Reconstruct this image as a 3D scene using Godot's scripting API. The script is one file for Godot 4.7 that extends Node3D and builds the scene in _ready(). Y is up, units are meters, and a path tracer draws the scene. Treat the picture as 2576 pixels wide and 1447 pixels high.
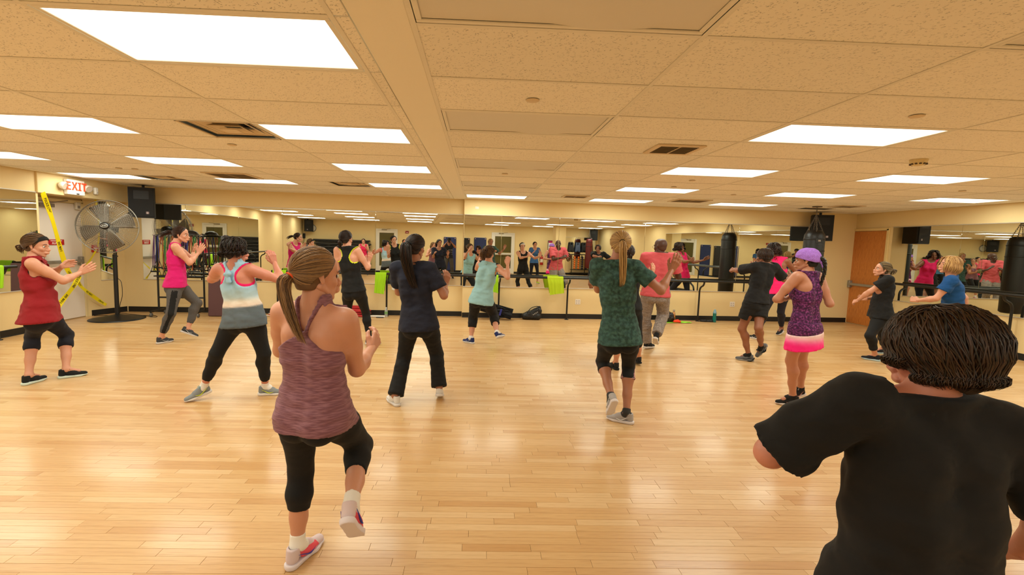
extends Node3D
# A dance studio during a class: mirrored walls, strip maple floor, dropped ceiling with fluorescent troffers.
const H := 2.487
const BLA := -9.76      # back wall, west part: z = BLA + BLB * x
const BLB := -0.065
const BRA := -9.62      # back wall, east part
const BRB := -0.073
const LX := -6.9        # west wall
const RX := 8.6         # east wall
const ZR := 4.4         # rear wall
var mats := {}
var noises := {}
var rng := RandomNumberGenerator.new()

func _ready() -> void:
	rng.seed = 77
	# ---- camera
	var cam := Camera3D.new(); cam.name = "camera"
	cam.projection = Camera3D.PROJECTION_FRUSTUM
	cam.near = 0.05; cam.far = 60.0
	cam.size = 0.05 * 1447.0 / 1147.68
	cam.frustum_offset = Vector2(50.2, -7.65) * 0.05 / 1147.68
	cam.position = Vector3(0, 1.594, 0)
	cam.rotation = Vector3(-0.0911, -0.0314, 0.03)
	add_child(cam); cam.current = true
	# ---- environment: a closed room, so only its lamps light it
	var env := Environment.new()
	env.background_mode = Environment.BG_COLOR
	env.background_color = Color(0.02, 0.02, 0.02)
	env.ambient_light_source = Environment.AMBIENT_SOURCE_DISABLED
	env.tonemap_mode = Environment.TONE_MAPPER_LINEAR
	env.tonemap_exposure = 1.0
	env.sdfgi_enabled = true; env.ssao_enabled = true; env.ssil_enabled = true
	var we := WorldEnvironment.new(); we.name = "environment"; we.environment = env; add_child(we)
	build_ceiling()
	build_floor()
	build_walls()
	build_fittings()
	build_rear()
	build_left_corner()
	build_floor_things()
	build_people()

# ------------------------------------------------------------------ helpers
func mat(col: Color, rough := 0.7, o := {}) -> StandardMaterial3D:
	var key := str(col, rough, o)
	if mats.has(key): return mats[key]
	var m := StandardMaterial3D.new()
	m.albedo_color = col; m.roughness = rough
	m.metallic = o.get("metal", 0.0)
	if o.has("spec"): m.metallic_specular = o.spec
	if o.has("vc"): m.vertex_color_use_as_albedo = true
	if o.has("rim"): m.rim_enabled = true; m.rim = o.rim; m.rim_tint = 0.6
	if o.has("sss"): m.subsurf_scatter_enabled = true; m.subsurf_scatter_strength = o.sss
	if o.has("coat"): m.clearcoat_enabled = true; m.clearcoat = o.coat; m.clearcoat_roughness = o.get("coatr", 0.2)
	if o.has("glow"): m.emission_enabled = true; m.emission = o.get("glowc", col); m.emission_energy_multiplier = o.glow
	if o.has("bump"):
		m.normal_enabled = true; m.normal_texture = noise_tex(o.get("nf", 0.05), true, o.get("nt", 0)); m.normal_scale = o.bump
		tri(m, o.get("sc", 4.0), o.get("st", Vector3.ONE))
	if o.has("ramp"):
		m.albedo_texture = ramp_tex(o.get("nf", 0.05), o.ramp, o.get("nt", 0), o.get("oct", 4))
		tri(m, o.get("sc", 4.0), o.get("st", Vector3.ONE))
	if o.has("twoside"): m.cull_mode = BaseMaterial3D.CULL_DISABLED
	mats[key] = m
	return m

func tri(m: StandardMaterial3D, s: float, st: Vector3) -> void:
	m.uv1_triplanar = true; m.uv1_triplanar_sharpness = 2.0; m.uv1_scale = st * s

func noise_tex(freq: float, as_normal: bool, kind := 0) -> NoiseTexture2D:
	var key := str("n", freq, as_normal, kind)
	if noises.has(key): return noises[key]
	var n := FastNoiseLite.new(); n.frequency = freq; n.seed = 5
	n.noise_type = [FastNoiseLite.TYPE_SIMPLEX_SMOOTH, FastNoiseLite.TYPE_CELLULAR, FastNoiseLite.TYPE_VALUE][kind]
	n.fractal_octaves = 4
	var t := NoiseTexture2D.new(); t.width = 256; t.height = 256; t.seamless = true; t.noise = n; t.as_normal_map = as_normal; t.bump_strength = 4.0
	noises[key] = t
	return t

func ramp_tex(freq: float, ramp: Array, kind := 0, oct := 4) -> NoiseTexture2D:
	var key := str("r", freq, ramp, kind, oct)
	if noises.has(key): return noises[key]
	var n := FastNoiseLite.new(); n.frequency = freq; n.seed = 9
	n.noise_type = [FastNoiseLite.TYPE_SIMPLEX_SMOOTH, FastNoiseLite.TYPE_CELLULAR, FastNoiseLite.TYPE_VALUE][kind]
	n.fractal_octaves = oct
	var g := Gradient.new()
	g.offsets = PackedFloat32Array(); g.colors = PackedColorArray()
	var off := PackedFloat32Array(); var cols := PackedColorArray()
	for i in ramp.size():
		off.append(ramp[i][0]); cols.append(ramp[i][1])
	g.offsets = off; g.colors = cols
	var t := NoiseTexture2D.new(); t.width = 256; t.height = 256; t.seamless = true; t.noise = n; t.color_ramp = g
	noises[key] = t
	return t

func st() -> SurfaceTool:
	var s := SurfaceTool.new(); s.begin(Mesh.PRIMITIVE_TRIANGLES); s.set_smooth_group(-1); s.set_uv(Vector2.ZERO); return s

func put(called: String, mesh: Mesh, m: Material, parent: Node = self, at := Transform3D()) -> MeshInstance3D:
	var o := MeshInstance3D.new(); o.name = called; o.mesh = mesh; o.material_override = m; o.transform = at
	parent.add_child(o, true)
	return o

func fin(s: SurfaceTool) -> ArrayMesh:
	s.generate_normals()
	return s.commit()

func obj(called: String, s: SurfaceTool, m: Material, parent: Node = self, at := Transform3D()) -> MeshInstance3D:
	return put(called, fin(s), m, parent, at)

func tag(o: Node, label: String, category: String, group := "") -> Node:
	o.set_meta("label", label); o.set_meta("category", category)
	if group != "": o.set_meta("group", group)
	return o

func structure(o: Node, label := "") -> Node:
	o.set_meta("kind", "structure")
	if label != "": o.set_meta("label", label); o.set_meta("category", str(o.name).get_slice("_", 0))
	return o

func thing(called: String, label: String, category: String, at := Transform3D(), group := "") -> Node3D:
	var o := Node3D.new(); o.name = called; o.transform = at; add_child(o, true)
	tag(o, label, category, group)
	return o

func T(x: float, y: float, z: float, ry := 0.0) -> Transform3D:
	return Transform3D(Basis(Vector3.UP, ry), Vector3(x, y, z))

func quad(s: SurfaceTool, a: Vector3, b: Vector3, c: Vector3, d: Vector3) -> void:
	# seen from the front a, b, c, d run counter-clockwise
	s.set_uv(Vector2(0, 1)); s.add_vertex(a); s.set_uv(Vector2(1, 0)); s.add_vertex(c); s.set_uv(Vector2(1, 1)); s.add_vertex(b)
	s.set_uv(Vector2(0, 1)); s.add_vertex(a); s.set_uv(Vector2(0, 0)); s.add_vertex(d); s.set_uv(Vector2(1, 0)); s.add_vertex(c)

# a box from its middle and size with chamfered edges
func bx(s: SurfaceTool, mid: Vector3, size: Vector3, ch := 0.0, tf := Transform3D()) -> void:
	var h := size * 0.5
	ch = min(ch, min(h.x, min(h.y, h.z)) * 0.9)
	var i := h - Vector3(ch, ch, ch)
	var P := func(x: float, y: float, z: float) -> Vector3: return tf * (mid + Vector3(x, y, z))
	quad(s, P.call(-i.x, -i.y, h.z), P.call(i.x, -i.y, h.z), P.call(i.x, i.y, h.z), P.call(-i.x, i.y, h.z))
	quad(s, P.call(i.x, -i.y, -h.z), P.call(-i.x, -i.y, -h.z), P.call(-i.x, i.y, -h.z), P.call(i.x, i.y, -h.z))
	quad(s, P.call(h.x, -i.y, i.z), P.call(h.x, -i.y, -i.z), P.call(h.x, i.y, -i.z), P.call(h.x, i.y, i.z))
	quad(s, P.call(-h.x, -i.y, -i.z), P.call(-h.x, -i.y, i.z), P.call(-h.x, i.y, i.z), P.call(-h.x, i.y, -i.z))
	quad(s, P.call(-i.x, h.y, i.z), P.call(i.x, h.y, i.z), P.call(i.x, h.y, -i.z), P.call(-i.x, h.y, -i.z))
	quad(s, P.call(-i.x, -h.y, -i.z), P.call(i.x, -h.y, -i.z), P.call(i.x, -h.y, i.z), P.call(-i.x, -h.y, i.z))
	if ch <= 0.0: return
	for sy in [-1.0, 1.0]:
		for sz in [-1.0, 1.0]:
			var e := [P.call(-i.x, sy * h.y, sz * i.z), P.call(i.x, sy * h.y, sz * i.z), P.call(i.x, sy * i.y, sz * h.z), P.call(-i.x, sy * i.y, sz * h.z)]
			if sy * sz > 0: e.reverse()
			quad(s, e[0], e[1], e[2], e[3])
		for sx in [-1.0, 1.0]:
			var e := [P.call(sx * i.x, sy * h.y, -i.z), P.call(sx * i.x, sy * h.y, i.z), P.call(sx * h.x, sy * i.y, i.z), P.call(sx * h.x, sy * i.y, -i.z)]
			if sx * sy < 0: e.reverse()
			quad(s, e[0], e[1], e[2], e[3])
			for sz in [-1.0, 1.0]:
				var t := [P.call(sx * h.x, sy * i.y, sz * i.z), P.call(sx * i.x, sy * h.y, sz * i.z), P.call(sx * i.x, sy * i.y, sz * h.z)]
				if sx * sy * sz > 0: t.reverse()
				for v in t: s.add_vertex(v)
	for sx in [-1.0, 1.0]:
		for sz in [-1.0, 1.0]:
			var e := [P.call(sx * h.x, -i.y, sz * i.z), P.call(sx * h.x, i.y, sz * i.z), P.call(sx * i.x, i.y, sz * h.z), P.call(sx * i.x, -i.y, sz * h.z)]
			if sx * sz < 0: e.reverse()
			quad(s, e[0], e[1], e[2], e[3])

# a tube through points; radii one per point or one for all
func tube(s: SurfaceTool, pts: Array, rad, sides := 8, caps := true, flat := 1.0, tint = null) -> void:
	var n := pts.size()
	var rings := []
	var up := Vector3.UP
	for i in n:
		var d: Vector3 = (pts[min(i + 1, n - 1)] - pts[max(i - 1, 0)]).normalized()
		if i == 0:
			up = Vector3.UP if absf(d.y) < 0.9 else Vector3.RIGHT
		var x := up.cross(d).normalized()
		var y := d.cross(x).normalized()
		up = y
		var r: float = rad[i] if rad is Array or rad is PackedFloat32Array else rad
		var ring := PackedVector3Array()
		for k in sides:
			var a := TAU * k / sides
			ring.append(pts[i] + x * cos(a) * r + y * sin(a) * r * flat)
		rings.append(ring)
	if tint != null: s.set_color(tint)
	s.set_smooth_group(0)
	for i in n - 1:
		for k in sides:
			var l := (k + 1) % sides
			quad(s, rings[i][k], rings[i][l], rings[i + 1][l], rings[i + 1][k])
	s.set_smooth_group(-1)
	if caps:
		for k in range(1, sides - 1):
			s.add_vertex(rings[0][0]); s.add_vertex(rings[0][k]); s.add_vertex(rings[0][k + 1])
			s.add_vertex(rings[n - 1][0]); s.add_vertex(rings[n - 1][k + 1]); s.add_vertex(rings[n - 1][k])

# a lathe: profile of (radius, height) from the bottom up
func lathe(s: SurfaceTool, prof: Array, sides := 24, tf := Transform3D()) -> void:
	s.set_smooth_group(0)
	for i in prof.size() - 1:
		var a: Vector2 = prof[i]; var b: Vector2 = prof[i + 1]
		for k in sides:
			var c0 := TAU * k / sides; var c1 := TAU * (k + 1) / sides
			var p0 := tf * Vector3(cos(c0) * a.x, a.y, -sin(c0) * a.x); var p1 := tf * Vector3(cos(c1) * a.x, a.y, -sin(c1) * a.x)
			var q0 := tf * Vector3(cos(c0) * b.x, b.y, -sin(c0) * b.x); var q1 := tf * Vector3(cos(c1) * b.x, b.y, -sin(c1) * b.x)
			if a.x > 0.0001: s.add_vertex(p0); s.add_vertex(q1); s.add_vertex(p1)
			if b.x > 0.0001: s.add_vertex(p0); s.add_vertex(q0); s.add_vertex(q1)
	s.set_smooth_group(-1)

func curve(ctrl: Array, n: int) -> Array:
	# Catmull-Rom through the control points
	var out := []
	var m := ctrl.size() - 1
	for i in n + 1:
		var u := float(i) / n * m
		var k: int = min(int(u), m - 1)
		var t := u - k
		var p0: Vector3 = ctrl[max(k - 1, 0)]; var p1: Vector3 = ctrl[k]; var p2: Vector3 = ctrl[k + 1]; var p3: Vector3 = ctrl[min(k + 2, m)]
		out.append(p1.cubic_interpolate(p2, p0, p3, t))
	return out

func text(called: String, words: String, size: float, depth: float, m: Material, parent: Node, at: Transform3D, font := "Droid Sans") -> MeshInstance3D:
	var t := TextMesh.new(); t.text = words; t.depth = depth; t.font_size = 32; t.pixel_size = size / 32.0
	var f := SystemFont.new(); f.font_names = PackedStringArray([font]); f.font_weight = 700
	t.font = f
	return put(called, t, m, parent, at)

# frames of the walls: x runs along the wall, z looks into the room
func back_w(x: float, y: float, off := 0.0) -> Transform3D:
	var b := Basis(Vector3.UP, atan(-BLB))
	return Transform3D(b, Vector3(x, y, BLA + BLB * x) + b.z * off)
func back_e(x: float, y: float, off := 0.0) -> Transform3D:
	var b := Basis(Vector3.UP, atan(-BRB))
	return Transform3D(b, Vector3(x, y, BRA + BRB * x) + b.z * off)
func west(z: float, y: float, off := 0.0) -> Transform3D:
	return Transform3D(Basis(Vector3.UP, PI / 2), Vector3(LX + off, y, z))
func east(z: float, y: float, off := 0.0) -> Transform3D:
	return Transform3D(Basis(Vector3.UP, -PI / 2), Vector3(RX - off, y, z))
func rear(x: float, y: float, off := 0.0) -> Transform3D:
	return Transform3D(Basis(Vector3.UP, PI), Vector3(x, y, ZR - off))

# ------------------------------------------------------------------ ceiling
const TX := 1.2192
const TZ := 0.6096
const XL := -0.6218     # first main tee west of the beam
const ZL := -1.953
const XR := -0.2955     # first main tee east of the beam
const ZRW := -1.377

func zone_row_z(zone: int, r: int) -> float: return (ZL if zone == 0 else ZRW) - r * TZ
func zone_col_x(zone: int, c: int) -> float: return (XL if zone == 0 else XR) + c * TX

func fissure_image() -> Image:
	var im := Image.create(512, 256, false, Image.FORMAT_RGB8)
	im.fill(Color(1, 1, 1))
	var r := RandomNumberGenerator.new(); r.seed = 4
	for i in 2300:
		var x := r.randf() * 512.0; var y := r.randf() * 256.0
		var a := r.randfn(0.9, 0.5); var n := r.randi_range(1, 5)
		var dk := r.randf_range(0.70, 0.92)
		for k in n:
			im.set_pixel(posmod(int(x), 512), posmod(int(y), 256), Color(dk, dk, dk))
			if r.randf() < 0.3: im.set_pixel(posmod(int(x) + 1, 512), posmod(int(y), 256), Color(dk, dk, dk))
			x += cos(a); y += sin(a); a += r.randfn(0, 0.3)
	return im

func tile_material(tone: Color) -> StandardMaterial3D:
	var m := StandardMaterial3D.new()
	m.albedo_color = tone; m.roughness = 0.95; m.metallic_specular = 0.2
	if not noises.has("fiss"):
		var im := fissure_image()
		noises["fiss"] = ImageTexture.create_from_image(im)
		var bm := im.duplicate(); bm.bump_map_to_normal_map(3.0)
		noises["fissn"] = ImageTexture.create_from_image(bm)
	m.albedo_texture = noises["fiss"]
	m.normal_enabled = true; m.normal_texture = noises["fissn"]; m.normal_scale = 0.7
	return m

func tile_mesh(w: float, d: float, flip: bool) -> ArrayMesh:
	var key := str("tile", w, d, flip)
	if mats.has(key): return mats[key]
	var s := st()
	bx(s, Vector3(0, 0.009, 0), Vector3(w, 0.016, d), 0.002)
	# the face that is seen, with its own texture coordinates
	var u := w / TX; var v := d / TZ
	var y := 0.0008
	var P := [Vector3(-w / 2 + 0.002, y, -d / 2 + 0.002), Vector3(w / 2 - 0.002, y, -d / 2 + 0.002), Vector3(w / 2 - 0.002, y, d / 2 - 0.002), Vector3(-w / 2 + 0.002, y, d / 2 - 0.002)]
	var U := [Vector2(0, 0), Vector2(u, 0), Vector2(u, v), Vector2(0, v)]
	if flip: U = [Vector2(u, v), Vector2(0, v), Vector2(0, 0), Vector2(u, 0)]
	for k in [0, 2, 1, 0, 3, 2]:
		s.set_uv(U[k]); s.add_vertex(P[k])
	mats[key] = fin(s)
	return mats[key]

const LIT := {
	"0_-1_0": 1, "0_-1_3": 1, "0_-1_6": 1, "0_-1_9": 1, "0_-3_0": 1, "0_-3_3": 1, "0_-3_6": 1, "0_-3_9": 1, "0_-5_3": 1, "0_-5_6": 1, "0_-5_9": 1,
	"1_2_3": 1, "1_2_6": 1, "1_2_9": 1, "1_2_12": 1, "1_4_3": 1, "1_4_6": 1, "1_4_9": 1, "1_4_12": 1, "1_6_6": 1, "1_6_9": 1, "1_0_12": 1,
	"1_0_0": 0, "1_0_3": 0, "1_0_6": 0, "1_0_9": 0, "1_2_0": 0, "1_4_0": 0, "1_6_3": 1,
	"0_-1_-4": 1, "0_-3_-4": 1, "0_-5_-4": 1, "0_-1_-8": 1, "0_-3_-8": 1, "0_-5_-8": 1, "1_0_-4": 0, "1_2_-4": 1, "1_4_-4": 1, "1_6_-4": 1, "1_0_-8": 1, "1_2_-8": 1, "1_4_-8": 1, "1_6_-8": 1,
	"0_-5_0": 1, "1_6_0": 1}
const HALF := {"0_-2_3": -1, "0_-2_9": -1, "0_-4_9": 1}   # bays shared with a square diffuser

func build_ceiling() -> void:
	var s := st()
	bx(s, Vector3(0.85, H + 0.16, -2.7), Vector3(15.9, 0.12, 15.2))
	var ceil := structure(obj("ceiling", s, mat(Color(0.8, 0.78, 0.72), 0.9)), "tan suspended tile ceiling of the studio with fluorescent fittings") as MeshInstance3D
	var tones := [tile_material(Color(0.955, 0.925, 0.87)), tile_material(Color(0.94, 0.91, 0.855)), tile_material(Color(0.965, 0.935, 0.88))]
	var teem := mat(Color(0.91, 0.88, 0.82), 0.6)
	var teeL := st()
	for zone in 2:
		var c0 := -6 if zone == 0 else 0
		var c1 := -1 if zone == 0 else 7
		for c in range(c0, c1 + 1):
			var x0: float = max(zone_col_x(zone, c), LX); var x1: float = min(zone_col_x(zone, c + 1), RX)
			if x1 - x0 < 0.05: continue
			var xm := (x0 + x1) / 2
			var zend := (BLA + BLB * xm if zone == 0 else BRA + BRB * xm) - 0.06
			for r in range(-11, 16):
				var z0: float = min(zone_row_z(zone, r), ZR); var z1: float = max(zone_row_z(zone, r + 1), zend)
				if z0 - z1 < 0.03: continue
				var key := "%d_%d_%d" % [zone, c, r]
				if HALF.has(key):
					put("ceiling_tile", tile_mesh(snappedf(TX / 2 - 0.012, 0.01), snappedf(z0 - z1 - 0.012, 0.01), false), tones[1], ceil, T(xm + HALF[key] * TX / 4, H, (z0 + z1) / 2))
				elif not LIT.has(key):
					put("ceiling_tile", tile_mesh(snappedf(x1 - x0 - 0.012, 0.01), snappedf(z0 - z1 - 0.012, 0.01), (r + c) % 2 == 0), tones[posmod(r * 7 + c * 5, 3)], ceil, T(xm, H, (z0 + z1) / 2))
				if r % 1 == 0 and z1 > zend + 0.05 and z1 < ZR - 0.1:
					if z1 < -1.3:
						var key2 := str("ct", snappedf(x1 - x0, 0.01))
						if not mats.has(key2):
							var sc := st(); bx(sc, Vector3(0, 0.0, 0), Vector3(x1 - x0 - 0.024, 0.003, 0.024), 0.001); mats[key2] = fin(sc)
						put("cross_tee", mats[key2], teem, ceil, T(xm, H - 0.0015, z1))
					else:
						bx(teeL, Vector3(xm, H - 0.0015, z1), Vector3(x1 - x0 - 0.024, 0.003, 0.024))
		var cols := range(-6, 1) if zone == 0 else range(0, 9)
		for c in cols:
			var x := zone_col_x(zone, c)
			if x < LX or x > RX: continue
			var ze := (BLA + BLB * x if zone == 0 else BRA + BRB * x)
			var sm := st(); bx(sm, Vector3(x, H - 0.0015, (ZR + ze) / 2), Vector3(0.024, 0.003, ZR - ze), 0.001)
			obj("main_tee", sm, teem, ceil)
	var back := obj("rear_cross_tees", teeL, teem, ceil); back.set_meta("kind", "stuff")
	# the narrow border tiles west of the beam
	for r in range(-10, 13):
		var z0: float = zone_row_z(0, r); var z1: float = max(zone_row_z(0, r + 1), BLA)
		put("border_tile", tile_mesh(0.07, snappedf(z0 - z1 - 0.012, 0.01), false), tones[posmod(r, 3)], ceil, T(-0.585, H, (z0 + z1) / 2))
	# the flat beam between the two ceiling grids
	var b := st()
	bx(b, Vector3(-0.425, H - 0.004 + 0.05, (ZR - 9.72) / 2), Vector3(0.235, 0.1, ZR + 9.72), 0.003)
	structure(obj("trim_1", b, mat(Color(0.945, 0.915, 0.85), 0.8, {"bump": 0.15, "nf": 0.02, "sc": 2.0})), "smooth painted beam running between the two ceiling grids")
	# fluorescent fittings
	var frame := st(); var w := TX - 0.03; var d := TZ - 0.03
	for q in [[0, d / 2 - 0.012, w, 0.024], [0, -d / 2 + 0.012, w, 0.024]]: bx(frame, Vector3(q[0], 0.002, q[1]), Vector3(q[2], 0.008, q[3]), 0.002)
	for q in [[w / 2 - 0.012, 0, 0.024, d - 0.05], [-w / 2 + 0.012, 0, 0.024, d - 0.05]]: bx(frame, Vector3(q[0], 0.002, q[1]), Vector3(q[2], 0.008, q[3]), 0.002)
	var fmesh := fin(frame)
	var lens := st(); bx(lens, Vector3(0, 0.006, 0), Vector3(w - 0.048, 0.004, d - 0.048))
	var lmesh := fin(lens)
	var sag := st()
	for i in 24:
		for j in 8:
			var P := func(a: int, e: int) -> Vector3:
				var u := a / 24.0; var v := e / 8.0
				return Vector3((u - 0.5) * (w - 0.048), 0.006 - 0.014 * pow(v, 3.0) * maxf(0.0, sin(u * 9.0 - 4.2)) * smoothstep(0.3, 0.6, u) * smoothstep(0.98, 0.8, u), -(v - 0.5) * (d - 0.05))
			sag.set_smooth_group(0)
			quad(sag, P.call(i, j), P.call(i, j + 1), P.call(i + 1, j + 1), P.call(i + 1, j))
	var smesh := fin(sag)
	var on := mat(Color(1, 0.97, 0.93), 0.5, {"glow": 2.6, "glowc": Color(0.96, 0.98, 0.925)})
	var off := mat(Color(0.88, 0.85, 0.80), 0.45, {"bump": 0.25, "nf": 0.2, "sc": 30.0})
	for key in LIT:
		var k: PackedStringArray = key.split("_")
		var zone := int(k[0]); var c := int(k[1]); var r := int(k[2])
		var lit: bool = LIT[key] == 1
		var at := T(zone_col_x(zone, c) + TX / 2, H, zone_row_z(zone, r) - TZ / 2)
		var o := thing("ceiling_light", "", "ceiling light", at, "lit ceiling lights" if lit else "unlit ceiling lights")
		o.set_meta("label", light_label(zone, c, r, lit))
		put("frame", fmesh, teem, o)
		put("lens", lmesh if lit else smesh, on if lit else off, o)
		if lit:
			var l := AreaLight3D.new(); l.name = "tubes"; l.area_size = Vector2(w - 0.06, d - 0.06)
			l.light_color = Color(0.96, 0.98, 0.925); l.light_energy = 1.72; l.light_size = 0.5
			l.shadow_enabled = true
			l.position = Vector3(0, -0.004, 0); l.rotation = Vector3(-PI / 2, 0, 0)
			o.add_child(l)

func light_label(zone: int, c: int, r: int, lit: bool) -> String:
	var row := {0: "nearest", 3: "second", 6: "third", 9: "fourth", 12: "fifth"}
	var which := ""
	if r < 0: which = "behind the viewpoint, %s column %s of the beam, %s row" % [["first", "second", "third", "fourth"][absi(c) / 2], "left" if zone == 0 else "right", "nearer" if r == -4 else "farther"]
	elif zone == 0: which = "%s row, %s column left of the beam" % [row[r], {-1: "first", -3: "second", -5: "third"}[c]]
	else: which = "%s row, %s right of the beam" % [row[r], {0: "directly", 2: "second column", 4: "third column", 6: "fourth column"}[c]]
	return ("lit white fluorescent panel, " if lit else "dark unlit fluorescent panel, ") + which

# ------------------------------------------------------------------ floor
func build_floor() -> void:
	var s := st()
	bx(s, Vector3(0.85, -0.065, -2.7), Vector3(15.9, 0.1, 15.2))
	var fl := structure(obj("floor", s, mat(Color(0.45, 0.32, 0.2), 0.8)), "glossy pale maple strip floor of the studio") as MeshInstance3D
	var r := RandomNumberGenerator.new(); r.seed = 31
	var W := 0.0572
	var base := [Color(0.815, 0.655, 0.445), Color(0.80, 0.63, 0.415), Color(0.835, 0.685, 0.485), Color(0.775, 0.595, 0.375), Color(0.825, 0.67, 0.465), Color(0.845, 0.705, 0.515), Color(0.805, 0.64, 0.43)]
	var grain := {"ramp": [[0.0, Color(0.90, 0.86, 0.80)], [0.45, Color(1, 1, 1)], [1.0, Color(0.95, 0.92, 0.88)]], "nf": 0.02, "sc": 1.0, "st": Vector3(0.5, 1, 9), "coat": 0.35, "coatr": 0.16, "spec": 0.5}
	var ms := []
	for b in base:
		var m := mat(b, 0.42, grain)
		ms.append(m)
	var gv: Dictionary = grain.duplicate(); gv["vc"] = true
	var mv := mat(Color(1, 1, 1), 0.42, gv)
	var rest := st(); rest.set_color(Color.WHITE)
	var meshes := {}
	var count := 0
	var z := 4.35
	while z > -10.5:
		var zm := z - W / 2
		var x := -7.5 + r.randf_range(-0.6, 0.0)
		while x < RX:
			var ln := snappedf(clampf(r.randfn(0.52, 0.2), 0.18, 1.0), 0.04)
			var pick: int = [0, 0, 1, 2, 2, 3, 4, 4, 5, 6, 6, 6][r.randi_range(0, 11)]
			var dy := r.randf_range(-0.0003, 0.0003)
			var xa := x + 0.0006; var xb := x + ln - 0.0006
			var half := -zm * 1.06
			var near: bool = zm < -1.98 and zm > -3.85 and xb > -half - 0.15 and xa < half + 0.15 and count < 300
			if near:
				count += 1
				var key := int(round(ln * 100))
				if not meshes.has(key):
					var sp := st(); bx(sp, Vector3(0, -0.0075, 0), Vector3(ln - 0.0012, 0.015, W - 0.0009), 0.0008); meshes[key] = fin(sp)
				put("plank", meshes[key], ms[pick], fl, T(x + ln / 2, dy, zm))
			else:
				var col: Color = base[pick].srgb_to_linear()
				rest.set_color(col)
				var za := zm + W / 2 - 0.0004; var zb := zm - W / 2 + 0.0004
				rest.set_smooth_group(-1)
				quad(rest, Vector3(xa, dy, za), Vector3(xb, dy, za), Vector3(xb, dy, zb), Vector3(xa, dy, zb))
				quad(rest, Vector3(xa, -0.01, za + 0.0006), Vector3(xb, -0.01, za + 0.0006), Vector3(xb, dy, za), Vector3(xa, dy, za))
				quad(rest, Vector3(xb, -0.01, za), Vector3(xb + 0.0006, -0.01, zb), Vector3(xb, dy, zb), Vector3(xb, dy, za))
			x += ln
		z -= W
	var o := obj("planks", rest, mv, fl); o.set_meta("kind", "stuff")

# ------------------------------------------------------------------ walls, mirrors, trim
func wallbox(called: String, tf: Transform3D, x0: float, x1: float, y0: float, y1: float, m: Material, label: String, th := 0.14) -> MeshInstance3D:
	var s := st()
	bx(s, Vector3((x0 + x1) / 2, (y0 + y1) / 2, -th / 2), Vector3(x1 - x0, y1 - y0, th))
	return structure(obj(called, s, m, self, tf), label) as MeshInstance3D

func mirror(tf: Transform3D, w: float, h: float, label: String, group: String) -> void:
	var o := thing("wall_mirror", label, "mirror", tf, group)
	var s := st(); bx(s, Vector3(0, 0, 0.004), Vector3(w - 0.004, h, 0.007), 0.0018)
	obj("glass", s, mat(Color(0.90, 0.91, 0.88), 0.0, {"metal": 1.0}), o)
	var c := st(); bx(c, Vector3(0, -h / 2 + 0.004, 0.008), Vector3(w, 0.014, 0.016), 0.002)
	bx(c, Vector3(0, h / 2 - 0.004, 0.008), Vector3(w, 0.014, 0.016), 0.002)
	obj("rail", c, mat(Color(0.82, 0.80, 0.76), 0.35, {"metal": 0.6}), o)

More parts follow.
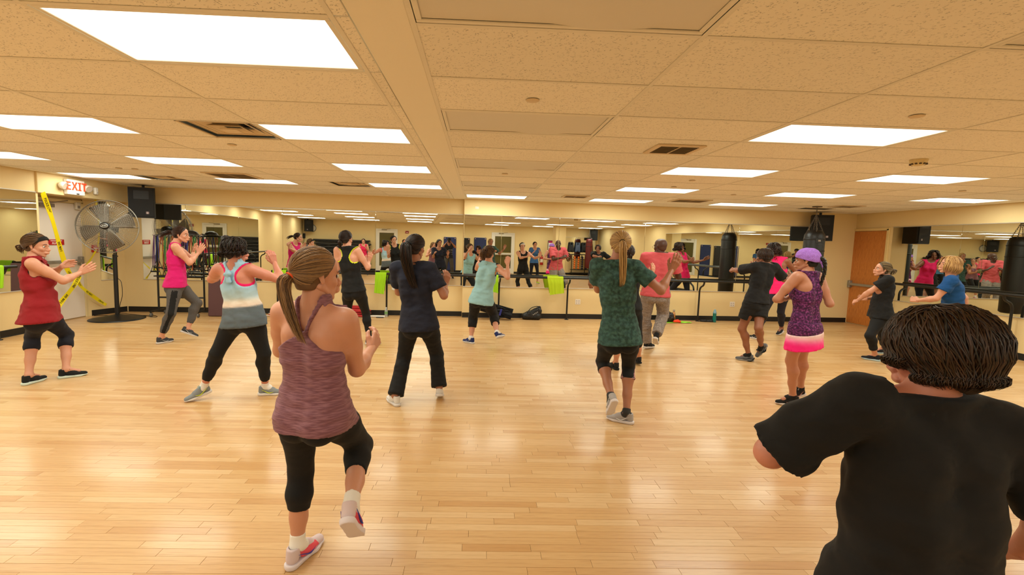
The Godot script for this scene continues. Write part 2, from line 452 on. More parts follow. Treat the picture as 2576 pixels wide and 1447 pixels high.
var paint: StandardMaterial3D
func build_walls() -> void:
	paint = mat(Color(0.90, 0.80, 0.59), 0.75, {"bump": 0.12, "nf": 0.08, "sc": 3.0})
	var black := mat(Color(0.06, 0.055, 0.05), 0.45)
	var top := H + 0.12
	# back wall, west part and east part; lengths measured along the wall
	var bw := back_w(-0.32, 0); var be := back_e(-0.32, 0)
	wallbox("wall_back", bw, -6.85, 0.02, 0, top, paint, "yellow mirrored back wall, part left of the beam")
	wallbox("wall_back", be, 0.0, 9.05, 0, top, paint, "yellow mirrored back wall, part right of the beam", 0.3)
	wallbox("wall_right", east(-3.0, 0), -7.6, 7.5, 0, top, paint, "yellow right wall with a wooden door and mirrors")
	wallbox("wall_left", west(-1.5, 0), -6.0, 5.92, 0, top, paint, "yellow left wall with mirrors")
	wallbox("wall_rear", rear(0.85, 0), -7.9, 7.9, 0, top, paint, "yellow wall behind the viewpoint")
	# recess of the exit door: its back, its two returns, the soffit over it
	wallbox("wall_recess", Transform3D(Basis(Vector3.UP, PI / 2), Vector3(-7.3, 0, -8.05)), -0.72, 0.64, 0, top, paint, "yellow wall of the door recess")
	var nb := Transform3D(Basis(Vector3.UP, PI / 2 - 0.348), Vector3(-7.25, 0, -8.72))
	wallbox("wall_corner", nb, -0.06, 0.66, 0, top, paint, "narrow angled wall between exit door and corner")
	wallbox("wall_jamb", Transform3D(Basis(Vector3.UP, PI), Vector3(-7.1, 0, -7.42)), -0.195, 0.2, 0, top, paint, "side of the door recess")
	var sf := st(); bx(sf, Vector3(-7.18, (2.163 + top) / 2, -8.42), Vector3(0.62, top - 2.163, 2.06), 0.004)
	structure(obj("wall_soffit", sf, paint), "yellow soffit above the exit door")
	# black rubber baseboards
	var bh := 0.105
	for e in [[bw, -6.7, 0.0], [be, 0.0, 8.9], [nb, 0.0, 0.63], [west(-1.5, 0), -5.9, 5.88], [rear(0.85, 0), -7.7, 7.7], [east(-3.0, 0), -6.42, 7.35]]:
		var s := st()
		bx(s, Vector3((e[1] + e[2]) / 2, bh / 2, 0.004), Vector3(e[2] - e[1], bh, 0.008), 0.003)
		bx(s, Vector3((e[1] + e[2]) / 2, 0.006, 0.010), Vector3(e[2] - e[1], 0.012, 0.012), 0.004)
		structure(obj("baseboard_back", s, black, self, e[0]), "black rubber baseboard")
	# mirrors
	var y0 := 0.655; var y1 := 2.17; var hh := y1 - y0; var ym := (y0 + y1) / 2
	var seams := [-6.70, -5.87, -4.01, -2.15, -0.335]
	for i in 4:
		var a: float = seams[i]; var b: float = seams[i + 1]
		mirror(back_w((a + b) / 2, ym), (b - a) * 1.002, hh, "tall mirror on the back wall left of the beam, %s from the corner" % ["first narrow", "second", "third", "fourth"][i], "mirrors of the back wall")
	var se := [-0.315, 0.47, 1.70, 3.60, 5.77, 7.42]
	for i in 5:
		var a: float = se[i]; var b: float = se[i + 1]
		mirror(back_e((a + b) / 2, ym), (b - a) * 1.002, hh, "tall mirror on the back wall right of the beam, %s from the beam" % ["first", "second", "third", "fourth", "fifth"][i], "mirrors of the back wall")
	var sr := [-9.30, -7.93, -6.1, -4.2, -2.3]
	for i in 4:
		var a: float = sr[i]; var b: float = sr[i + 1]
		mirror(east((a + b) / 2, ym), b - a, hh, "wall mirror on the right wall, %s from the wooden door" % ["first", "second", "third", "fourth"][i], "mirrors of the right wall")
	var sl := [-7.38, -5.6, -3.8, -2.0]
	for i in 3:
		var a: float = sl[i]; var b: float = sl[i + 1]
		mirror(west((a + b) / 2, ym), b - a, hh, "wall mirror on the left wall, %s from the exit door" % ["first", "second", "third"][i], "mirrors of the left wall")
	mirror(nb * T(0.33, ym, 0), 0.30, hh, "narrow wall mirror behind the pedestal fan", "mirrors of the left wall")

func slab_door(called: String, tf: Transform3D, w: float, h: float, m: Material, frame: Material, label: String, bar_y: float, hinge_right: bool) -> Node3D:
	var o := Node3D.new(); o.name = called; o.transform = tf; add_child(o, true); structure(o, label); o.set_meta("category", "door")
	var s := st(); bx(s, Vector3(0, h / 2 + 0.01, 0.012), Vector3(w, h - 0.01, 0.02), 0.002); obj("leaf", s, m, o)
	var f := st()
	for e in [-1, 1]: bx(f, Vector3(e * (w / 2 + 0.028), h / 2 + 0.02, 0.018), Vector3(0.055, h + 0.05, 0.036), 0.004)
	bx(f, Vector3(0, h + 0.04, 0.018), Vector3(w + 0.11, 0.055, 0.036), 0.004); obj("door_frame", f, frame, o)
	var b := st()
	bx(b, Vector3(0, bar_y, 0.085), Vector3(w * 0.86, 0.055, 0.035), 0.008)
	var e2 := 1.0 if hinge_right else -1.0
	bx(b, Vector3(e2 * w * 0.42, bar_y, 0.055), Vector3(0.07, 0.16, 0.07), 0.008); bx(b, Vector3(-e2 * w * 0.41, bar_y, 0.05), Vector3(0.06, 0.08, 0.06), 0.008)
	obj("push_bar", b, mat(Color(0.62, 0.60, 0.56), 0.4, {"metal": 0.5}), o)
	return o

# ------------------------------------------------------------------ fittings on ceiling and walls
const DARK := Color(0.035, 0.033, 0.032)
func build_fittings() -> void:
	var cream := mat(Color(0.86, 0.77, 0.63), 0.55)
	var dark := mat(DARK, 0.7)
	# square stepped air diffusers set in the grid
	for q in [[-2.146, -4.087, 0.57, "square stepped air diffuser beside the second lit panel left of the beam"], [-5.19, -7.744, 0.57, "square stepped air diffuser near the left back corner"], [-2.146, -7.744, 0.57, "square stepped air diffuser between rear panels left of the beam"]]:
		var o := thing("air_diffuser", q[3], "air vent", T(q[0], H, q[1]), "stepped air diffusers")
		var f := st(); var w: float = q[2]
		bx(f, Vector3(0, 0.10, 0), Vector3(w, 0.01, w)); obj("duct_plate", f, dark, o)
		for k in 4:
			var r := w / 2 - 0.012 - k * 0.068; var y := -0.004 - k * 0.010 + 0.03
			var s := st()
			if k == 3:
				bx(s, Vector3(0, y, 0), Vector3(r * 2, 0.006, r * 2), 0.002)
			else:
				for a in 4:
					var b := Basis(Vector3.UP, a * PI / 2)
					var i := r - 0.052; var y2 := y + 0.034
					quad(s, b * Vector3(-r, y, r), b * Vector3(-i, y2, i), b * Vector3(i, y2, i), b * Vector3(r, y, r))
					quad(s, b * Vector3(-r, y + 0.003, r), b * Vector3(r, y + 0.003, r), b * Vector3(i, y2 + 0.003, i), b * Vector3(-i, y2 + 0.003, i))
					bx(s, b * Vector3(0, y, r), Vector3(r * 2 if a % 2 == 0 else 0.006, 0.005, 0.006 if a % 2 == 0 else r * 2), 0.001)
			obj("louvre_ring", s, cream, o)
		var e := st()
		for a in 4:
			var b := Basis(Vector3.UP, a * PI / 2)
			bx(e, b * Vector3(0, 0.0, w / 2 + 0.008), Vector3(w + 0.03, 0.006, 0.02) if a % 2 == 0 else Vector3(0.02, 0.006, w + 0.03), 0.001)
		obj("vent_frame", e, cream, o)
		if w > 0.5 and q[0] > -3.0 and q[1] > -6.0:
			var s2 := st(); bx(s2, Vector3(-0.46, 0.009, 0), Vector3(0.28, 0.016, w)); 
	# slotted registers and dark return grilles
	for q in [[1.735, -4.17, 0.34, 0.30, 9, "small two-way slotted ceiling register right of the beam, nearer one"], [1.74, -8.42, 0.38, 0.28, 9, "small two-way slotted ceiling register right of the beam, farther one"],
			[-3.72, -7.1, 0.56, 0.5, 14, "dark slotted return grille in front of a lit panel on the left"], [6.96, -8.57, 0.36, 0.3, 8, "dark slotted ceiling register near the right corner"], [3.9, -8.5, 0.56, 0.4, 12, "slotted ceiling grille among the far right panels"]]:
		var o := thing("ceiling_register", q[5], "air vent", T(q[0], H - 0.003, q[1]), "slotted ceiling registers")
		var w: float = q[2]; var d: float = q[3]
		var f := st(); bx(f, Vector3(0, -0.001, 0), Vector3(w, 0.004, d)); obj("duct_plate", f, dark, o)
		var e := st()
		for sx in [-1, 1]:
			bx(e, Vector3(sx * (w / 2 + 0.02), -0.004, 0), Vector3(0.045, 0.014, d + 0.085), 0.003); bx(e, Vector3(0, -0.004, sx * (d / 2 + 0.02)), Vector3(w, 0.014, 0.045), 0.003)
		bx(e, Vector3(0, -0.006, 0), Vector3(0.012, 0.012, d)); obj("vent_frame", e, cream, o)
		for k in q[4]:
			var s := st(); bx(s, Vector3(0, -0.001, 0), Vector3(w, 0.002, 0.012), 0.0, Transform3D(Basis(Vector3.RIGHT, 0.7), Vector3(0, -0.008, -d / 2 + (k + 0.5) * d / q[4])))
			obj("slat", s, mat(Color(0.62, 0.54, 0.43), 0.5), o)
	# missing tile by the bag
	var ho := thing("open_ceiling_panel", "dark open ceiling panel above the hanging bag near the right corner", "ceiling panel", T(6.85, H, -9.22))
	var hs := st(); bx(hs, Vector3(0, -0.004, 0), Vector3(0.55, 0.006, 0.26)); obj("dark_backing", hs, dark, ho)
	var hf := st(); bx(hf, Vector3(0, -0.002, 0.14), Vector3(0.6, 0.008, 0.02)); bx(hf, Vector3(0, -0.002, -0.14), Vector3(0.6, 0.008, 0.02)); obj("panel_edge", hf, cream, ho)
	# sprinkler cover plates
	var spots := [[0.31, -2.92, "directly right of the beam, nearest"], [2.78, -2.93, "above the middle right, nearest"], [-2.47, -4.7, "left of the beam beside the stepped diffuser"], [0.31, -5.98, "directly right of the beam, farther"], [2.77, -6.0, "above the middle right, farther"], [6.53, -6.09, "far right"], [4.1, -7.38, "between far right panels"], [2.82, -6.68, "behind the middle right panel"], [-4.9, -6.73, "far left, right one of two"], [-5.1, -6.7, "far left, left one of two"]]
	for q in spots:
		var o := thing("sprinkler_cover", "small round ceiling sprinkler cover, " + q[2], "sprinkler", T(q[0], H, q[1]), "sprinkler covers")
		var s := st(); lathe(s, [Vector2(0.0, -0.010), Vector2(0.036, -0.010), Vector2(0.042, -0.007), Vector2(0.042, -0.003)], 24); obj("cover_plate", s, cream, o)
		var c := st(); lathe(c, [Vector2(0.036, -0.003), Vector2(0.036, 0.003)], 20); obj("cup", c, dark, o)
	var sd := thing("smoke_detector", "round cream smoke detector on the ceiling at right", "smoke detector", T(4.09, H, -4.24))
	var s1 := st(); lathe(s1, [Vector2(0.0, -0.055), Vector2(0.03, -0.055), Vector2(0.05, -0.048), Vector2(0.062, -0.034), Vector2(0.066, -0.02), Vector2(0.07, 0.0)], 28); obj("housing", s1, mat(Color(0.85, 0.76, 0.55), 0.5), sd)
	var s2 := st()
	for k in 12:
		var a := TAU * k / 12; bx(s2, Vector3(cos(a) * 0.058, -0.042, sin(a) * 0.058), Vector3(0.014, 0.012, 0.014), 0.0, Transform3D()) 
	obj("sensor_slots", s2, mat(Color(0.3, 0.24, 0.16), 0.7), sd)
	# outlets
	for q in [[back_e(2.18, 0.37), 0.115, 0.115, "white double outlet plate low on the back wall at centre"], [back_e(5.74, 0.375), 0.115, 0.115, "white double outlet plate low on the back wall at right"], [back_e(-0.06, 2.31), 0.075, 0.05, "small white outlet plate high above the mirrors at the beam"]]:
		var o := thing("outlet_plate", q[3], "outlet", q[0], "wall outlets")
		var s := st(); bx(s, Vector3(0, 0, 0.004), Vector3(q[1], q[2], 0.008), 0.003); obj("plate", s, mat(Color(0.93, 0.90, 0.86), 0.4), o)
		for sx in [-1, 1]:
			for sy in [-1, 1]:
				var c := st(); bx(c, Vector3(sx * q[1] * 0.22, sy * q[2] * 0.2, 0.009), Vector3(q[1] * 0.26, q[2] * 0.27, 0.003), 0.001); obj("socket", c, mat(Color(0.80, 0.76, 0.72), 0.4), o)
	# doors
	var white := mat(Color(0.93, 0.885, 0.84), 0.5)
	slab_door("door_1", Transform3D(Basis(Vector3.UP, PI / 2), Vector3(-7.3, 0, -8.15)), 0.94, 2.06, white, mat(Color(0.90, 0.82, 0.62), 0.6), "white steel exit door crossed by yellow caution tape", 1.04, true)
	var wood := mat(Color(0.80, 0.50, 0.22), 0.4, {"ramp": [[0.0, Color(0.78, 0.70, 0.62)], [0.5, Color(1, 1, 1)], [1.0, Color(0.88, 0.80, 0.72)]], "nf": 0.03, "sc": 0.9, "st": Vector3(6, 0.6, 6), "coat": 0.3})
	slab_door("door_2", east(-9.85, 0), 0.86, 2.09, wood, mat(Color(0.90, 0.79, 0.55), 0.6), "honey brown wooden door in the right wall beside the mirrors", 0.9, false)
	var rs := thing("door_sign", "small red and white warning sign on the white exit door", "sign", Transform3D(Basis(Vector3.UP, PI / 2), Vector3(-7.27, 1.38, -8.1)))
	var q1 := st(); bx(q1, Vector3(0, 0, 0), Vector3(0.30, 0.095, 0.004), 0.001); obj("plate", q1, mat(Color(0.72, 0.06, 0.10), 0.5), rs)
	text("lettering", "EMERGENCY EXIT", 0.026, 0.002, mat(Color(0.95, 0.9, 0.88), 0.5), rs, T(0, 0.024, 0.003)); text("lettering", "ALARM", 0.05, 0.002, mat(Color(0.95, 0.9, 0.88), 0.5), rs, T(0, -0.016, 0.003))
	var dc := thing("door_closer", "grey door closer arm at the top of the white exit door", "door closer", Transform3D(Basis(Vector3.UP, PI / 2), Vector3(-7.27, 2.0, -8.1)))
	var c1 := st(); bx(c1, Vector3(-0.18, 0.0, 0.03), Vector3(0.26, 0.06, 0.06), 0.006); obj("housing", c1, mat(Color(0.55, 0.50, 0.45), 0.4, {"metal": 0.4}), dc)
	var c2 := st(); tube(c2, [Vector3(-0.2, 0.03, 0.05), Vector3(0.1, 0.10, 0.14), Vector3(0.25, 0.11, 0.0)], 0.009, 6); obj("arm", c2, mat(Color(0.55, 0.50, 0.45), 0.4, {"metal": 0.4}), dc)
	var al := thing("door_contact", "small white contact box at the upper corner of the exit door", "door sensor", Transform3D(Basis(Vector3.UP, PI / 2), Vector3(-7.25, 2.03, -8.53)))
	var a1 := st(); bx(a1, Vector3.ZERO, Vector3(0.09, 0.13, 0.05), 0.008); obj("box", a1, mat(Color(0.85, 0.82, 0.76), 0.5), al)
	var a2 := st(); bx(a2, Vector3(0, -0.02, 0.026), Vector3(0.05, 0.05, 0.006), 0.002); obj("label_plate", a2, mat(Color(0.55, 0.5, 0.45), 0.5), al)
	# exit sign with two emergency heads
	var ex := thing("exit_sign", "white exit sign with red letters and two emergency lamp heads", "exit sign", Transform3D(Basis(Vector3.UP, PI / 2), Vector3(-6.868, 2.31, -8.0)))
	var e1 := st(); bx(e1, Vector3(0, 0, 0.035), Vector3(0.33, 0.25, 0.07), 0.008); obj("housing", e1, mat(Color(0.95, 0.93, 0.90), 0.4), ex)
	text("lettering", "EXIT", 0.19, 0.004, mat(Color(0.98, 0.30, 0.16), 0.5, {"glow": 0.6, "glowc": Color(1.0, 0.22, 0.10)}), ex, T(0, 0.015, 0.072))
	var e4 := st(); bx(e4, Vector3(0.02, -0.105, 0.072), Vector3(0.05, 0.018, 0.006)); obj("test_panel", e4, mat(Color(0.2, 0.19, 0.2), 0.5), ex)
	for sx in [-1.0, 1.0]:
		var e2 := st(); lathe(e2, [Vector2(0.0, 0.0), Vector2(0.035, 0.004), Vector2(0.058, 0.03), Vector2(0.062, 0.085), Vector2(0.056, 0.09)], 20, Transform3D(Basis(Vector3(0, 0, 1), sx * -0.5) * Basis(Vector3.RIGHT, 2.0), Vector3(sx * 0.25, 0.03, 0.01)))
		bx(e2, Vector3(sx * 0.19, 0.03, 0.02), Vector3(0.07, 0.03, 0.03), 0.004)
		var hd := obj("lamp_head", e2, mat(Color(0.90, 0.86, 0.80), 0.45), ex)
		var e3 := st(); lathe(e3, [Vector2(0.0, 0.082), Vector2(0.056, 0.082)], 20, Transform3D(Basis(Vector3(0, 0, 1), sx * -0.5) * Basis(Vector3.RIGHT, 2.0), Vector3(sx * 0.25, 0.03, 0.01)))
		obj("lens", e3, mat(Color(0.75, 0.68, 0.6), 0.15), hd)
	var mo := thing("motion_sensor", "white motion sensor box beside the exit sign", "sensor", Transform3D(Basis(Vector3.UP, PI / 2), Vector3(-6.868, 2.30, -8.44)))
	var m1 := st(); bx(m1, Vector3(0, 0, 0.025), Vector3(0.075, 0.125, 0.05), 0.014); obj("housing", m1, mat(Color(0.92, 0.90, 0.86), 0.45), mo)
	var m2 := st(); lathe(m2, [Vector2(0.0, 0.018), Vector2(0.012, 0.014), Vector2(0.018, 0.0)], 16, Transform3D(Basis(Vector3.RIGHT, PI / 2), Vector3(0, -0.02, 0.05))); obj("lens", m2, mat(Color(0.75, 0.72, 0.68), 0.3), mo)
	var fa := thing("fire_alarm_pull", "red fire alarm pull station on the wall beside the exit door", "fire alarm", Transform3D(Basis(Vector3.UP, PI / 2 - 0.348), Vector3(-7.225, 1.26, -8.81)))
	var f1 := st(); bx(f1, Vector3(0, 0, 0.025), Vector3(0.10, 0.135, 0.05), 0.008); obj("housing", f1, mat(Color(0.72, 0.07, 0.07), 0.4), fa)
	var f2 := st(); bx(f2, Vector3(0, 0.012, 0.054), Vector3(0.06, 0.018, 0.014), 0.003); bx(f2, Vector3(0.0, -0.01, 0.052), Vector3(0.022, 0.035, 0.008), 0.003); obj("handle", f2, mat(Color(0.93, 0.88, 0.85), 0.4), fa)
	text("lettering", "FIRE", 0.022, 0.002, mat(Color(0.93, 0.88, 0.85), 0.5), fa, T(0, 0.05, 0.051))
	# speakers
	speaker(Transform3D(Basis(Vector3.UP, 0.42), Vector3(-6.40, 2.15, -8.98)), "black loudspeaker hanging in the left back corner")
	speaker(Transform3D(Basis(Vector3.UP, -0.30), Vector3(7.50, 2.13, -9.92)), "black loudspeaker hanging in the right back corner behind the punching bag")
	build_barres()
	build_bag(Vector3(6.52, 0, -8.74), 2.02, 0.50, 0.175, Color(0.035, 0.032, 0.032), "black leather punching bag on chains behind the purple headscarf", "black")

func speaker(tf: Transform3D, label: String) -> void:
	var o := thing("loudspeaker", label, "speaker", tf, "")
	var blk := mat(Color(0.045, 0.042, 0.042), 0.55)
	var s := st()
	var pf := [Vector2(-0.20, 0.16), Vector2(0.20, 0.16), Vector2(0.21, 0.13), Vector2(0.13, -0.17), Vector2(-0.13, -0.17), Vector2(-0.21, 0.13)]
	for i in 6:
		var a: Vector2 = pf[i]; var b: Vector2 = pf[(i + 1) % 6]
		quad(s, Vector3(b.x, -0.28, b.y), Vector3(a.x, -0.28, a.y), Vector3(a.x, 0.28, a.y), Vector3(b.x, 0.28, b.y)) if false else quad(s, Vector3(a.x, -0.28, a.y), Vector3(a.x, 0.28, a.y), Vector3(b.x, 0.28, b.y), Vector3(b.x, -0.28, b.y))
		for y in [[0.28, 1], [-0.28, -1]]:
			var t := [Vector3(0, y[0], 0), Vector3(a.x, y[0], a.y), Vector3(b.x, y[0], b.y)]
			if y[1] < 0: t.reverse()
			for v in t: s.add_vertex(v)
	obj("cabinet", s, blk, o)
	var g := st(); bx(g, Vector3(0, 0, 0.166), Vector3(0.385, 0.535, 0.012), 0.005); obj("grille", g, mat(Color(0.05, 0.047, 0.047), 0.75, {"bump": 0.5, "nf": 0.3, "sc": 40.0}), o)
	var h := st(); bx(h, Vector3(0, 0.14, 0.173), Vector3(0.24, 0.16, 0.004), 0.002); obj("horn", h, mat(Color(0.03, 0.03, 0.03), 0.6), o)
	var l := st(); bx(l, Vector3(0.09, -0.19, 0.174), Vector3(0.05, 0.045, 0.004), 0.002); var lg := obj("badge", l, mat(Color(0.50, 0.40, 0.40), 0.4), o)
	var l2 := st()
	for k in 3: bx(l2, Vector3(0.09, -0.204 + k * 0.014, 0.177), Vector3(0.03 - 0.008 * absf(k - 1.0), 0.006, 0.003))
	obj("badge_mark", l2, mat(Color(0.85, 0.82, 0.8), 0.4), lg)
	var b := st(); bx(b, Vector3(0, 0.31, -0.02), Vector3(0.04, 0.06, 0.04), 0.004); bx(b, Vector3(0, 0.284, -0.02), Vector3(0.28, 0.012, 0.05), 0.003); obj("bracket", b, mat(Color(0.1, 0.1, 0.1), 0.5), o)

func barre(tf: Transform3D, pts: Array, y: float, feet: Array, fwd: float, label: String) -> void:
	var o := thing("ballet_barre", label, "barre", tf)
	var m := mat(Color(0.05, 0.045, 0.042), 0.35)
	var s := st(); tube(s, pts, 0.024, 12); obj("rail", s, m, o)
	for f in feet:
		var p: Vector3 = f
		var q := st()
		tube(q, curve([p + Vector3(0, 0, 0), p + Vector3(0, y - 0.36, 0), p + Vector3(0, y - 0.22, 0), p + Vector3(0, y - 0.14, fwd * 0.25), p + Vector3(0, y - 0.09, fwd * 0.8), p + Vector3(0, y - 0.02, fwd)], 16), 0.019, 8)
		var po := obj("post", q, m, o)
		var fl := st(); lathe(fl, [Vector2(0.0, 0.012), Vector2(0.04, 0.012), Vector2(0.046, 0.006), Vector2(0.046, 0.0)], 16, Transform3D(Basis(), p)); obj("floor_flange", fl, m, po)

func build_barres() -> void:
	var a := back_w(-4.10, 0.9, 0.30).origin; var b := back_e(6.9, 0.9, 0.30).origin
	var d := (b - a)
	var tf := Transform3D(Basis(Vector3.UP, atan2(-d.z, d.x)), Vector3(a.x, 0, a.z))
	var feet := []
	for x in [-4.08, -1.9, 0.44, 1.91, 4.87, 6.3]:
		var w := (back_w(x, 0, 0.13) if x < -0.4 else back_e(x, 0, 0.13)).origin
		feet.append(tf.affine_inverse() * Vector3(w.x, 0, w.z))
	barre(tf, [Vector3(-0.03, 0.9, 0), Vector3(d.length() / 2, 0.9, 0), Vector3(d.length(), 0.9, 0)], 0.9, feet, 0.17, "long black ballet barre along the mirrored back wall")
	barre(east(-9.2, 0), [Vector3(0.0, 1.02, 0.26), Vector3(4, 1.02, 0.26), Vector3(8, 1.02, 0.26)], 1.02, [Vector3(0.1, 0, 0.1), Vector3(2.25, 0, 0.1), Vector3(4.5, 0, 0.1), Vector3(7, 0, 0.1)], 0.16, "black ballet barre along the right wall")
	barre(west(-2.0, 0), [Vector3(0.0, 1.05, 0.26), Vector3(2.4, 1.05, 0.26), Vector3(4.75, 1.05, 0.26)], 1.05, [Vector3(0.1, 0, 0.1), Vector3(2.2, 0, 0.1), Vector3(4.6, 0, 0.1)], 0.16, "black ballet barre along the left wall")

func chain(s: SurfaceTool, a: Vector3, b: Vector3, n: int) -> void:
	var d := (b - a).normalized(); var L := (b - a).length() / n
	var x := d.cross(Vector3(0.3, 0.1, 0.9)).normalized(); var z := d.cross(x)
	for i in n:
		var c := a + d * L * (i + 0.5)
		var side := x if i % 2 == 0 else z
		var pts := []
		for k in 9:
			var t := TAU * k / 8; pts.append(c + d * cos(t) * L * 0.68 + side * sin(t) * 0.011)
		tube(s, pts, 0.0035, 5, false)

func build_bag(at: Vector3, top: float, bottom: float, r: float, col: Color, label: String, kind: String) -> void:
	var o := thing("punching_bag", label, "punching bag", Transform3D(Basis(), at))
	var skin := mat(col, 0.42, {"bump": 0.5, "nf": 0.03, "sc": 3.0, "st": Vector3(1, 2.5, 1)})
	var s := st(); lathe(s, [Vector2(0.0, bottom), Vector2(r * 0.8, bottom), Vector2(r, bottom + 0.03), Vector2(r * 1.02, bottom + 0.3), Vector2(r * 1.0, top - 0.14), Vector2(r * 0.95, top - 0.08), Vector2(r * 0.72, top - 0.01), Vector2(r * 0.6, top), Vector2(0.0, top)], 36); obj("body", s, skin, o)
	var p := st(); bx(p, Vector3(-0.03, top - 0.20, r * 0.99), Vector3(0.13, 0.09, 0.012), 0.004); var pa := obj("label_patch", p, mat(Color(0.10, 0.09, 0.09) if kind == "black" else Color(0.45, 0.05, 0.08), 0.5), o)
	var p2 := st(); bx(p2, Vector3(-0.03, top - 0.20, r * 0.99 + 0.007), Vector3(0.05, 0.03, 0.003), 0.001); obj("patch_mark", p2, mat(Color(0.6, 0.55, 0.5), 0.5), pa)
	for k in 2:
		var b := st(); lathe(b, [Vector2(r * 1.0, top - 0.16 - k * 0.22), Vector2(r * 1.035, top - 0.165 - k * 0.22), Vector2(r * 1.035, top - 0.185 - k * 0.22), Vector2(r * 1.0, top - 0.19 - k * 0.22)], 36); obj("band", b, mat(col * 0.7, 0.5), o)
	var knot := Vector3(0, top + 0.30, 0)
	for k in 4:
		var c := st(); var a := TAU * k / 4 + 0.4
		chain(c, Vector3(cos(a) * r * 0.75, top - 0.03, sin(a) * r * 0.75), knot, 9); obj("chain", c, mat(Color(0.42, 0.38, 0.34), 0.4, {"metal": 0.8}), o)
	var c3 := st(); chain(c3, knot, Vector3(0, H - 0.02, 0), int((H - top - 0.3) / 0.035) + 1)
	bx(c3, Vector3(0, H - 0.012, 0), Vector3(0.12, 0.02, 0.12), 0.004); obj("hanger_chain", c3, mat(Color(0.42, 0.38, 0.34), 0.4, {"metal": 0.8}), o)

# ------------------------------------------------------------------ left corner: fan, tape, band rack, panel
func tape(called_pts: Array, label: String, w: float, face: Vector3, words: bool) -> void:
	var o := thing("caution_tape", label, "caution tape", Transform3D(Basis(), called_pts[0]), "yellow caution tapes")
	var pts := curve(called_pts, 24)
	var s := st(); s.set_smooth_group(0)
	var rows := []
	for i in pts.size():
		var d: Vector3 = (pts[min(i + 1, pts.size() - 1)] - pts[max(i - 1, 0)]).normalized()
		var side := d.cross(face).normalized().rotated(d, 0.25 * sin(i * 0.5))
		var n := side.cross(d).normalized()
		rows.append([pts[i] - side * w / 2, pts[i] + side * w / 2, n])
	for i in rows.size() - 1:
		var a = rows[i]; var b = rows[i + 1]; var o0: Vector3 = called_pts[0]
		var e: Vector3 = a[2] * 0.0012
		quad(s, a[0] - o0 + e, a[1] - o0 + e, b[1] - o0 + e, b[0] - o0 + e)
		quad(s, a[1] - o0 - e, a[0] - o0 - e, b[0] - o0 - e, b[1] - o0 - e)
	obj("strip", s, mat(Color(0.93, 0.84, 0.04), 0.4), o)
	if words:
		var n := 3
		for i in n:
			var k := int((i + 0.6) / n * 23)
			var d: Vector3 = (pts[k + 1] - pts[k]).normalized()
			if d.y > 0: d = -d
			var nn: Vector3 = rows[k][2]
			if nn.dot(face) < 0: nn = -nn
			var b := Basis(d, nn.cross(d).normalized(), nn)
			text("lettering", ["POLICE LINE", "DO NOT", "CROSS"][i], w * 0.62, 0.001, mat(Color(0.05, 0.05, 0.04), 0.5), o, Transform3D(b, (pts[k] + pts[k + 1]) / 2 - called_pts[0] + nn * 0.004))

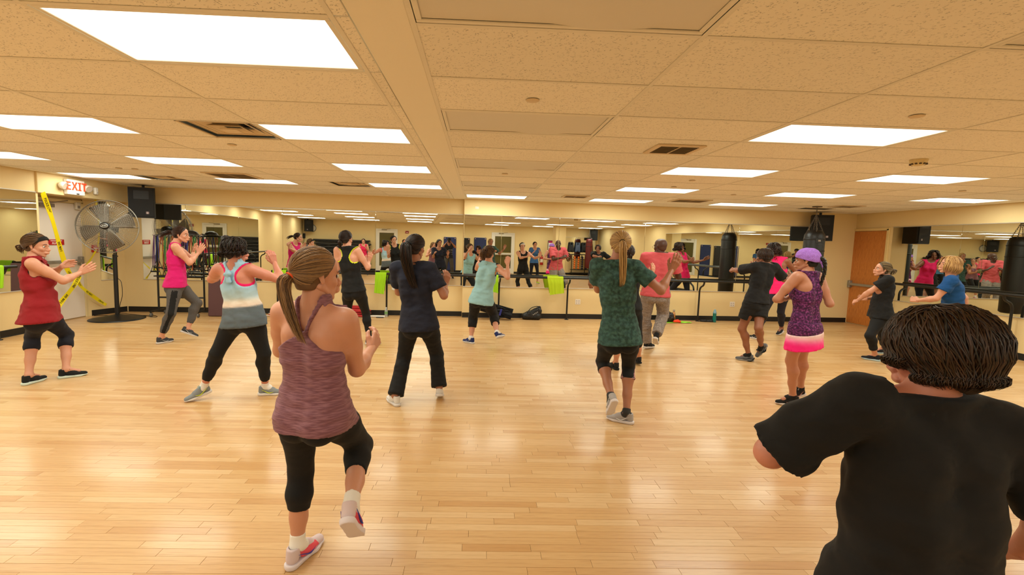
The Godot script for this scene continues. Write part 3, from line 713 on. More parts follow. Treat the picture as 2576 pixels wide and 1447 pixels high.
func build_left_corner() -> void:
	tape([Vector3(-6.86, 2.17, -7.46), Vector3(-6.97, 1.75, -7.72), Vector3(-7.05, 1.0, -8.0), Vector3(-7.08, 0.73, -8.2)], "yellow caution tape running down across the exit door from its upper left", 0.075, Vector3(1, 0, 0.2), true)
	tape([Vector3(-7.10, 0.75, -8.26), Vector3(-7.14, 0.58, -8.4), Vector3(-7.12, 0.35, -8.66), Vector3(-7.08, 0.19, -8.85)], "short yellow caution tape tail crossing to the baseboard at right", 0.06, Vector3(1, 0, 0.2), true)
	tape([Vector3(-7.06, 0.80, -8.28), Vector3(-7.0, 0.6, -8.05), Vector3(-6.98, 0.3, -7.72), Vector3(-6.95, 0.05, -7.5)], "broad yellow caution tape running down across the exit door to lower left", 0.085, Vector3(1, 0, 0.2), true)
	tape([Vector3(-7.17, 1.25, -8.80), Vector3(-7.15, 1.05, -8.62), Vector3(-7.10, 0.80, -8.32)], "thin yellow caution tape hanging from the fire alarm", 0.03, Vector3(1, 0, 0.3), false)
	tape([Vector3(-7.0, 2.17, -8.62), Vector3(-7.05, 1.9, -8.72), Vector3(-7.10, 1.5, -8.78), Vector3(-7.16, 1.3, -8.82)], "thin yellow caution tape hanging from the soffit behind the fan", 0.03, Vector3(1, 0, 0.3), false)
	# pedestal fan
	var o := thing("pedestal_fan", "large black pedestal fan with round wire cage in the left corner", "fan", T(-6.57, 0, -8.45))
	var blk := mat(Color(0.05, 0.047, 0.045), 0.45)
	var s := st(); lathe(s, [Vector2(0.42, 0.0), Vector2(0.42, 0.012), Vector2(0.36, 0.022), Vector2(0.1, 0.075), Vector2(0.045, 0.09), Vector2(0.0, 0.09)], 40); obj("base", s, blk, o)
	var p := st(); tube(p, [Vector3(0, 0.08, 0), Vector3(0, 1.18, 0)], 0.034, 14); obj("pole", p, blk, o)
	var p2 := st(); tube(p2, [Vector3(0, 1.16, 0), Vector3(0, 1.62, 0)], 0.020, 12); tube(p2, [Vector3(0.02, 1.15, 0), Vector3(0.05, 1.15, 0)], 0.014, 8); obj("upper_tube", p2, mat(Color(0.35, 0.33, 0.31), 0.35, {"metal": 0.7}), o)
	var hf := Transform3D(Basis(Vector3.UP, 0.30) * Basis(Vector3.RIGHT, -0.10), Vector3(-0.02, 1.675, 0.10))
	var m := st(); lathe(m, [Vector2(0.0, -0.26), Vector2(0.07, -0.25), Vector2(0.085, -0.20), Vector2(0.085, -0.09), Vector2(0.05, -0.07)], 20, hf * Transform3D(Basis(Vector3.RIGHT, PI / 2), Vector3.ZERO)); bx(m, Vector3(0, 1.62, -0.06), Vector3(0.05, 0.09, 0.07), 0.01); obj("motor", m, blk, o)
	var wire := mat(Color(0.62, 0.60, 0.56), 0.35, {"metal": 0.75})
	var R := 0.465
	for side in [1.0, -1.0]:
		var c := st()
		for i in 15:
			var r := 0.07 + (R - 0.07) * i / 14.0
			var z = side * (0.07 + 0.045 * sqrt(maxf(0.0, 1.0 - pow(r / R, 3.0)))) if i < 14 else side * 0.012
			var ring := []
			for k in 49: ring.append(hf * Vector3(cos(TAU * k / 48) * r, sin(TAU * k / 48) * r, z))
			tube(c, ring, 0.0016 if i < 14 else 0.006, 4, false)
		for k in 72:
			var a := TAU * k / 72
			var sp := []
			for i in 6:
				var r := 0.07 + (R - 0.07) * i / 5.0
				sp.append(hf * Vector3(cos(a) * r, sin(a) * r, side * (0.07 + 0.045 * sqrt(maxf(0.0, 1.0 - pow(r / R, 3.0)))) if i < 5 else side * 0.012))
			tube(c, sp, 0.0016 if k % 9 else 0.004, 4, false)
		obj("front_cage" if side > 0 else "rear_cage", c, wire, o)
	for k in 4:
		var b := st(); b.set_smooth_group(0)
		var a0 := TAU * k / 4 + 0.35
		for i in 6:
			for j in 6:
				var P := func(ii: int, jj: int) -> Vector3:
					var r := 0.06 + 0.35 * ii / 6.0; var a := a0 + (jj / 6.0 - 0.5) * (0.95 - 0.25 * ii / 6.0)
					return hf * Vector3(cos(a) * r, sin(a) * r, 0.05 * (jj / 6.0 - 0.5) * (1.2 - 0.4 * ii / 6.0))
				quad(b, P.call(i, j), P.call(i + 1, j), P.call(i + 1, j + 1), P.call(i, j + 1))
				quad(b, P.call(i, j + 1), P.call(i + 1, j + 1), P.call(i + 1, j), P.call(i, j))
		obj("blade", b, mat(Color(0.70, 0.66, 0.60), 0.35, {"metal": 0.6}), o)
	var hb := st(); lathe(hb, [Vector2(0.0, 0.135), Vector2(0.055, 0.133), Vector2(0.072, 0.122), Vector2(0.075, 0.10)], 28, hf * Transform3D(Basis(Vector3.RIGHT, PI / 2).scaled_local(Vector3(1, 1, 0.82)), Vector3.ZERO)); var bd := obj("badge", hb, mat(Color(0.04, 0.04, 0.05), 0.35), o)
	var hr := []
	for k in 33: hr.append(hf * Vector3(cos(TAU * k / 32) * 0.052, sin(TAU * k / 32) * 0.030, 0.137))
	var h2 := st(); tube(h2, hr, 0.004, 6, false)
	for k in 5: bx(h2, Vector3(-0.028 + k * 0.014, 0, 0.138), Vector3(0.008, 0.022, 0.003), 0.001, hf)
	obj("badge_mark", h2, mat(Color(0.8, 0.78, 0.75), 0.35, {"metal": 0.6}), bd)
	var cd := st(); tube(cd, curve([Vector3(0.03, 0.75, 0.0), Vector3(0.11, 0.68, 0.02), Vector3(0.12, 0.45, 0.02), Vector3(0.03, 0.25, -0.03), Vector3(0.0, 0.1, -0.06)], 24), 0.005, 6); tube(cd, curve([Vector3(0.0, 0.10, -0.06), Vector3(0.2, 0.04, -0.25), Vector3(0.5, 0.006, -0.25), Vector3(0.35, 0.006, -0.42), Vector3(-0.2, 0.006, -0.35), Vector3(-0.6, 0.01, -0.22)], 30), 0.005, 6); obj("power_cord", cd, blk, o)
	# rolling rack with exercise bands
	var k0 := thing("band_rack", "black rolling rack hung with coloured exercise bands behind the magenta top", "rack", T(-5.76, 0, -9.0, 0.07))
	var fr := st()
	for x in [-0.42, 0.42]:
		tube(fr, [Vector3(x, 0.09, 0), Vector3(x, 1.56, 0)], 0.018, 8); tube(fr, [Vector3(x, 0.10, -0.22), Vector3(x, 0.10, 0.26)], 0.018, 8)
	for y in [0.35, 0.75, 1.55]: tube(fr, [Vector3(-0.42, y, 0), Vector3(0.42, y, 0)], 0.016, 8)
	obj("frame", fr, blk, k0)
	var shelf := st(); bx(shelf, Vector3(0, 0.77, 0.0), Vector3(0.86, 0.02, 0.24), 0.004); obj("shelf", shelf, blk, k0)
	for x in [-0.42, 0.42]:
		for z in [-0.2, 0.24]:
			var c := st(); lathe(c, [Vector2(0.0, -0.014), Vector2(0.036, -0.014), Vector2(0.04, -0.008), Vector2(0.04, 0.008), Vector2(0.036, 0.014), Vector2(0.0, 0.014)], 16, Transform3D(Basis(Vector3(0, 0, 1), PI / 2), Vector3(x, 0.04, z))); obj("caster", c, mat(Color(0.35, 0.34, 0.33), 0.4), k0)
	var cols := [Color(0.28, 0.10, 0.36), Color(0.10, 0.13, 0.42), Color(0.55, 0.20, 0.08), Color(0.12, 0.42, 0.20), Color(0.05, 0.05, 0.06), Color(0.62, 0.35, 0.18), Color(0.10, 0.35, 0.42), Color(0.45, 0.12, 0.14)]
	for i in 13:
		var x := -0.40 + i * 0.066
		var hk := st(); tube(hk, [Vector3(x, 1.55, 0.01), Vector3(x, 1.53, 0.12), Vector3(x, 1.56, 0.15)], 0.005, 6); obj("hook", hk, mat(Color(0.7, 0.68, 0.65), 0.3, {"metal": 0.8}), k0)
		var b := st(); var dx := 0.02 + 0.012 * (i % 3); var bot := 0.86 + 0.10 * sin(i * 2.3)
		tube(b, curve([Vector3(x - dx, bot + 0.12, 0.13), Vector3(x - dx, 1.2, 0.12), Vector3(x, 1.55, 0.10), Vector3(x + dx, 1.2, 0.15), Vector3(x + dx, bot + 0.12, 0.14)], 20), 0.0075, 6)
		var bo := obj("exercise_band", b, mat(cols[i % 8], 0.5), k0)
		var hd := st()
		for e in [-1, 1]:
			tube(hd, [Vector3(x + e * dx, bot + 0.12, 0.13), Vector3(x + e * dx - 0.04, bot, 0.13), Vector3(x + e * dx + 0.04, bot, 0.13), Vector3(x + e * dx, bot + 0.12, 0.13)], 0.006, 5)
			tube(hd, [Vector3(x + e * dx - 0.045, bot, 0.13), Vector3(x + e * dx + 0.045, bot, 0.13)], 0.014, 8)
		obj("handle", hd, blk, bo)
	var bl := thing("exercise_ball_dome", "black dome trainer lying on top of the band rack", "balance dome", T(-5.55, 1.57, -9.02)); 
	var b1 := st(); lathe(b1, [Vector2(0.13, 0.0), Vector2(0.135, 0.012), Vector2(0.12, 0.03), Vector2(0.10, 0.06), Vector2(0.05, 0.085), Vector2(0.0, 0.09)], 24); obj("dome", b1, mat(Color(0.06, 0.06, 0.065), 0.4), bl)
	var b2 := st(); lathe(b2, [Vector2(0.0, 0.0), Vector2(0.14, 0.0), Vector2(0.142, 0.01), Vector2(0.13, 0.014)], 24); obj("rim", b2, blk, bl)
	# brown mat standing on its edge
	var pn := thing("standing_mat", "brown folded exercise mat standing upright behind the tie-back top", "mat", Transform3D(Basis(Vector3.UP, 0.06) * Basis(Vector3.RIGHT, -0.05), Vector3(-5.02, 0.003, -8.98)))
	for k in 2:
		var q := st(); bx(q, Vector3(0, 0.465, -0.022 + k * 0.036), Vector3(0.42, 0.925, 0.034), 0.012); obj("mat_leaf", q, mat(Color(0.34, 0.21, 0.22), 0.6, {"bump": 0.2, "nf": 0.1, "sc": 8.0}), pn)

# ------------------------------------------------------------------ small things on the floor and the barre
func towel(label: String, tf: Transform3D, w: float, front: float, rearl: float, col: Color, sd: int) -> void:
	var o := thing("towel", label, "towel", tf, "towels over the barres")
	var s := st(); s.set_smooth_group(0)
	var r := 0.027
	var nu := 20; var nv := 34
	var L := rearl + PI * r + front
	var P := func(i: int, j: int, off: float) -> Vector3:
		var u := float(i) / nu; var v := float(j) / nv * L
		var x := (u - 0.5) * w; var y := 0.0; var z := 0.0; var hang := 0.0; var sgn := 1.0
		if v < rearl: y = -(rearl - v); z = -r; hang = (rearl - v); sgn = -1.0
		elif v < rearl + PI * r:
			var a := (v - rearl) / r; y = sin(a) * r; z = -cos(a) * r; sgn = -cos(a)
		else: y = -(v - rearl - PI * r); z = r; hang = -y
		var fold := sin(u * 11.0 + sd) * 0.012 + sin(u * 23.0 + sd * 2.1) * 0.006
		z += sgn * (absf(fold) * 1.4) * smoothstep(0.0, 0.12, hang) + off * sgn
		x *= 1.0 - 0.22 * smoothstep(0.0, 0.3, hang) * (0.5 + 0.5 * sin(sd + u * 3.0))
		x += 0.03 * hang / 0.3 * sin(sd * 1.7)
		y += 0.05 * (u - 0.5) * smoothstep(0.1, 0.3, hang) * sin(sd * 0.9 + 1.0)
		if hang == 0.0: y += off
		return Vector3(x, y, z)
	for i in nu:
		for j in nv:
			quad(s, P.call(i, j, 0.004), P.call(i, j + 1, 0.004), P.call(i + 1, j + 1, 0.004), P.call(i + 1, j, 0.004))
			quad(s, P.call(i + 1, j, -0.001), P.call(i + 1, j + 1, -0.001), P.call(i, j + 1, -0.001), P.call(i, j, -0.001))
	obj("cloth", s, mat(col, 0.95, {"bump": 0.6, "nf": 0.2, "sc": 25.0, "rim": 0.3}), o)
	var hm := st(); var line := []
	for i in nu + 1: line.append(P.call(i, nv, 0.004) + Vector3(0, 0.004, 0))
	tube(hm, line, 0.005, 5); obj("hem", hm, mat(col * 0.93, 0.95), o)

func barre_at(x: float) -> Transform3D:
	var a := back_w(-4.10, 0.9, 0.30).origin; var b := back_e(6.9, 0.9, 0.30).origin
	var t := (x - a.x) / (b.x - a.x)
	return Transform3D(Basis(Vector3.UP, atan2(-(b.z - a.z), b.x - a.x)), a.lerp(b, t))

func build_floor_things() -> void:
	var lime := Color(0.62, 0.83, 0.10); var limey := Color(0.72, 0.83, 0.12)
	towel("bright green towel over the barre between the black tank top and the navy shirt", barre_at(-1.97), 0.22, 0.40, 0.34, lime, 3)
	towel("narrow green towel over the barre beside the pale blue tank top", barre_at(0.34), 0.16, 0.33, 0.3, lime, 5)
	towel("wide yellow green towel over the barre at the centre of the back wall", barre_at(1.62), 0.34, 0.34, 0.30, limey, 8)
	towel("white and black towel over the barre behind the navy shirt", barre_at(-1.66), 0.16, 0.34, 0.3, Color(0.86, 0.84, 0.80), 11)
	towel("green towel over the barre of the left wall", west(-6.45, 1.05, 0.26), 0.2, 0.30, 0.28, lime, 14)
	towel("green towel over the near end of the back barre behind the tie-back top", barre_at(-3.95), 0.26, 0.2, 0.2, lime, 17)
	# red padded bars in a heap
	var red := mat(Color(0.70, 0.07, 0.11), 0.5, {"bump": 0.3, "nf": 0.1, "sc": 10.0}); var steel := mat(Color(0.88, 0.85, 0.82), 0.35)
	var heap := [[-2.75, 0.16, -9.45, 0.03, 0.9, 0.02], [-2.65, 0.10, -9.38, -0.10, 0.85, 0.05], [-2.60, 0.14, -9.36, 0.10, 0.8, -0.04], [-2.55, 0.06, -9.36, 0.12, 0.7, 0.03], [-2.8, 0.05, -9.30, -0.2, 0.75, 0.0], [-2.45, 0.04, -9.26, -0.45, 0.6, 0.0], [-2.7, 0.19, -9.5, -0.08, 0.7, 0.0]]
	for i in heap.size():
		var q = heap[i]
		var o := thing("padded_bar", "red padded exercise bar, %s in the heap under the barre" % ["longest", "second longest", "third from the top", "thin one in the middle", "lower left one", "short slanting front one", "topmost"][i], "exercise bar", Transform3D(Basis(Vector3.UP, q[3]) * Basis(Vector3(0, 0, 1), q[5]), Vector3(q[0], q[1], q[2])), "red padded bars")
		var s := st(); tube(s, [Vector3(-q[4] / 2, 0, 0), Vector3(-q[4] / 2 + 0.01, 0, 0), Vector3(q[4] / 2 - 0.01, 0, 0), Vector3(q[4] / 2, 0, 0)], [0.018, 0.022, 0.022, 0.018], 12); obj("foam_sleeve", s, red, o)
		var c := st(); for e in [-1, 1]: lathe(c, [Vector2(0.0, 0.0), Vector2(0.016, 0.0), Vector2(0.016, 0.016), Vector2(0.0, 0.018)], 12, Transform3D(Basis(Vector3(0, 0, 1), -e * PI / 2), Vector3(e * q[4] / 2, 0, 0)))
		obj("end_cap", c, mat(Color(0.5, 0.05, 0.08), 0.5), o)
	var wb := thing("metal_bar", "white metal bar on the floor beside the clear water bottle", "exercise bar", T(-2.25, 0.02, -9.33, 0.02))
	var w1 := st(); tube(w1, [Vector3(-0.55, 0, 0), Vector3(0.35, 0, 0)], 0.018, 12); obj("bar", w1, steel, wb)
	var w2 := st(); tube(w2, [Vector3(0.1, 0, 0), Vector3(0.36, 0, 0)], 0.021, 12); obj("grip", w2, mat(Color(0.9, 0.88, 0.85), 0.5), wb)
	for i in 3:
		var o := thing("hand_strap", "red strap bar, %s on the floor at the left end of the barre" % ["lowest", "middle", "upper folded one"][i], "exercise bar", T(-3.98 + i * 0.1, 0.025 + i * 0.035, -9.16 + i * 0.03, 0.1 - 0.25 * i), "red strap bars")
		var s := st(); tube(s, curve([Vector3(-0.18, 0, 0), Vector3(-0.05, 0.01, 0.03), Vector3(0.08, 0.0, -0.02), Vector3(0.24, 0, 0.01)], 12), 0.02, 8, true, 0.6); obj("strap", s, red, o)
		var c := st(); tube(c, [Vector3(-0.28, -0.005, 0.02), Vector3(0.25, -0.005, 0.03)], 0.008, 6); obj("rod", c, steel, o)
	# mats rolled up
	var rm := thing("rolled_mat", "grey rolled exercise mat lying against the wall under the left barre", "rolled mat", T(-3.55, 0.13, -9.34, 0.1))
	var r1 := st(); tube(r1, [Vector3(-0.32, 0, 0), Vector3(-0.31, 0, 0), Vector3(0.31, 0, 0), Vector3(0.32, 0, 0)], [0.115, 0.125, 0.125, 0.115], 24); obj("roll", r1, mat(Color(0.22, 0.23, 0.24), 0.6), rm)
	var r2 := st(); for e in [-1, 1]: lathe(r2, [Vector2(0.0, 0.0), Vector2(0.05, 0.004), Vector2(0.11, 0.0)], 20, Transform3D(Basis(Vector3(0, 0, 1), -e * PI / 2), Vector3(e * 0.321, 0, 0)))
	obj("roll_end", r2, mat(Color(0.14, 0.14, 0.15), 0.7), rm)
	var lm := thing("loose_mat", "dark grey half unrolled mat leaning on the barre post behind the pale blue top", "rolled mat", Transform3D(Basis(Vector3.UP, -0.1) * Basis(Vector3(0, 0, 1), -0.24), Vector3(0.40, 0.20, -9.42)))
	var l1 := st(); l1.set_smooth_group(0)
	for i in 30:
		for j in 4:
			var P := func(a: int, b: int) -> Vector3:
				var t := a / 30.0 * 8.2 - 0.6; var rr := 0.075 + 0.007 * t
				return Vector3(-0.32 + b * 0.165, sin(t) * rr, cos(t) * rr)
			quad(l1, P.call(i, j), P.call(i, j + 1), P.call(i + 1, j + 1), P.call(i + 1, j)); quad(l1, P.call(i + 1, j), P.call(i + 1, j + 1), P.call(i, j + 1), P.call(i, j))
	obj("mat_sheet", l1, mat(Color(0.13, 0.125, 0.13), 0.7, {"bump": 0.3, "nf": 0.1, "sc": 10.0}), lm)
	var l2 := st(); bx(l2, Vector3(0.1, 0.0, 0.13), Vector3(0.04, 0.14, 0.006), 0.002); obj("strap", l2, mat(Color(0.12, 0.16, 0.5), 0.6), lm)
	# bags
	var duf := thing("duffel_bag", "black handbag with pale print slumped under the barre at centre", "bag", T(1.15, 0, -9.52))
	put("body", blob([[Vector3(-0.14, 0.07, 0), Vector3(0.13, 0.07, 0), 0.07, 0.075], [Vector3(-0.06, 0.11, 0), Vector3(0.15, 0.18, -0.02), 0.07, 0.07], [Vector3(0.1, 0.2, -0.02), Vector3(0.17, 0.26, -0.03), 0.05, 0.03]], 0.02, 0.014, [[0, Vector3.ZERO, Vector3.DOWN]], 0.008, 14.0), mat(Color(0.035, 0.033, 0.035), 0.5), duf)
	var d2 := st(); tube(d2, curve([Vector3(-0.1, 0.15, 0.06), Vector3(-0.02, 0.25, 0.05), Vector3(0.1, 0.29, 0.03), Vector3(0.18, 0.27, 0.0)], 16), 0.008, 6); tube(d2, curve([Vector3(-0.05, 0.15, 0.08), Vector3(0.02, 0.22, 0.08), Vector3(0.12, 0.26, 0.06), Vector3(0.17, 0.2, 0.05)], 16), 0.008, 6); obj("strap", d2, mat(Color(0.04, 0.04, 0.04), 0.5), duf)
	var d3 := st(); for k in 4: bx(d3, Vector3(0.03 + k * 0.028, 0.12 + k * 0.018, 0.088), Vector3(0.02, 0.022, 0.004), 0.001)
	obj("print", d3, mat(Color(0.6, 0.58, 0.56), 0.5), duf)
	var bg := thing("tote_bag", "black tote bag with brown handle behind the grey sweatpants", "bag", T(4.07, 0, -9.64))
	put("body", blob([[Vector3(-0.11, 0.08, 0), Vector3(0.13, 0.08, 0), 0.07, 0.07], [Vector3(-0.11, 0.16, 0), Vector3(0.12, 0.15, 0), 0.055, 0.06]], 0.02, 0.013, [[0, Vector3.ZERO, Vector3.DOWN]], 0.012, 22.0), mat(Color(0.05, 0.035, 0.045), 0.35), bg)
	var g2 := st(); tube(g2, curve([Vector3(-0.1, 0.19, 0.03), Vector3(-0.05, 0.24, 0.03), Vector3(0.06, 0.235, 0.03), Vector3(0.1, 0.2, 0.03)], 14), 0.008, 6); obj("handle", g2, mat(Color(0.35, 0.2, 0.12), 0.5), bg)
	bottle("slim copper water bottle beside the black tote bag", Vector3(4.24, 0.004, -9.62), [Vector2(0.0, 0.0), Vector2(0.032, 0.0), Vector2(0.035, 0.008), Vector2(0.035, 0.16), Vector2(0.03, 0.19), Vector2(0.017, 0.22), Vector2(0.016, 0.235)], mat(Color(0.72, 0.52, 0.34), 0.3, {"metal": 0.7}), [Vector2(0.02, 0.232), Vector2(0.02, 0.27), Vector2(0.0, 0.272)], mat(Color(0.55, 0.50, 0.46), 0.35, {"metal": 0.6}))
	bottle("teal sports bottle with grey flip lid on the floor at right", Vector3(5.22, 0.0, -9.78), [Vector2(0.0, 0.0), Vector2(0.036, 0.0), Vector2(0.039, 0.01), Vector2(0.039, 0.10), Vector2(0.033, 0.12), Vector2(0.036, 0.15), Vector2(0.037, 0.2)], mat(Color(0.02, 0.42, 0.38), 0.15), [Vector2(0.038, 0.198), Vector2(0.038, 0.222), Vector2(0.03, 0.232), Vector2(0.022, 0.27), Vector2(0.012, 0.285), Vector2(0.0, 0.286)], mat(Color(0.45, 0.6, 0.66), 0.4))
	var wat := StandardMaterial3D.new(); wat.albedo_color = Color(0.92, 0.96, 0.94, 0.25); wat.transparency = BaseMaterial3D.TRANSPARENCY_ALPHA; wat.roughness = 0.05
	bottle("clear plastic water bottle standing by the white bar", Vector3(-1.87, 0.0, -9.36), [Vector2(0.0, 0.0), Vector2(0.03, 0.0), Vector2(0.033, 0.01), Vector2(0.031, 0.05), Vector2(0.033, 0.06), Vector2(0.033, 0.13), Vector2(0.022, 0.165), Vector2(0.013, 0.18), Vector2(0.013, 0.19)], wat, [Vector2(0.015, 0.188), Vector2(0.015, 0.205), Vector2(0.0, 0.206)], mat(Color(0.92, 0.92, 0.92), 0.4))
	var lb := st(); lathe(lb, [Vector2(0.0335, 0.07), Vector2(0.0338, 0.075), Vector2(0.0338, 0.115), Vector2(0.0335, 0.12)], 18); obj("label_band", lb, mat(Color(0.45, 0.62, 0.38), 0.5), get_child(get_child_count() - 1))
	var ph := thing("phone", "dark phone lying on the floor beside the clear water bottle", "phone", T(-1.98, 0.004, -9.29, 0.1))
	var p1 := st(); bx(p1, Vector3(0, 0.004, 0), Vector3(0.15, 0.008, 0.075), 0.003); obj("case", p1, mat(Color(0.05, 0.05, 0.07), 0.4), ph)
	var p2 := st(); bx(p2, Vector3(0, 0.0085, 0), Vector3(0.13, 0.001, 0.065)); obj("screen", p2, mat(Color(0.02, 0.02, 0.03), 0.1), ph)
	var cl := thing("green_towel_on_floor", "lime green towel spread on the floor under the black tote bag", "towel", T(4.25, 0, -9.60))
	var c1 := st(); c1.set_smooth_group(0)
	for i in 24:
		for j in 10:
			var P := func(a: int, b: int) -> Vector3:
				var u := a / 24.0; var v := b / 10.0
				return Vector3((u - 0.5) * 0.75, 0.006 + 0.022 * absf(sin(u * 13.0) * cos(v * 4.0 + u * 5.0)) * smoothstep(0.3, 0.8, u), (v - 0.5) * 0.26 * (1.0 - 0.35 * u) - 0.03 * u)
			quad(c1, P.call(i, j + 1), P.call(i + 1, j + 1), P.call(i + 1, j), P.call(i, j))
	obj("cloth", c1, mat(Color(0.60, 0.84, 0.22), 0.95, {"twoside": 1}), cl)
	var og := thing("orange_cloth", "small crumpled orange cloth beside the copper bottle", "cloth", T(4.29, 0.01, -9.55))
	put("cloth", blob([[Vector3(-0.05, 0.02, 0), Vector3(0.05, 0.02, 0.01), 0.028, 0.024], [Vector3(-0.01, 0.04, 0), Vector3(0.02, 0.045, 0), 0.02, 0.02]], 0.01, 0.008, [[0, Vector3.ZERO, Vector3.DOWN]], 0.008, 40.0), mat(Color(0.92, 0.24, 0.08), 0.8), og)
	var gl := thing("black_gloves", "pair of black gloves on the floor beside the barre post", "gloves", T(5.05, 0.0, -9.80))
	for e in 2: put("glove", blob([[Vector3(-0.12 + e * 0.14, 0.02, 0), Vector3(-0.03 + e * 0.14, 0.025, 0.02), 0.022, 0.026], [Vector3(-0.03 + e * 0.14, 0.02, 0.02), Vector3(0.05 + e * 0.14, 0.014, 0.03), 0.018, 0.012]], 0.01, 0.008, [[0, Vector3.ZERO, Vector3.DOWN]], 0.004, 30.0), mat(Color(0.03, 0.03, 0.033), 0.6), gl)

func bottle(label: String, at: Vector3, prof: Array, m: Material, cap: Array, cm: Material) -> void:
	var o := thing("water_bottle", label, "bottle", Transform3D(Basis(), at), "water bottles on the floor")
	var s := st(); lathe(s, prof, 20); obj("body", s, m, o)
	var c := st(); lathe(c, cap, 16); obj("cap", c, cm, o)

# ------------------------------------------------------------------ what the mirrors show of the rear of the room
func glass_door(n: int, x: float, w: float, label: String) -> void:
	var o := Node3D.new(); o.name = "door_%d" % n; o.transform = rear(x, 0, 0.0); add_child(o, true); structure(o, label); o.set_meta("category", "door")
	var fr := mat(Color(0.90, 0.88, 0.84), 0.5); var h := 2.07
	var f := st()
	for e in [-1, 1]: bx(f, Vector3(e * (w / 2 + 0.03), h / 2, 0.02), Vector3(0.07, h, 0.05), 0.004); bx(f, Vector3(e * (w / 2 - 0.06), h / 2, 0.03), Vector3(0.11, h - 0.02, 0.04), 0.004)
	bx(f, Vector3(0, h + 0.03, 0.02), Vector3(w + 0.13, 0.07, 0.05), 0.004); bx(f, Vector3(0, h - 0.07, 0.03), Vector3(w - 0.2, 0.12, 0.04), 0.004)
	bx(f, Vector3(0, 0.14, 0.03), Vector3(w - 0.2, 0.26, 0.04), 0.004); bx(f, Vector3(0, 1.02, 0.03), Vector3(w - 0.2, 0.10, 0.04), 0.004)
	obj("door_frame", f, fr, o)
	for y in [0.62, 1.52]:
		var g := st(); bx(g, Vector3(0, y, 0.02), Vector3(w - 0.22, 0.82, 0.006)); obj("pane", g, mat(Color(0.36, 0.33, 0.18), 0.12), o)
	var c := st(); bx(c, Vector3(0.12, h + 0.02, 0.07), Vector3(0.25, 0.06, 0.05), 0.006); tube(c, [Vector3(0.0, h + 0.05, 0.09), Vector3(-0.2, h + 0.07, 0.16)], 0.01, 6); obj("door_closer", c, mat(Color(0.6, 0.55, 0.45), 0.4, {"metal": 0.4}), o)
	var b := st(); bx(b, Vector3(0, 1.02, 0.09), Vector3(w * 0.8, 0.05, 0.03), 0.006); obj("push_bar", b, mat(Color(0.8, 0.78, 0.74), 0.4), o)

func hung_mat(label: String, x: float, col: Color, w: float, h: float, group: String) -> void:
	var o := thing("hanging_mat", label, "mat", rear(x, 0.10, 0.04), group)
	var s := st(); bx(s, Vector3(0, h / 2, 0), Vector3(w, h, 0.05), 0.02); obj("pad", s, mat(col, 0.5, {"bump": 0.3, "nf": 0.1, "sc": 6.0}), o)
	for e in [-1, 1]:
		var g := st(); lathe(g, [Vector2(0.0, 0.004), Vector2(0.016, 0.004), Vector2(0.026, 0.0)], 12, Transform3D(Basis(Vector3.RIGHT, PI / 2), Vector3(e * (w / 2 - 0.06), h - 0.06, 0.027))); obj("grommet", g, mat(Color(0.75, 0.6, 0.6), 0.4), o)
	var k := st(); bx(k, Vector3(0, h + 0.0, -0.02), Vector3(0.5, 0.03, 0.03), 0.004); obj("hook_rail", k, mat(Color(0.88, 0.85, 0.8), 0.4), o)

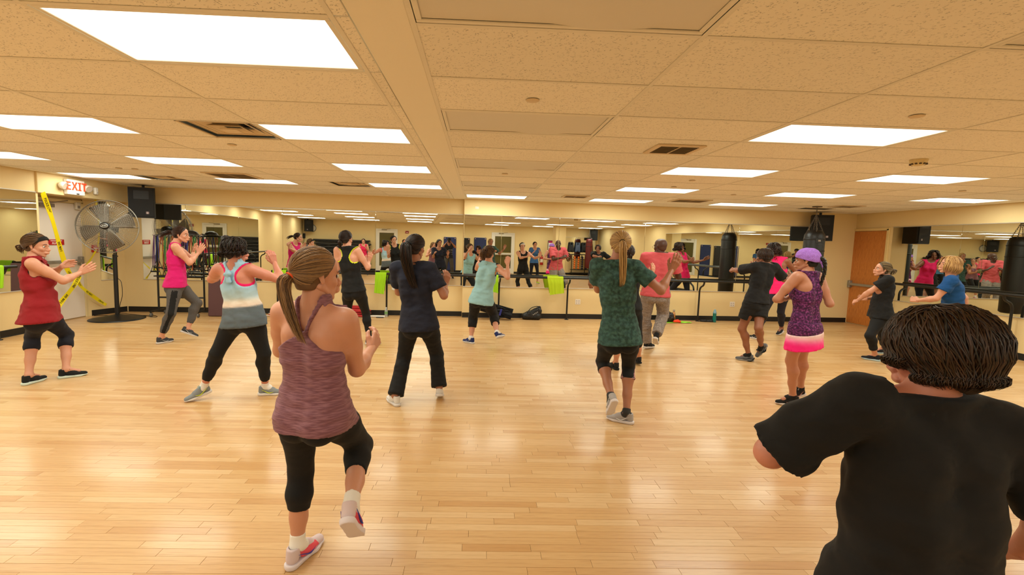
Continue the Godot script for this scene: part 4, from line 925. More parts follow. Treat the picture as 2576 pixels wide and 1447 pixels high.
func build_rear() -> void:
	glass_door(3, -2.87, 0.95, "white framed glass door behind the viewpoint, left of the blue mats")
	glass_door(4, 3.33, 1.10, "white framed glass door behind the viewpoint, right of the blue mats")
	hung_mat("left blue exercise mat hanging on the rear wall beside the photographer", 0.33, Color(0.05, 0.12, 0.32), 0.64, 1.72, "hanging mats")
	hung_mat("black exercise mat hanging between the two blue mats", 1.35, Color(0.06, 0.055, 0.055), 0.45, 1.70, "hanging mats")
	hung_mat("right blue exercise mat hanging on the rear wall beside the glass door", 2.12, Color(0.05, 0.13, 0.33), 0.64, 1.74, "hanging mats")
	# stack of black step platforms
	for k in 9:
		var o := thing("step_platform", "grey ribbed step platform, %s in the stack at the rear wall" % ["lowest", "second from the floor", "third from the floor", "fourth from the floor", "middle one", "fourth from the top", "third from the top", "second from the top", "topmost"][k], "step platform", rear(-5.0 + 0.04 * sin(k * 2.0), 0.10 + k * 0.165, 0.24), "stacked step platforms")
		var s := st(); bx(s, Vector3(0, 0.07, 0), Vector3(2.7, 0.085, 0.38), 0.03); obj("deck", s, mat(Color(0.13, 0.13, 0.135), 0.4), o)
		var q := st(); bx(q, Vector3(0, 0.0, 0), Vector3(2.5, 0.06, 0.30), 0.01); obj("foot", q, mat(Color(0.05, 0.05, 0.05), 0.6), o)
		var r := st(); bx(r, Vector3(0, 0.085, 0.19), Vector3(2.6, 0.02, 0.012), 0.004); obj("edge_rib", r, mat(Color(0.30, 0.30, 0.31), 0.4), o)
	var ck := thing("wall_clock", "round silver wall clock on the rear wall", "clock", rear(-6.45, 2.05, 0.0))
	var c1 := st(); lathe(c1, [Vector2(0.0, 0.02), Vector2(0.14, 0.02), Vector2(0.15, 0.035), Vector2(0.175, 0.035), Vector2(0.18, 0.0)], 32, Transform3D(Basis(Vector3.RIGHT, PI / 2), Vector3.ZERO)); obj("rim", c1, mat(Color(0.6, 0.58, 0.55), 0.35, {"metal": 0.6}), ck)
	var c2 := st(); lathe(c2, [Vector2(0.0, 0.024), Vector2(0.145, 0.024)], 32, Transform3D(Basis(Vector3.RIGHT, PI / 2), Vector3.ZERO)); obj("dial", c2, mat(Color(0.9, 0.88, 0.82), 0.5), ck)
	for q in [[0.06, 0.011, 0.35], [0.10, 0.008, 0.02]]:
		var c3 := st(); bx(c3, Vector3(0, q[0] / 2, 0.028), Vector3(q[1], q[0], 0.003), 0.0, Transform3D(Basis(Vector3(0, 0, 1), -q[2]), Vector3.ZERO)); obj("hand", c3, mat(DARK, 0.5), ck)
	var wp := thing("wall_phone", "black wall phone beside the clock", "phone", rear(-6.88, 1.66, 0.0))
	var w1 := st(); bx(w1, Vector3(0, 0, 0.04), Vector3(0.18, 0.24, 0.08), 0.01); obj("base", w1, mat(DARK, 0.5), wp)
	var w2 := st(); bx(w2, Vector3(-0.05, 0.0, 0.10), Vector3(0.05, 0.22, 0.05), 0.012); obj("handset", w2, mat(Color(0.06, 0.06, 0.06), 0.5), wp)
	var w3 := st(); tube(w3, curve([Vector3(-0.05, -0.12, 0.08), Vector3(-0.02, -0.3, 0.06), Vector3(0.04, -0.34, 0.05), Vector3(0.06, -0.12, 0.05)], 16), 0.008, 6); obj("cord", w3, mat(DARK, 0.5), wp)
	var sb := thing("fire_strobe", "small red fire strobe on the rear wall right of the first glass door", "fire alarm", rear(-1.86, 2.0, 0.0))
	var s1 := st(); bx(s1, Vector3(0, 0, 0.02), Vector3(0.17, 0.12, 0.04), 0.006); obj("housing", s1, mat(Color(0.6, 0.07, 0.07), 0.4), sb)
	var s2 := st(); bx(s2, Vector3(0, -0.02, 0.045), Vector3(0.09, 0.03, 0.02), 0.004); obj("lens", s2, mat(Color(0.9, 0.86, 0.82), 0.2), sb)
	var fe := thing("fire_extinguisher", "red fire extinguisher on the rear wall beside the poster rack", "fire extinguisher", rear(5.43, 0.5, 0.10))
	var f1 := st(); lathe(f1, [Vector2(0.0, 0.0), Vector2(0.08, 0.0), Vector2(0.085, 0.01), Vector2(0.085, 0.38), Vector2(0.06, 0.44), Vector2(0.03, 0.46), Vector2(0.03, 0.48)], 20); obj("cylinder", f1, mat(Color(0.65, 0.06, 0.06), 0.35), fe)
	var f2 := st(); bx(f2, Vector3(0, 0.51, 0), Vector3(0.05, 0.05, 0.12), 0.006); tube(f2, curve([Vector3(0.03, 0.5, 0), Vector3(0.11, 0.45, 0.02), Vector3(0.1, 0.2, 0.03)], 10), 0.012, 6); obj("valve", f2, mat(Color(0.2, 0.2, 0.2), 0.4), fe)
	var f3 := st(); lathe(f3, [Vector2(0.0857, 0.14), Vector2(0.0862, 0.15), Vector2(0.0862, 0.30), Vector2(0.0857, 0.31)], 20); obj("label_band", f3, mat(Color(0.85, 0.82, 0.78), 0.5), fe)
	# poster stand
	var pr := thing("poster_rack", "tall black rack with a pink and white workout poster", "poster stand", rear(5.92, 0, 0.4))
	var p1 := st(); for e in [-1, 1]: tube(p1, [Vector3(e * 0.26, 0, 0), Vector3(e * 0.26, 1.8, 0)], 0.018, 8)
	for y in [0.06, 1.0, 1.79]: tube(p1, [Vector3(-0.26, y, 0), Vector3(0.26, y, 0)], 0.014, 8)
	obj("frame", p1, mat(DARK, 0.5), pr)
	var p2 := st(); bx(p2, Vector3(0, 1.5, 0.02), Vector3(0.5, 0.56, 0.012), 0.002); var po := obj("poster", p2, mat(Color(0.86, 0.84, 0.82), 0.5), pr)
	var p3 := st(); bx(p3, Vector3(0, 1.73, 0.028), Vector3(0.49, 0.10, 0.003)); bx(p3, Vector3(0, 1.26, 0.028), Vector3(0.49, 0.07, 0.003)); obj("pink_band", p3, mat(Color(0.60, 0.10, 0.28), 0.5), po)
	var p4 := st()
	for k in 7: bx(p4, Vector3(-0.16 + (k % 3) * 0.11, 1.42 + int(k / 3.0) * 0.10, 0.028), Vector3(0.07, 0.07 + 0.02 * (k % 2), 0.003))
	obj("printed_figures", p4, mat(Color(0.25, 0.22, 0.27), 0.5), po)
	# square column
	var cs := st(); bx(cs, Vector3(5.59, (H + 0.1) / 2, 2.0), Vector3(0.5, H + 0.1, 0.5), 0.006); structure(obj("wall_column", cs, paint), "square yellow column standing in the rear of the room")
	# cupboard mirror, vests, weights rack
	mirror(rear(7.6, 1.45), 1.7, 1.15, "wall mirror above the weights rack at the rear wall", "mirrors of the rear wall")
	var wr := thing("weights_rack", "black shelf rack holding round orange and navy weights at the rear wall", "rack", rear(7.7, 0, 0.25))
	var r1 := st(); for x in [-0.8, -0.1, 0.65]: tube(r1, [Vector3(x, 0, 0), Vector3(x, 1.12, 0)], 0.022, 8)
	for y in [0.12, 0.30, 1.10]: bx(r1, Vector3(-0.07, y, 0), Vector3(1.5, 0.03, 0.3), 0.004)
	obj("frame", r1, mat(DARK, 0.5), wr)
	var cols := [Color(0.92, 0.45, 0.05), Color(0.92, 0.45, 0.05), Color(0.06, 0.08, 0.20), Color(0.06, 0.08, 0.20), Color(0.85, 0.75, 0.06), Color(0.35, 0.12, 0.42)]
	for c in 6:
		for k in 6:
			var o := thing("round_weight", "%s round hand weight, %s in its column on the rack" % [["orange", "orange inner", "navy", "navy inner", "yellow", "purple"][5 - c], ["lowest", "second", "third", "fourth", "fifth", "topmost"][k]], "weight", rear(8.28 - c * 0.22, 0.375 + k * 0.115, 0.33), "round hand weights")
			var s := st(); lathe(s, [Vector2(0.0, -0.055), Vector2(0.035, -0.045), Vector2(0.055, -0.015), Vector2(0.055, 0.015), Vector2(0.035, 0.045), Vector2(0.0, 0.055)], 14); obj("ball", s, mat(cols[5 - c], 0.4), o)
			var s3 := st(); bx(s3, Vector3(0.06, 0, 0), Vector3(0.05, 0.03, 0.03), 0.006); obj("grip", s3, mat(DARK, 0.5), o)
	for k in 4:
		var o := thing("sparring_vest", "dark padded vest hanging above the weights rack, %s" % ["first", "second", "third", "fourth"][k], "vest", rear(7.05 + k * 0.36, 1.28, 0.10), "hanging vests")
		put("padding", blob([[Vector3(-0.09, 0.0, 0), Vector3(-0.07, 0.42, 0), 0.07, 0.05], [Vector3(0.09, 0.0, 0), Vector3(0.07, 0.42, 0), 0.07, 0.05], [Vector3(0, 0.05, 0), Vector3(0, 0.25, 0), 0.07, 0.07]], 0.02, 0.02, [], 0.0, 1.0), mat([Color(0.12, 0.13, 0.16), Color(0.30, 0.36, 0.48), Color(0.10, 0.10, 0.11), Color(0.22, 0.22, 0.24)][k], 0.6), o)
		var h := st(); bx(h, Vector3(0, 0.48, -0.03), Vector3(0.2, 0.02, 0.02), 0.004); obj("hanger", h, mat(DARK, 0.4), o)
	build_bag(Vector3(7.75, 0, 3.55), 1.95, 0.42, 0.17, Color(0.36, 0.035, 0.06), "dark red punching bag on chains by the weights rack", "red")
	speaker(Transform3D(Basis(Vector3.UP, 2.6), Vector3(-6.6, 2.16, 4.1)), "black loudspeaker at the rear left behind the viewpoint")
	speaker(Transform3D(Basis(Vector3.UP, -2.5), Vector3(8.2, 2.16, 4.0)), "black loudspeaker at the rear right behind the viewpoint")
	var ca := thing("sound_cart", "black sound system cart with a laptop at the rear wall", "cart", rear(-6.55, 0, 0.9))
	var q1 := st()
	for x in [-0.3, 0.3]: bx(q1, Vector3(x, 0.5, 0), Vector3(0.03, 1.0, 0.45), 0.004)
	for y in [0.08, 0.4, 0.7, 1.0]: bx(q1, Vector3(0, y, 0), Vector3(0.62, 0.03, 0.46), 0.004)
	obj("cabinet", q1, mat(DARK, 0.5), ca)
	var lp := thing("laptop", "open laptop standing on the sound cart", "laptop", rear(-6.55, 1.017, 0.9))
	var q3 := st(); bx(q3, Vector3(0, 0.008, 0), Vector3(0.33, 0.016, 0.23), 0.003); obj("keyboard_half", q3, mat(Color(0.6, 0.6, 0.62), 0.4), lp)
	var q4 := st(); bx(q4, Vector3(0, 0.11, 0.0), Vector3(0.33, 0.21, 0.01), 0.003, Transform3D(Basis(Vector3.RIGHT, -0.25), Vector3(0, 0.01, -0.11))); obj("lid", q4, mat(Color(0.25, 0.32, 0.45), 0.3), lp)

# ------------------------------------------------------------------ soft bodies: smooth unions of tapered capsules, meshed as surface nets
const BIG := 9.0
# group: [bones, clips]; bone: [a, b, ra, rb] or [a, b, ra, rb, axis, squash]
# clip: [0, point, normal] keeps the side behind a plane; [1, a, b, r] cuts a capsule away; [2, [[a, b, r], ...]] keeps only what lies in the capsules; [3, centre, r, half] keeps a shell
func soft(groups: Array, cell: float, k: float, off: float, amp := 0.0, nf := 10.0, stretch := Vector3.ONE) -> Array:
	var lo := Vector3(1e9, 1e9, 1e9); var hi := -lo
	var cut := off + 4.0 * k
	for g in groups:
		for b in g[0]:
			var r: float = max(b[2], b[3]) + cut + 2.0 * cell + amp
			for e in 2:
				lo = lo.min(b[e] - Vector3(r, r, r)); hi = hi.max(b[e] + Vector3(r, r, r))
	var nx := int((hi.x - lo.x) / cell) + 3; var ny := int((hi.y - lo.y) / cell) + 3; var nz := int((hi.z - lo.z) / cell) + 3
	var n := nx * ny * nz
	var f := PackedFloat32Array(); f.resize(n); f.fill(BIG)
	var ik := 1.0 / k
	var noise: FastNoiseLite = null
	if amp > 0.0:
		noise = FastNoiseLite.new(); noise.seed = 3; noise.frequency = nf; noise.fractal_octaves = 2
	for g in groups:
		var s := PackedFloat32Array(); s.resize(n)
		for b in g[0]:
			var a: Vector3 = b[0]; var ab: Vector3 = b[1] - a
			var ra: float = b[2]; var dr: float = b[3] - ra
			var r: float = max(b[2], b[3]) + cut
			var l: Vector3 = a.min(b[1]) - Vector3(r, r, r) - lo; var h: Vector3 = a.max(b[1]) + Vector3(r, r, r) - lo
			var x0: int = max(int(l.x / cell), 0); var x1: int = min(int(h.x / cell) + 1, nx - 1)
			var y0: int = max(int(l.y / cell), 0); var y1: int = min(int(h.y / cell) + 1, ny - 1)
			var z0: int = max(int(l.z / cell), 0); var z1: int = min(int(h.z / cell) + 1, nz - 1)
			var inv := 1.0 / maxf(ab.length_squared(), 1e-9)
			var sq: bool = b.size() > 4
			var ax := Vector3.ZERO; var q := 0.0
			if sq: ax = b[4]; q = b[5] - 1.0
			for z in range(z0, z1 + 1):
				for y in range(y0, y1 + 1):
					var i := (z * ny + y) * nx + x0
					var p := lo + Vector3(x0, y, z) * cell - a
					if sq:
						for x in range(x0, x1 + 1):
							var w := p + ax * (p.dot(ax) * q)
							var t := clampf(w.dot(ab) * inv, 0.0, 1.0)
							var d := (w - ab * t).length() - ra - dr * t
							if d < cut: s[i] += exp(-d * ik)
							i += 1; p.x += cell
					else:
						for x in range(x0, x1 + 1):
							var t := clampf(p.dot(ab) * inv, 0.0, 1.0)
							var d := (p - ab * t).length() - ra - dr * t
							if d < cut: s[i] += exp(-d * ik)
							i += 1; p.x += cell
		var clips: Array = g[1]
		var near := cell * 2.5 + amp
		for z in nz:
			for y in ny:
				var i := (z * ny + y) * nx
				for x in nx:
					var sv := s[i]
					if sv > 0.0:
						var d := -k * log(sv) - off
						if amp > 0.0 and d < near and d > -near:
							d -= amp * (0.4 + noise.get_noise_3dv((lo + Vector3(x, y, z) * cell) * stretch))
						if d < near:
							var p := lo + Vector3(x, y, z) * cell
							for c in clips:
								var e := 0.0
								match c[0]:
									0: e = (p - c[1]).dot(c[2])
									1:
										var ab: Vector3 = c[2] - c[1]; var w: Vector3 = p - c[1]
										e = c[3] - (w - ab * clampf(w.dot(ab) / maxf(ab.length_squared(), 1e-9), 0.0, 1.0)).length()
									2:
										e = BIG
										for q in c[1]:
											var ab: Vector3 = q[1] - q[0]; var w: Vector3 = p - q[0]
											var lim := -BIG
											if q.size() > 3:   # seen along an axis, on one side only
												lim = -w.dot(q[3]) + q[4]
												w -= q[3] * w.dot(q[3]); ab -= q[3] * ab.dot(q[3])
											e = minf(e, maxf(lim, (w - ab * clampf(w.dot(ab) / maxf(ab.length_squared(), 1e-9), 0.0, 1.0)).length() - q[2]))
									3:
										var ab: Vector3 = c[2] - c[1]; var w: Vector3 = p - c[1]
										e = absf((w - ab * clampf(w.dot(ab) / maxf(ab.length_squared(), 1e-9), 0.0, 1.0)).length() - c[3]) - c[4]
									4:   # cut a limb off beyond a plane: point, normal, far end, reach
										var ab: Vector3 = c[3] - c[1]; var w: Vector3 = p - c[1]
										e = minf(w.dot(c[2]), c[4] - (w - ab * clampf(w.dot(ab) / maxf(ab.length_squared(), 1e-9), -0.2, 1.0)).length())
									5:   # cut away what is above a plane on one side of the body only
										e = minf((p - c[1]).dot(c[2]), (c[3] - p).dot(c[4]))
								d = maxf(d, e)
						if d < f[i]: f[i] = d
					i += 1
	return nets(f, nx, ny, nz, lo, cell)

func nets(f: PackedFloat32Array, nx: int, ny: int, nz: int, lo: Vector3, cell: float) -> Array:
	var V := PackedVector3Array(); var N := PackedVector3Array(); var I := PackedInt32Array()
	var id := PackedInt32Array(); id.resize(nx * ny * nz); id.fill(-1)
	var sz := nx * ny
	for z in nz - 1:
		for y in ny - 1:
			var i := z * sz + y * nx - 1
			for x in nx - 1:
				i += 1
				var a := f[i]
				if a >= BIG: continue
				var b := f[i + 1]; var c := f[i + nx]; var d := f[i + nx + 1]
				var e := f[i + sz]; var g := f[i + sz + 1]; var h := f[i + sz + nx]; var j := f[i + sz + nx + 1]
				var m := int(a < 0.0) + int(b < 0.0) + int(c < 0.0) + int(d < 0.0) + int(e < 0.0) + int(g < 0.0) + int(h < 0.0) + int(j < 0.0)
				if m == 0 or m == 8: continue
				var px := 0.0; var py := 0.0; var pz := 0.0; var n := 0
				if (a < 0.0) != (b < 0.0): px += a / (a - b); n += 1
				if (c < 0.0) != (d < 0.0): px += c / (c - d); py += 1.0; n += 1
				if (e < 0.0) != (g < 0.0): px += e / (e - g); pz += 1.0; n += 1
				if (h < 0.0) != (j < 0.0): px += h / (h - j); py += 1.0; pz += 1.0; n += 1
				if (a < 0.0) != (c < 0.0): py += a / (a - c); n += 1
				if (b < 0.0) != (d < 0.0): py += b / (b - d); px += 1.0; n += 1
				if (e < 0.0) != (h < 0.0): py += e / (e - h); pz += 1.0; n += 1
				if (g < 0.0) != (j < 0.0): py += g / (g - j); px += 1.0; pz += 1.0; n += 1
				if (a < 0.0) != (e < 0.0): pz += a / (a - e); n += 1
				if (b < 0.0) != (g < 0.0): pz += b / (b - g); px += 1.0; n += 1
				if (c < 0.0) != (h < 0.0): pz += c / (c - h); py += 1.0; n += 1
				if (d < 0.0) != (j < 0.0): pz += d / (d - j); px += 1.0; py += 1.0; n += 1
				id[i] = V.size()
				V.append(lo + (Vector3(x, y, z) + Vector3(px, py, pz) / n) * cell)
				N.append(Vector3(minf(b, 0.2) + minf(d, 0.2) + minf(g, 0.2) + minf(j, 0.2) - minf(a, 0.2) - minf(c, 0.2) - minf(e, 0.2) - minf(h, 0.2), minf(c, 0.2) + minf(d, 0.2) + minf(h, 0.2) + minf(j, 0.2) - minf(a, 0.2) - minf(b, 0.2) - minf(e, 0.2) - minf(g, 0.2), minf(e, 0.2) + minf(g, 0.2) + minf(h, 0.2) + minf(j, 0.2) - minf(a, 0.2) - minf(b, 0.2) - minf(c, 0.2) - minf(d, 0.2)).normalized())
				if x == 0 or y == 0 or z == 0: continue
				for ax in 3:
					var o: float = [b, c, e][ax]
					if (a < 0.0) == (o < 0.0): continue
					var q0: int; var q1: int; var q3: int
					match ax:
						0: q0 = id[i - nx - sz]; q1 = id[i - sz]; q3 = id[i - nx]
						1: q0 = id[i - sz - 1]; q1 = id[i - 1]; q3 = id[i - sz]
						2: q0 = id[i - 1 - nx]; q1 = id[i - nx]; q3 = id[i - 1]
					if q0 < 0 or q1 < 0 or q3 < 0: continue
					var q2 := id[i]
					if a < 0.0:
						I.append(q0); I.append(q2); I.append(q1); I.append(q0); I.append(q3); I.append(q2)
					else:
						I.append(q0); I.append(q1); I.append(q2); I.append(q0); I.append(q2); I.append(q3)
	return [V, N, I]

func join(into: Array, part: Array, tf: Transform3D, flip := false) -> void:
	var base: int = into[0].size()
	var V: PackedVector3Array = tf * (part[0] as PackedVector3Array)
	into[0].append_array(V)
	var nb := tf.basis.orthonormalized() if not flip else tf.basis
	var N := PackedVector3Array()
	for v in part[1]: N.append((nb * v).normalized())
	into[1].append_array(N)
	var P: PackedInt32Array = part[2]
	var I := PackedInt32Array(); I.resize(P.size())
	for i in range(0, P.size(), 3):
		I[i] = P[i] + base
		I[i + 1] = P[i + (2 if flip else 1)] + base
		I[i + 2] = P[i + (1 if flip else 2)] + base
	into[2].append_array(I)

func to_mesh(a: Array) -> ArrayMesh:
	var arr := []; arr.resize(Mesh.ARRAY_MAX)
	arr[Mesh.ARRAY_VERTEX] = a[0]; arr[Mesh.ARRAY_NORMAL] = a[1]; arr[Mesh.ARRAY_INDEX] = a[2]
	if a.size() > 3: arr[Mesh.ARRAY_COLOR] = a[3]
	var m := ArrayMesh.new(); m.add_surface_from_arrays(Mesh.PRIMITIVE_TRIANGLES, arr)
	return m

func blob(bones: Array, k: float, cell: float, clips: Array, amp: float, nf: float) -> ArrayMesh:
	return to_mesh(soft([[bones, clips]], cell, k * 0.6, 0.0, amp, nf))

# ------------------------------------------------------------------ shared anatomy
var head_part := []
var hand_parts := {}
var shoe_upper := []
var shoe_sole := []
var shoe_accent := []

func make_templates() -> void:
	var X := Vector3.RIGHT
	var hb := [[Vector3(0, 0.040, -0.010), Vector3(0, 0.040, 0.020), 0.074, 0.074, X, 1.12], [Vector3(0, 0.050, -0.030), Vector3(0, 0.045, -0.02), 0.056, 0.056],
		[Vector3(0, -0.015, -0.035), Vector3(0, -0.058, -0.040), 0.052, 0.040], [Vector3(0, 0.005, 0.03), Vector3(0, -0.01, 0.035), 0.058, 0.052],
		[Vector3(0, -0.096, -0.068), Vector3(0, -0.094, -0.062), 0.011, 0.012], [Vector3(0, 0.004, -0.091), Vector3(0, -0.030, -0.108), 0.004, 0.009], [Vector3(0, -0.062, -0.088), Vector3(0, -0.062, -0.086), 0.012, 0.012]]
	for e in [-1.0, 1.0]:
		hb.append([Vector3(e * 0.045, -0.040, 0.004), Vector3(e * 0.012, -0.090, -0.056), 0.017, 0.013])
		hb.append([Vector3(e * 0.010, -0.035, -0.096), Vector3(e * 0.008, -0.036, -0.098), 0.006, 0.006])
		hb.append([Vector3(e * 0.038, -0.022, -0.062), Vector3(e * 0.034, -0.028, -0.064), 0.015, 0.015])
		hb.append([Vector3(e * 0.034, 0.021, -0.082), Vector3(e * 0.006, 0.018, -0.090), 0.006, 0.005])
		hb.append([Vector3(e * 0.020, -0.064, -0.087), Vector3(0, -0.0625, -0.096), 0.003, 0.005])
		hb.append([Vector3(e * 0.070, 0.016, 0.014), Vector3(e * 0.069, -0.018, 0.005), 0.0125, 0.009, X, 1.8])
	head_part = soft([[hb, [[1, Vector3(-0.035, 0.002, -0.1045), Vector3(-0.027, 0.002, -0.1055), 0.0155], [1, Vector3(0.035, 0.002, -0.1045), Vector3(0.027, 0.002, -0.1055), 0.0155]]]], 0.0042, 0.006, 0.0)
	for pose in [["open", 0.16, 0.10], ["relaxed", 0.55, 0.05], ["fist", 1.25, 0.0]]:
		var b := []
		for i in 4:
			var z: float = [0.030, 0.010, -0.010, -0.028][i]; var x: float = [0.084, 0.088, 0.084, 0.076][i]; var L: float = [0.072, 0.080, 0.074, 0.058][i]
			var p := Vector3(x, 0.002, z)
			b.append([Vector3(0.0, 0.0, z * 0.45), p, 0.0135, 0.0105])
			var ang := 0.0
			var sp: float = pose[2] * (1.5 - i)
			for k in 3:
				ang += pose[1] * [0.7, 1.0, 0.7][k]
				var q = p + Vector3(cos(ang) * cos(sp), -sin(ang), cos(ang) * sin(sp)) * L * [0.45, 0.30, 0.25][k]
				b.append([p, q, [0.0090, 0.0082, 0.0074][k], [0.0082, 0.0074, 0.0062][k]])
				p = q
		var cl: float = pose[1] * 0.35
		b.append([Vector3(0.012, -0.006, 0.018), Vector3(0.045, -0.016, 0.042), 0.0150, 0.0115])
		b.append([Vector3(0.045, -0.016, 0.042), Vector3(0.072, -0.022 - 0.02 * cl, 0.054 - 0.03 * cl), 0.0108, 0.0092])
		b.append([Vector3(0.072, -0.022 - 0.02 * cl, 0.054 - 0.03 * cl), Vector3(0.096, -0.026 - 0.03 * cl, 0.054 - 0.06 * cl), 0.0092, 0.0070])
		hand_parts[pose[0]] = soft([[b, []]], 0.0042, 0.0035, 0.0)
	var Y := Vector3.UP
	shoe_upper = soft([[[[Vector3(-0.034, 0.045, 0), Vector3(-0.030, 0.085, 0), 0.030, 0.030], [Vector3(0.03, 0.045, 0), Vector3(0.06, 0.040, 0), 0.033, 0.033], [Vector3(-0.005, 0.085, 0), Vector3(0.07, 0.052, 0), 0.028, 0.026], [Vector3(0.07, 0.034, 0.002), Vector3(0.150, 0.026, 0.004), 0.034, 0.027, Y, 1.15]],
		[[0, Vector3(-0.04, 0.098, 0), Vector3(-0.15, 1, 0).normalized()], [0, Vector3(0, 0.020, 0), Vector3(0, -1, 0)], [1, Vector3(-0.016, 0.085, 0), Vector3(-0.02, 0.2, 0), 0.027]]]], 0.005, 0.007, 0.0)
	shoe_accent = soft([[[[Vector3(0.03, 0.045, 0), Vector3(0.06, 0.040, 0), 0.033, 0.033], [Vector3(-0.005, 0.085, 0), Vector3(0.07, 0.052, 0), 0.028, 0.026], [Vector3(0.07, 0.034, 0.002), Vector3(0.150, 0.026, 0.004), 0.034, 0.027, Y, 1.15], [Vector3(-0.034, 0.045, 0), Vector3(-0.030, 0.085, 0), 0.030, 0.030]],
		[[0, Vector3(0.005, 0.03, 0), Vector3(-1, -0.5, 0).normalized()], [0, Vector3(0.12, 0.03, 0), Vector3(1, 0.5, 0).normalized()], [0, Vector3(0, 0.026, 0), Vector3(0, -1, 0)], [0, Vector3(0, 0.078, 0), Vector3(0.2, 1, 0).normalized()]]]], 0.005, 0.007, 0.0015)
	shoe_sole = soft([[[[Vector3(-0.038, 0.018, 0), Vector3(0.04, 0.018, 0.0), 0.033, 0.031], [Vector3(0.04, 0.018, 0), Vector3(0.10, 0.018, 0.004), 0.031, 0.037], [Vector3(0.10, 0.018, 0.004), Vector3(0.150, 0.020, 0.004), 0.037, 0.028]],
		[[0, Vector3(0, 0.026, 0), Vector3(0.03, 1, 0).normalized()], [0, Vector3(0, 0.001, 0), Vector3(0, -1, 0)], [0, Vector3(0.12, 0.001, 0), Vector3(0.28, -1, 0).normalized()]]]], 0.005, 0.004, 0.002)

func frame_of(x: Vector3, near_y: Vector3) -> Basis:
	x = x.normalized()
	var z := x.cross(near_y).normalized()
	return Basis(x, z.cross(x), z)

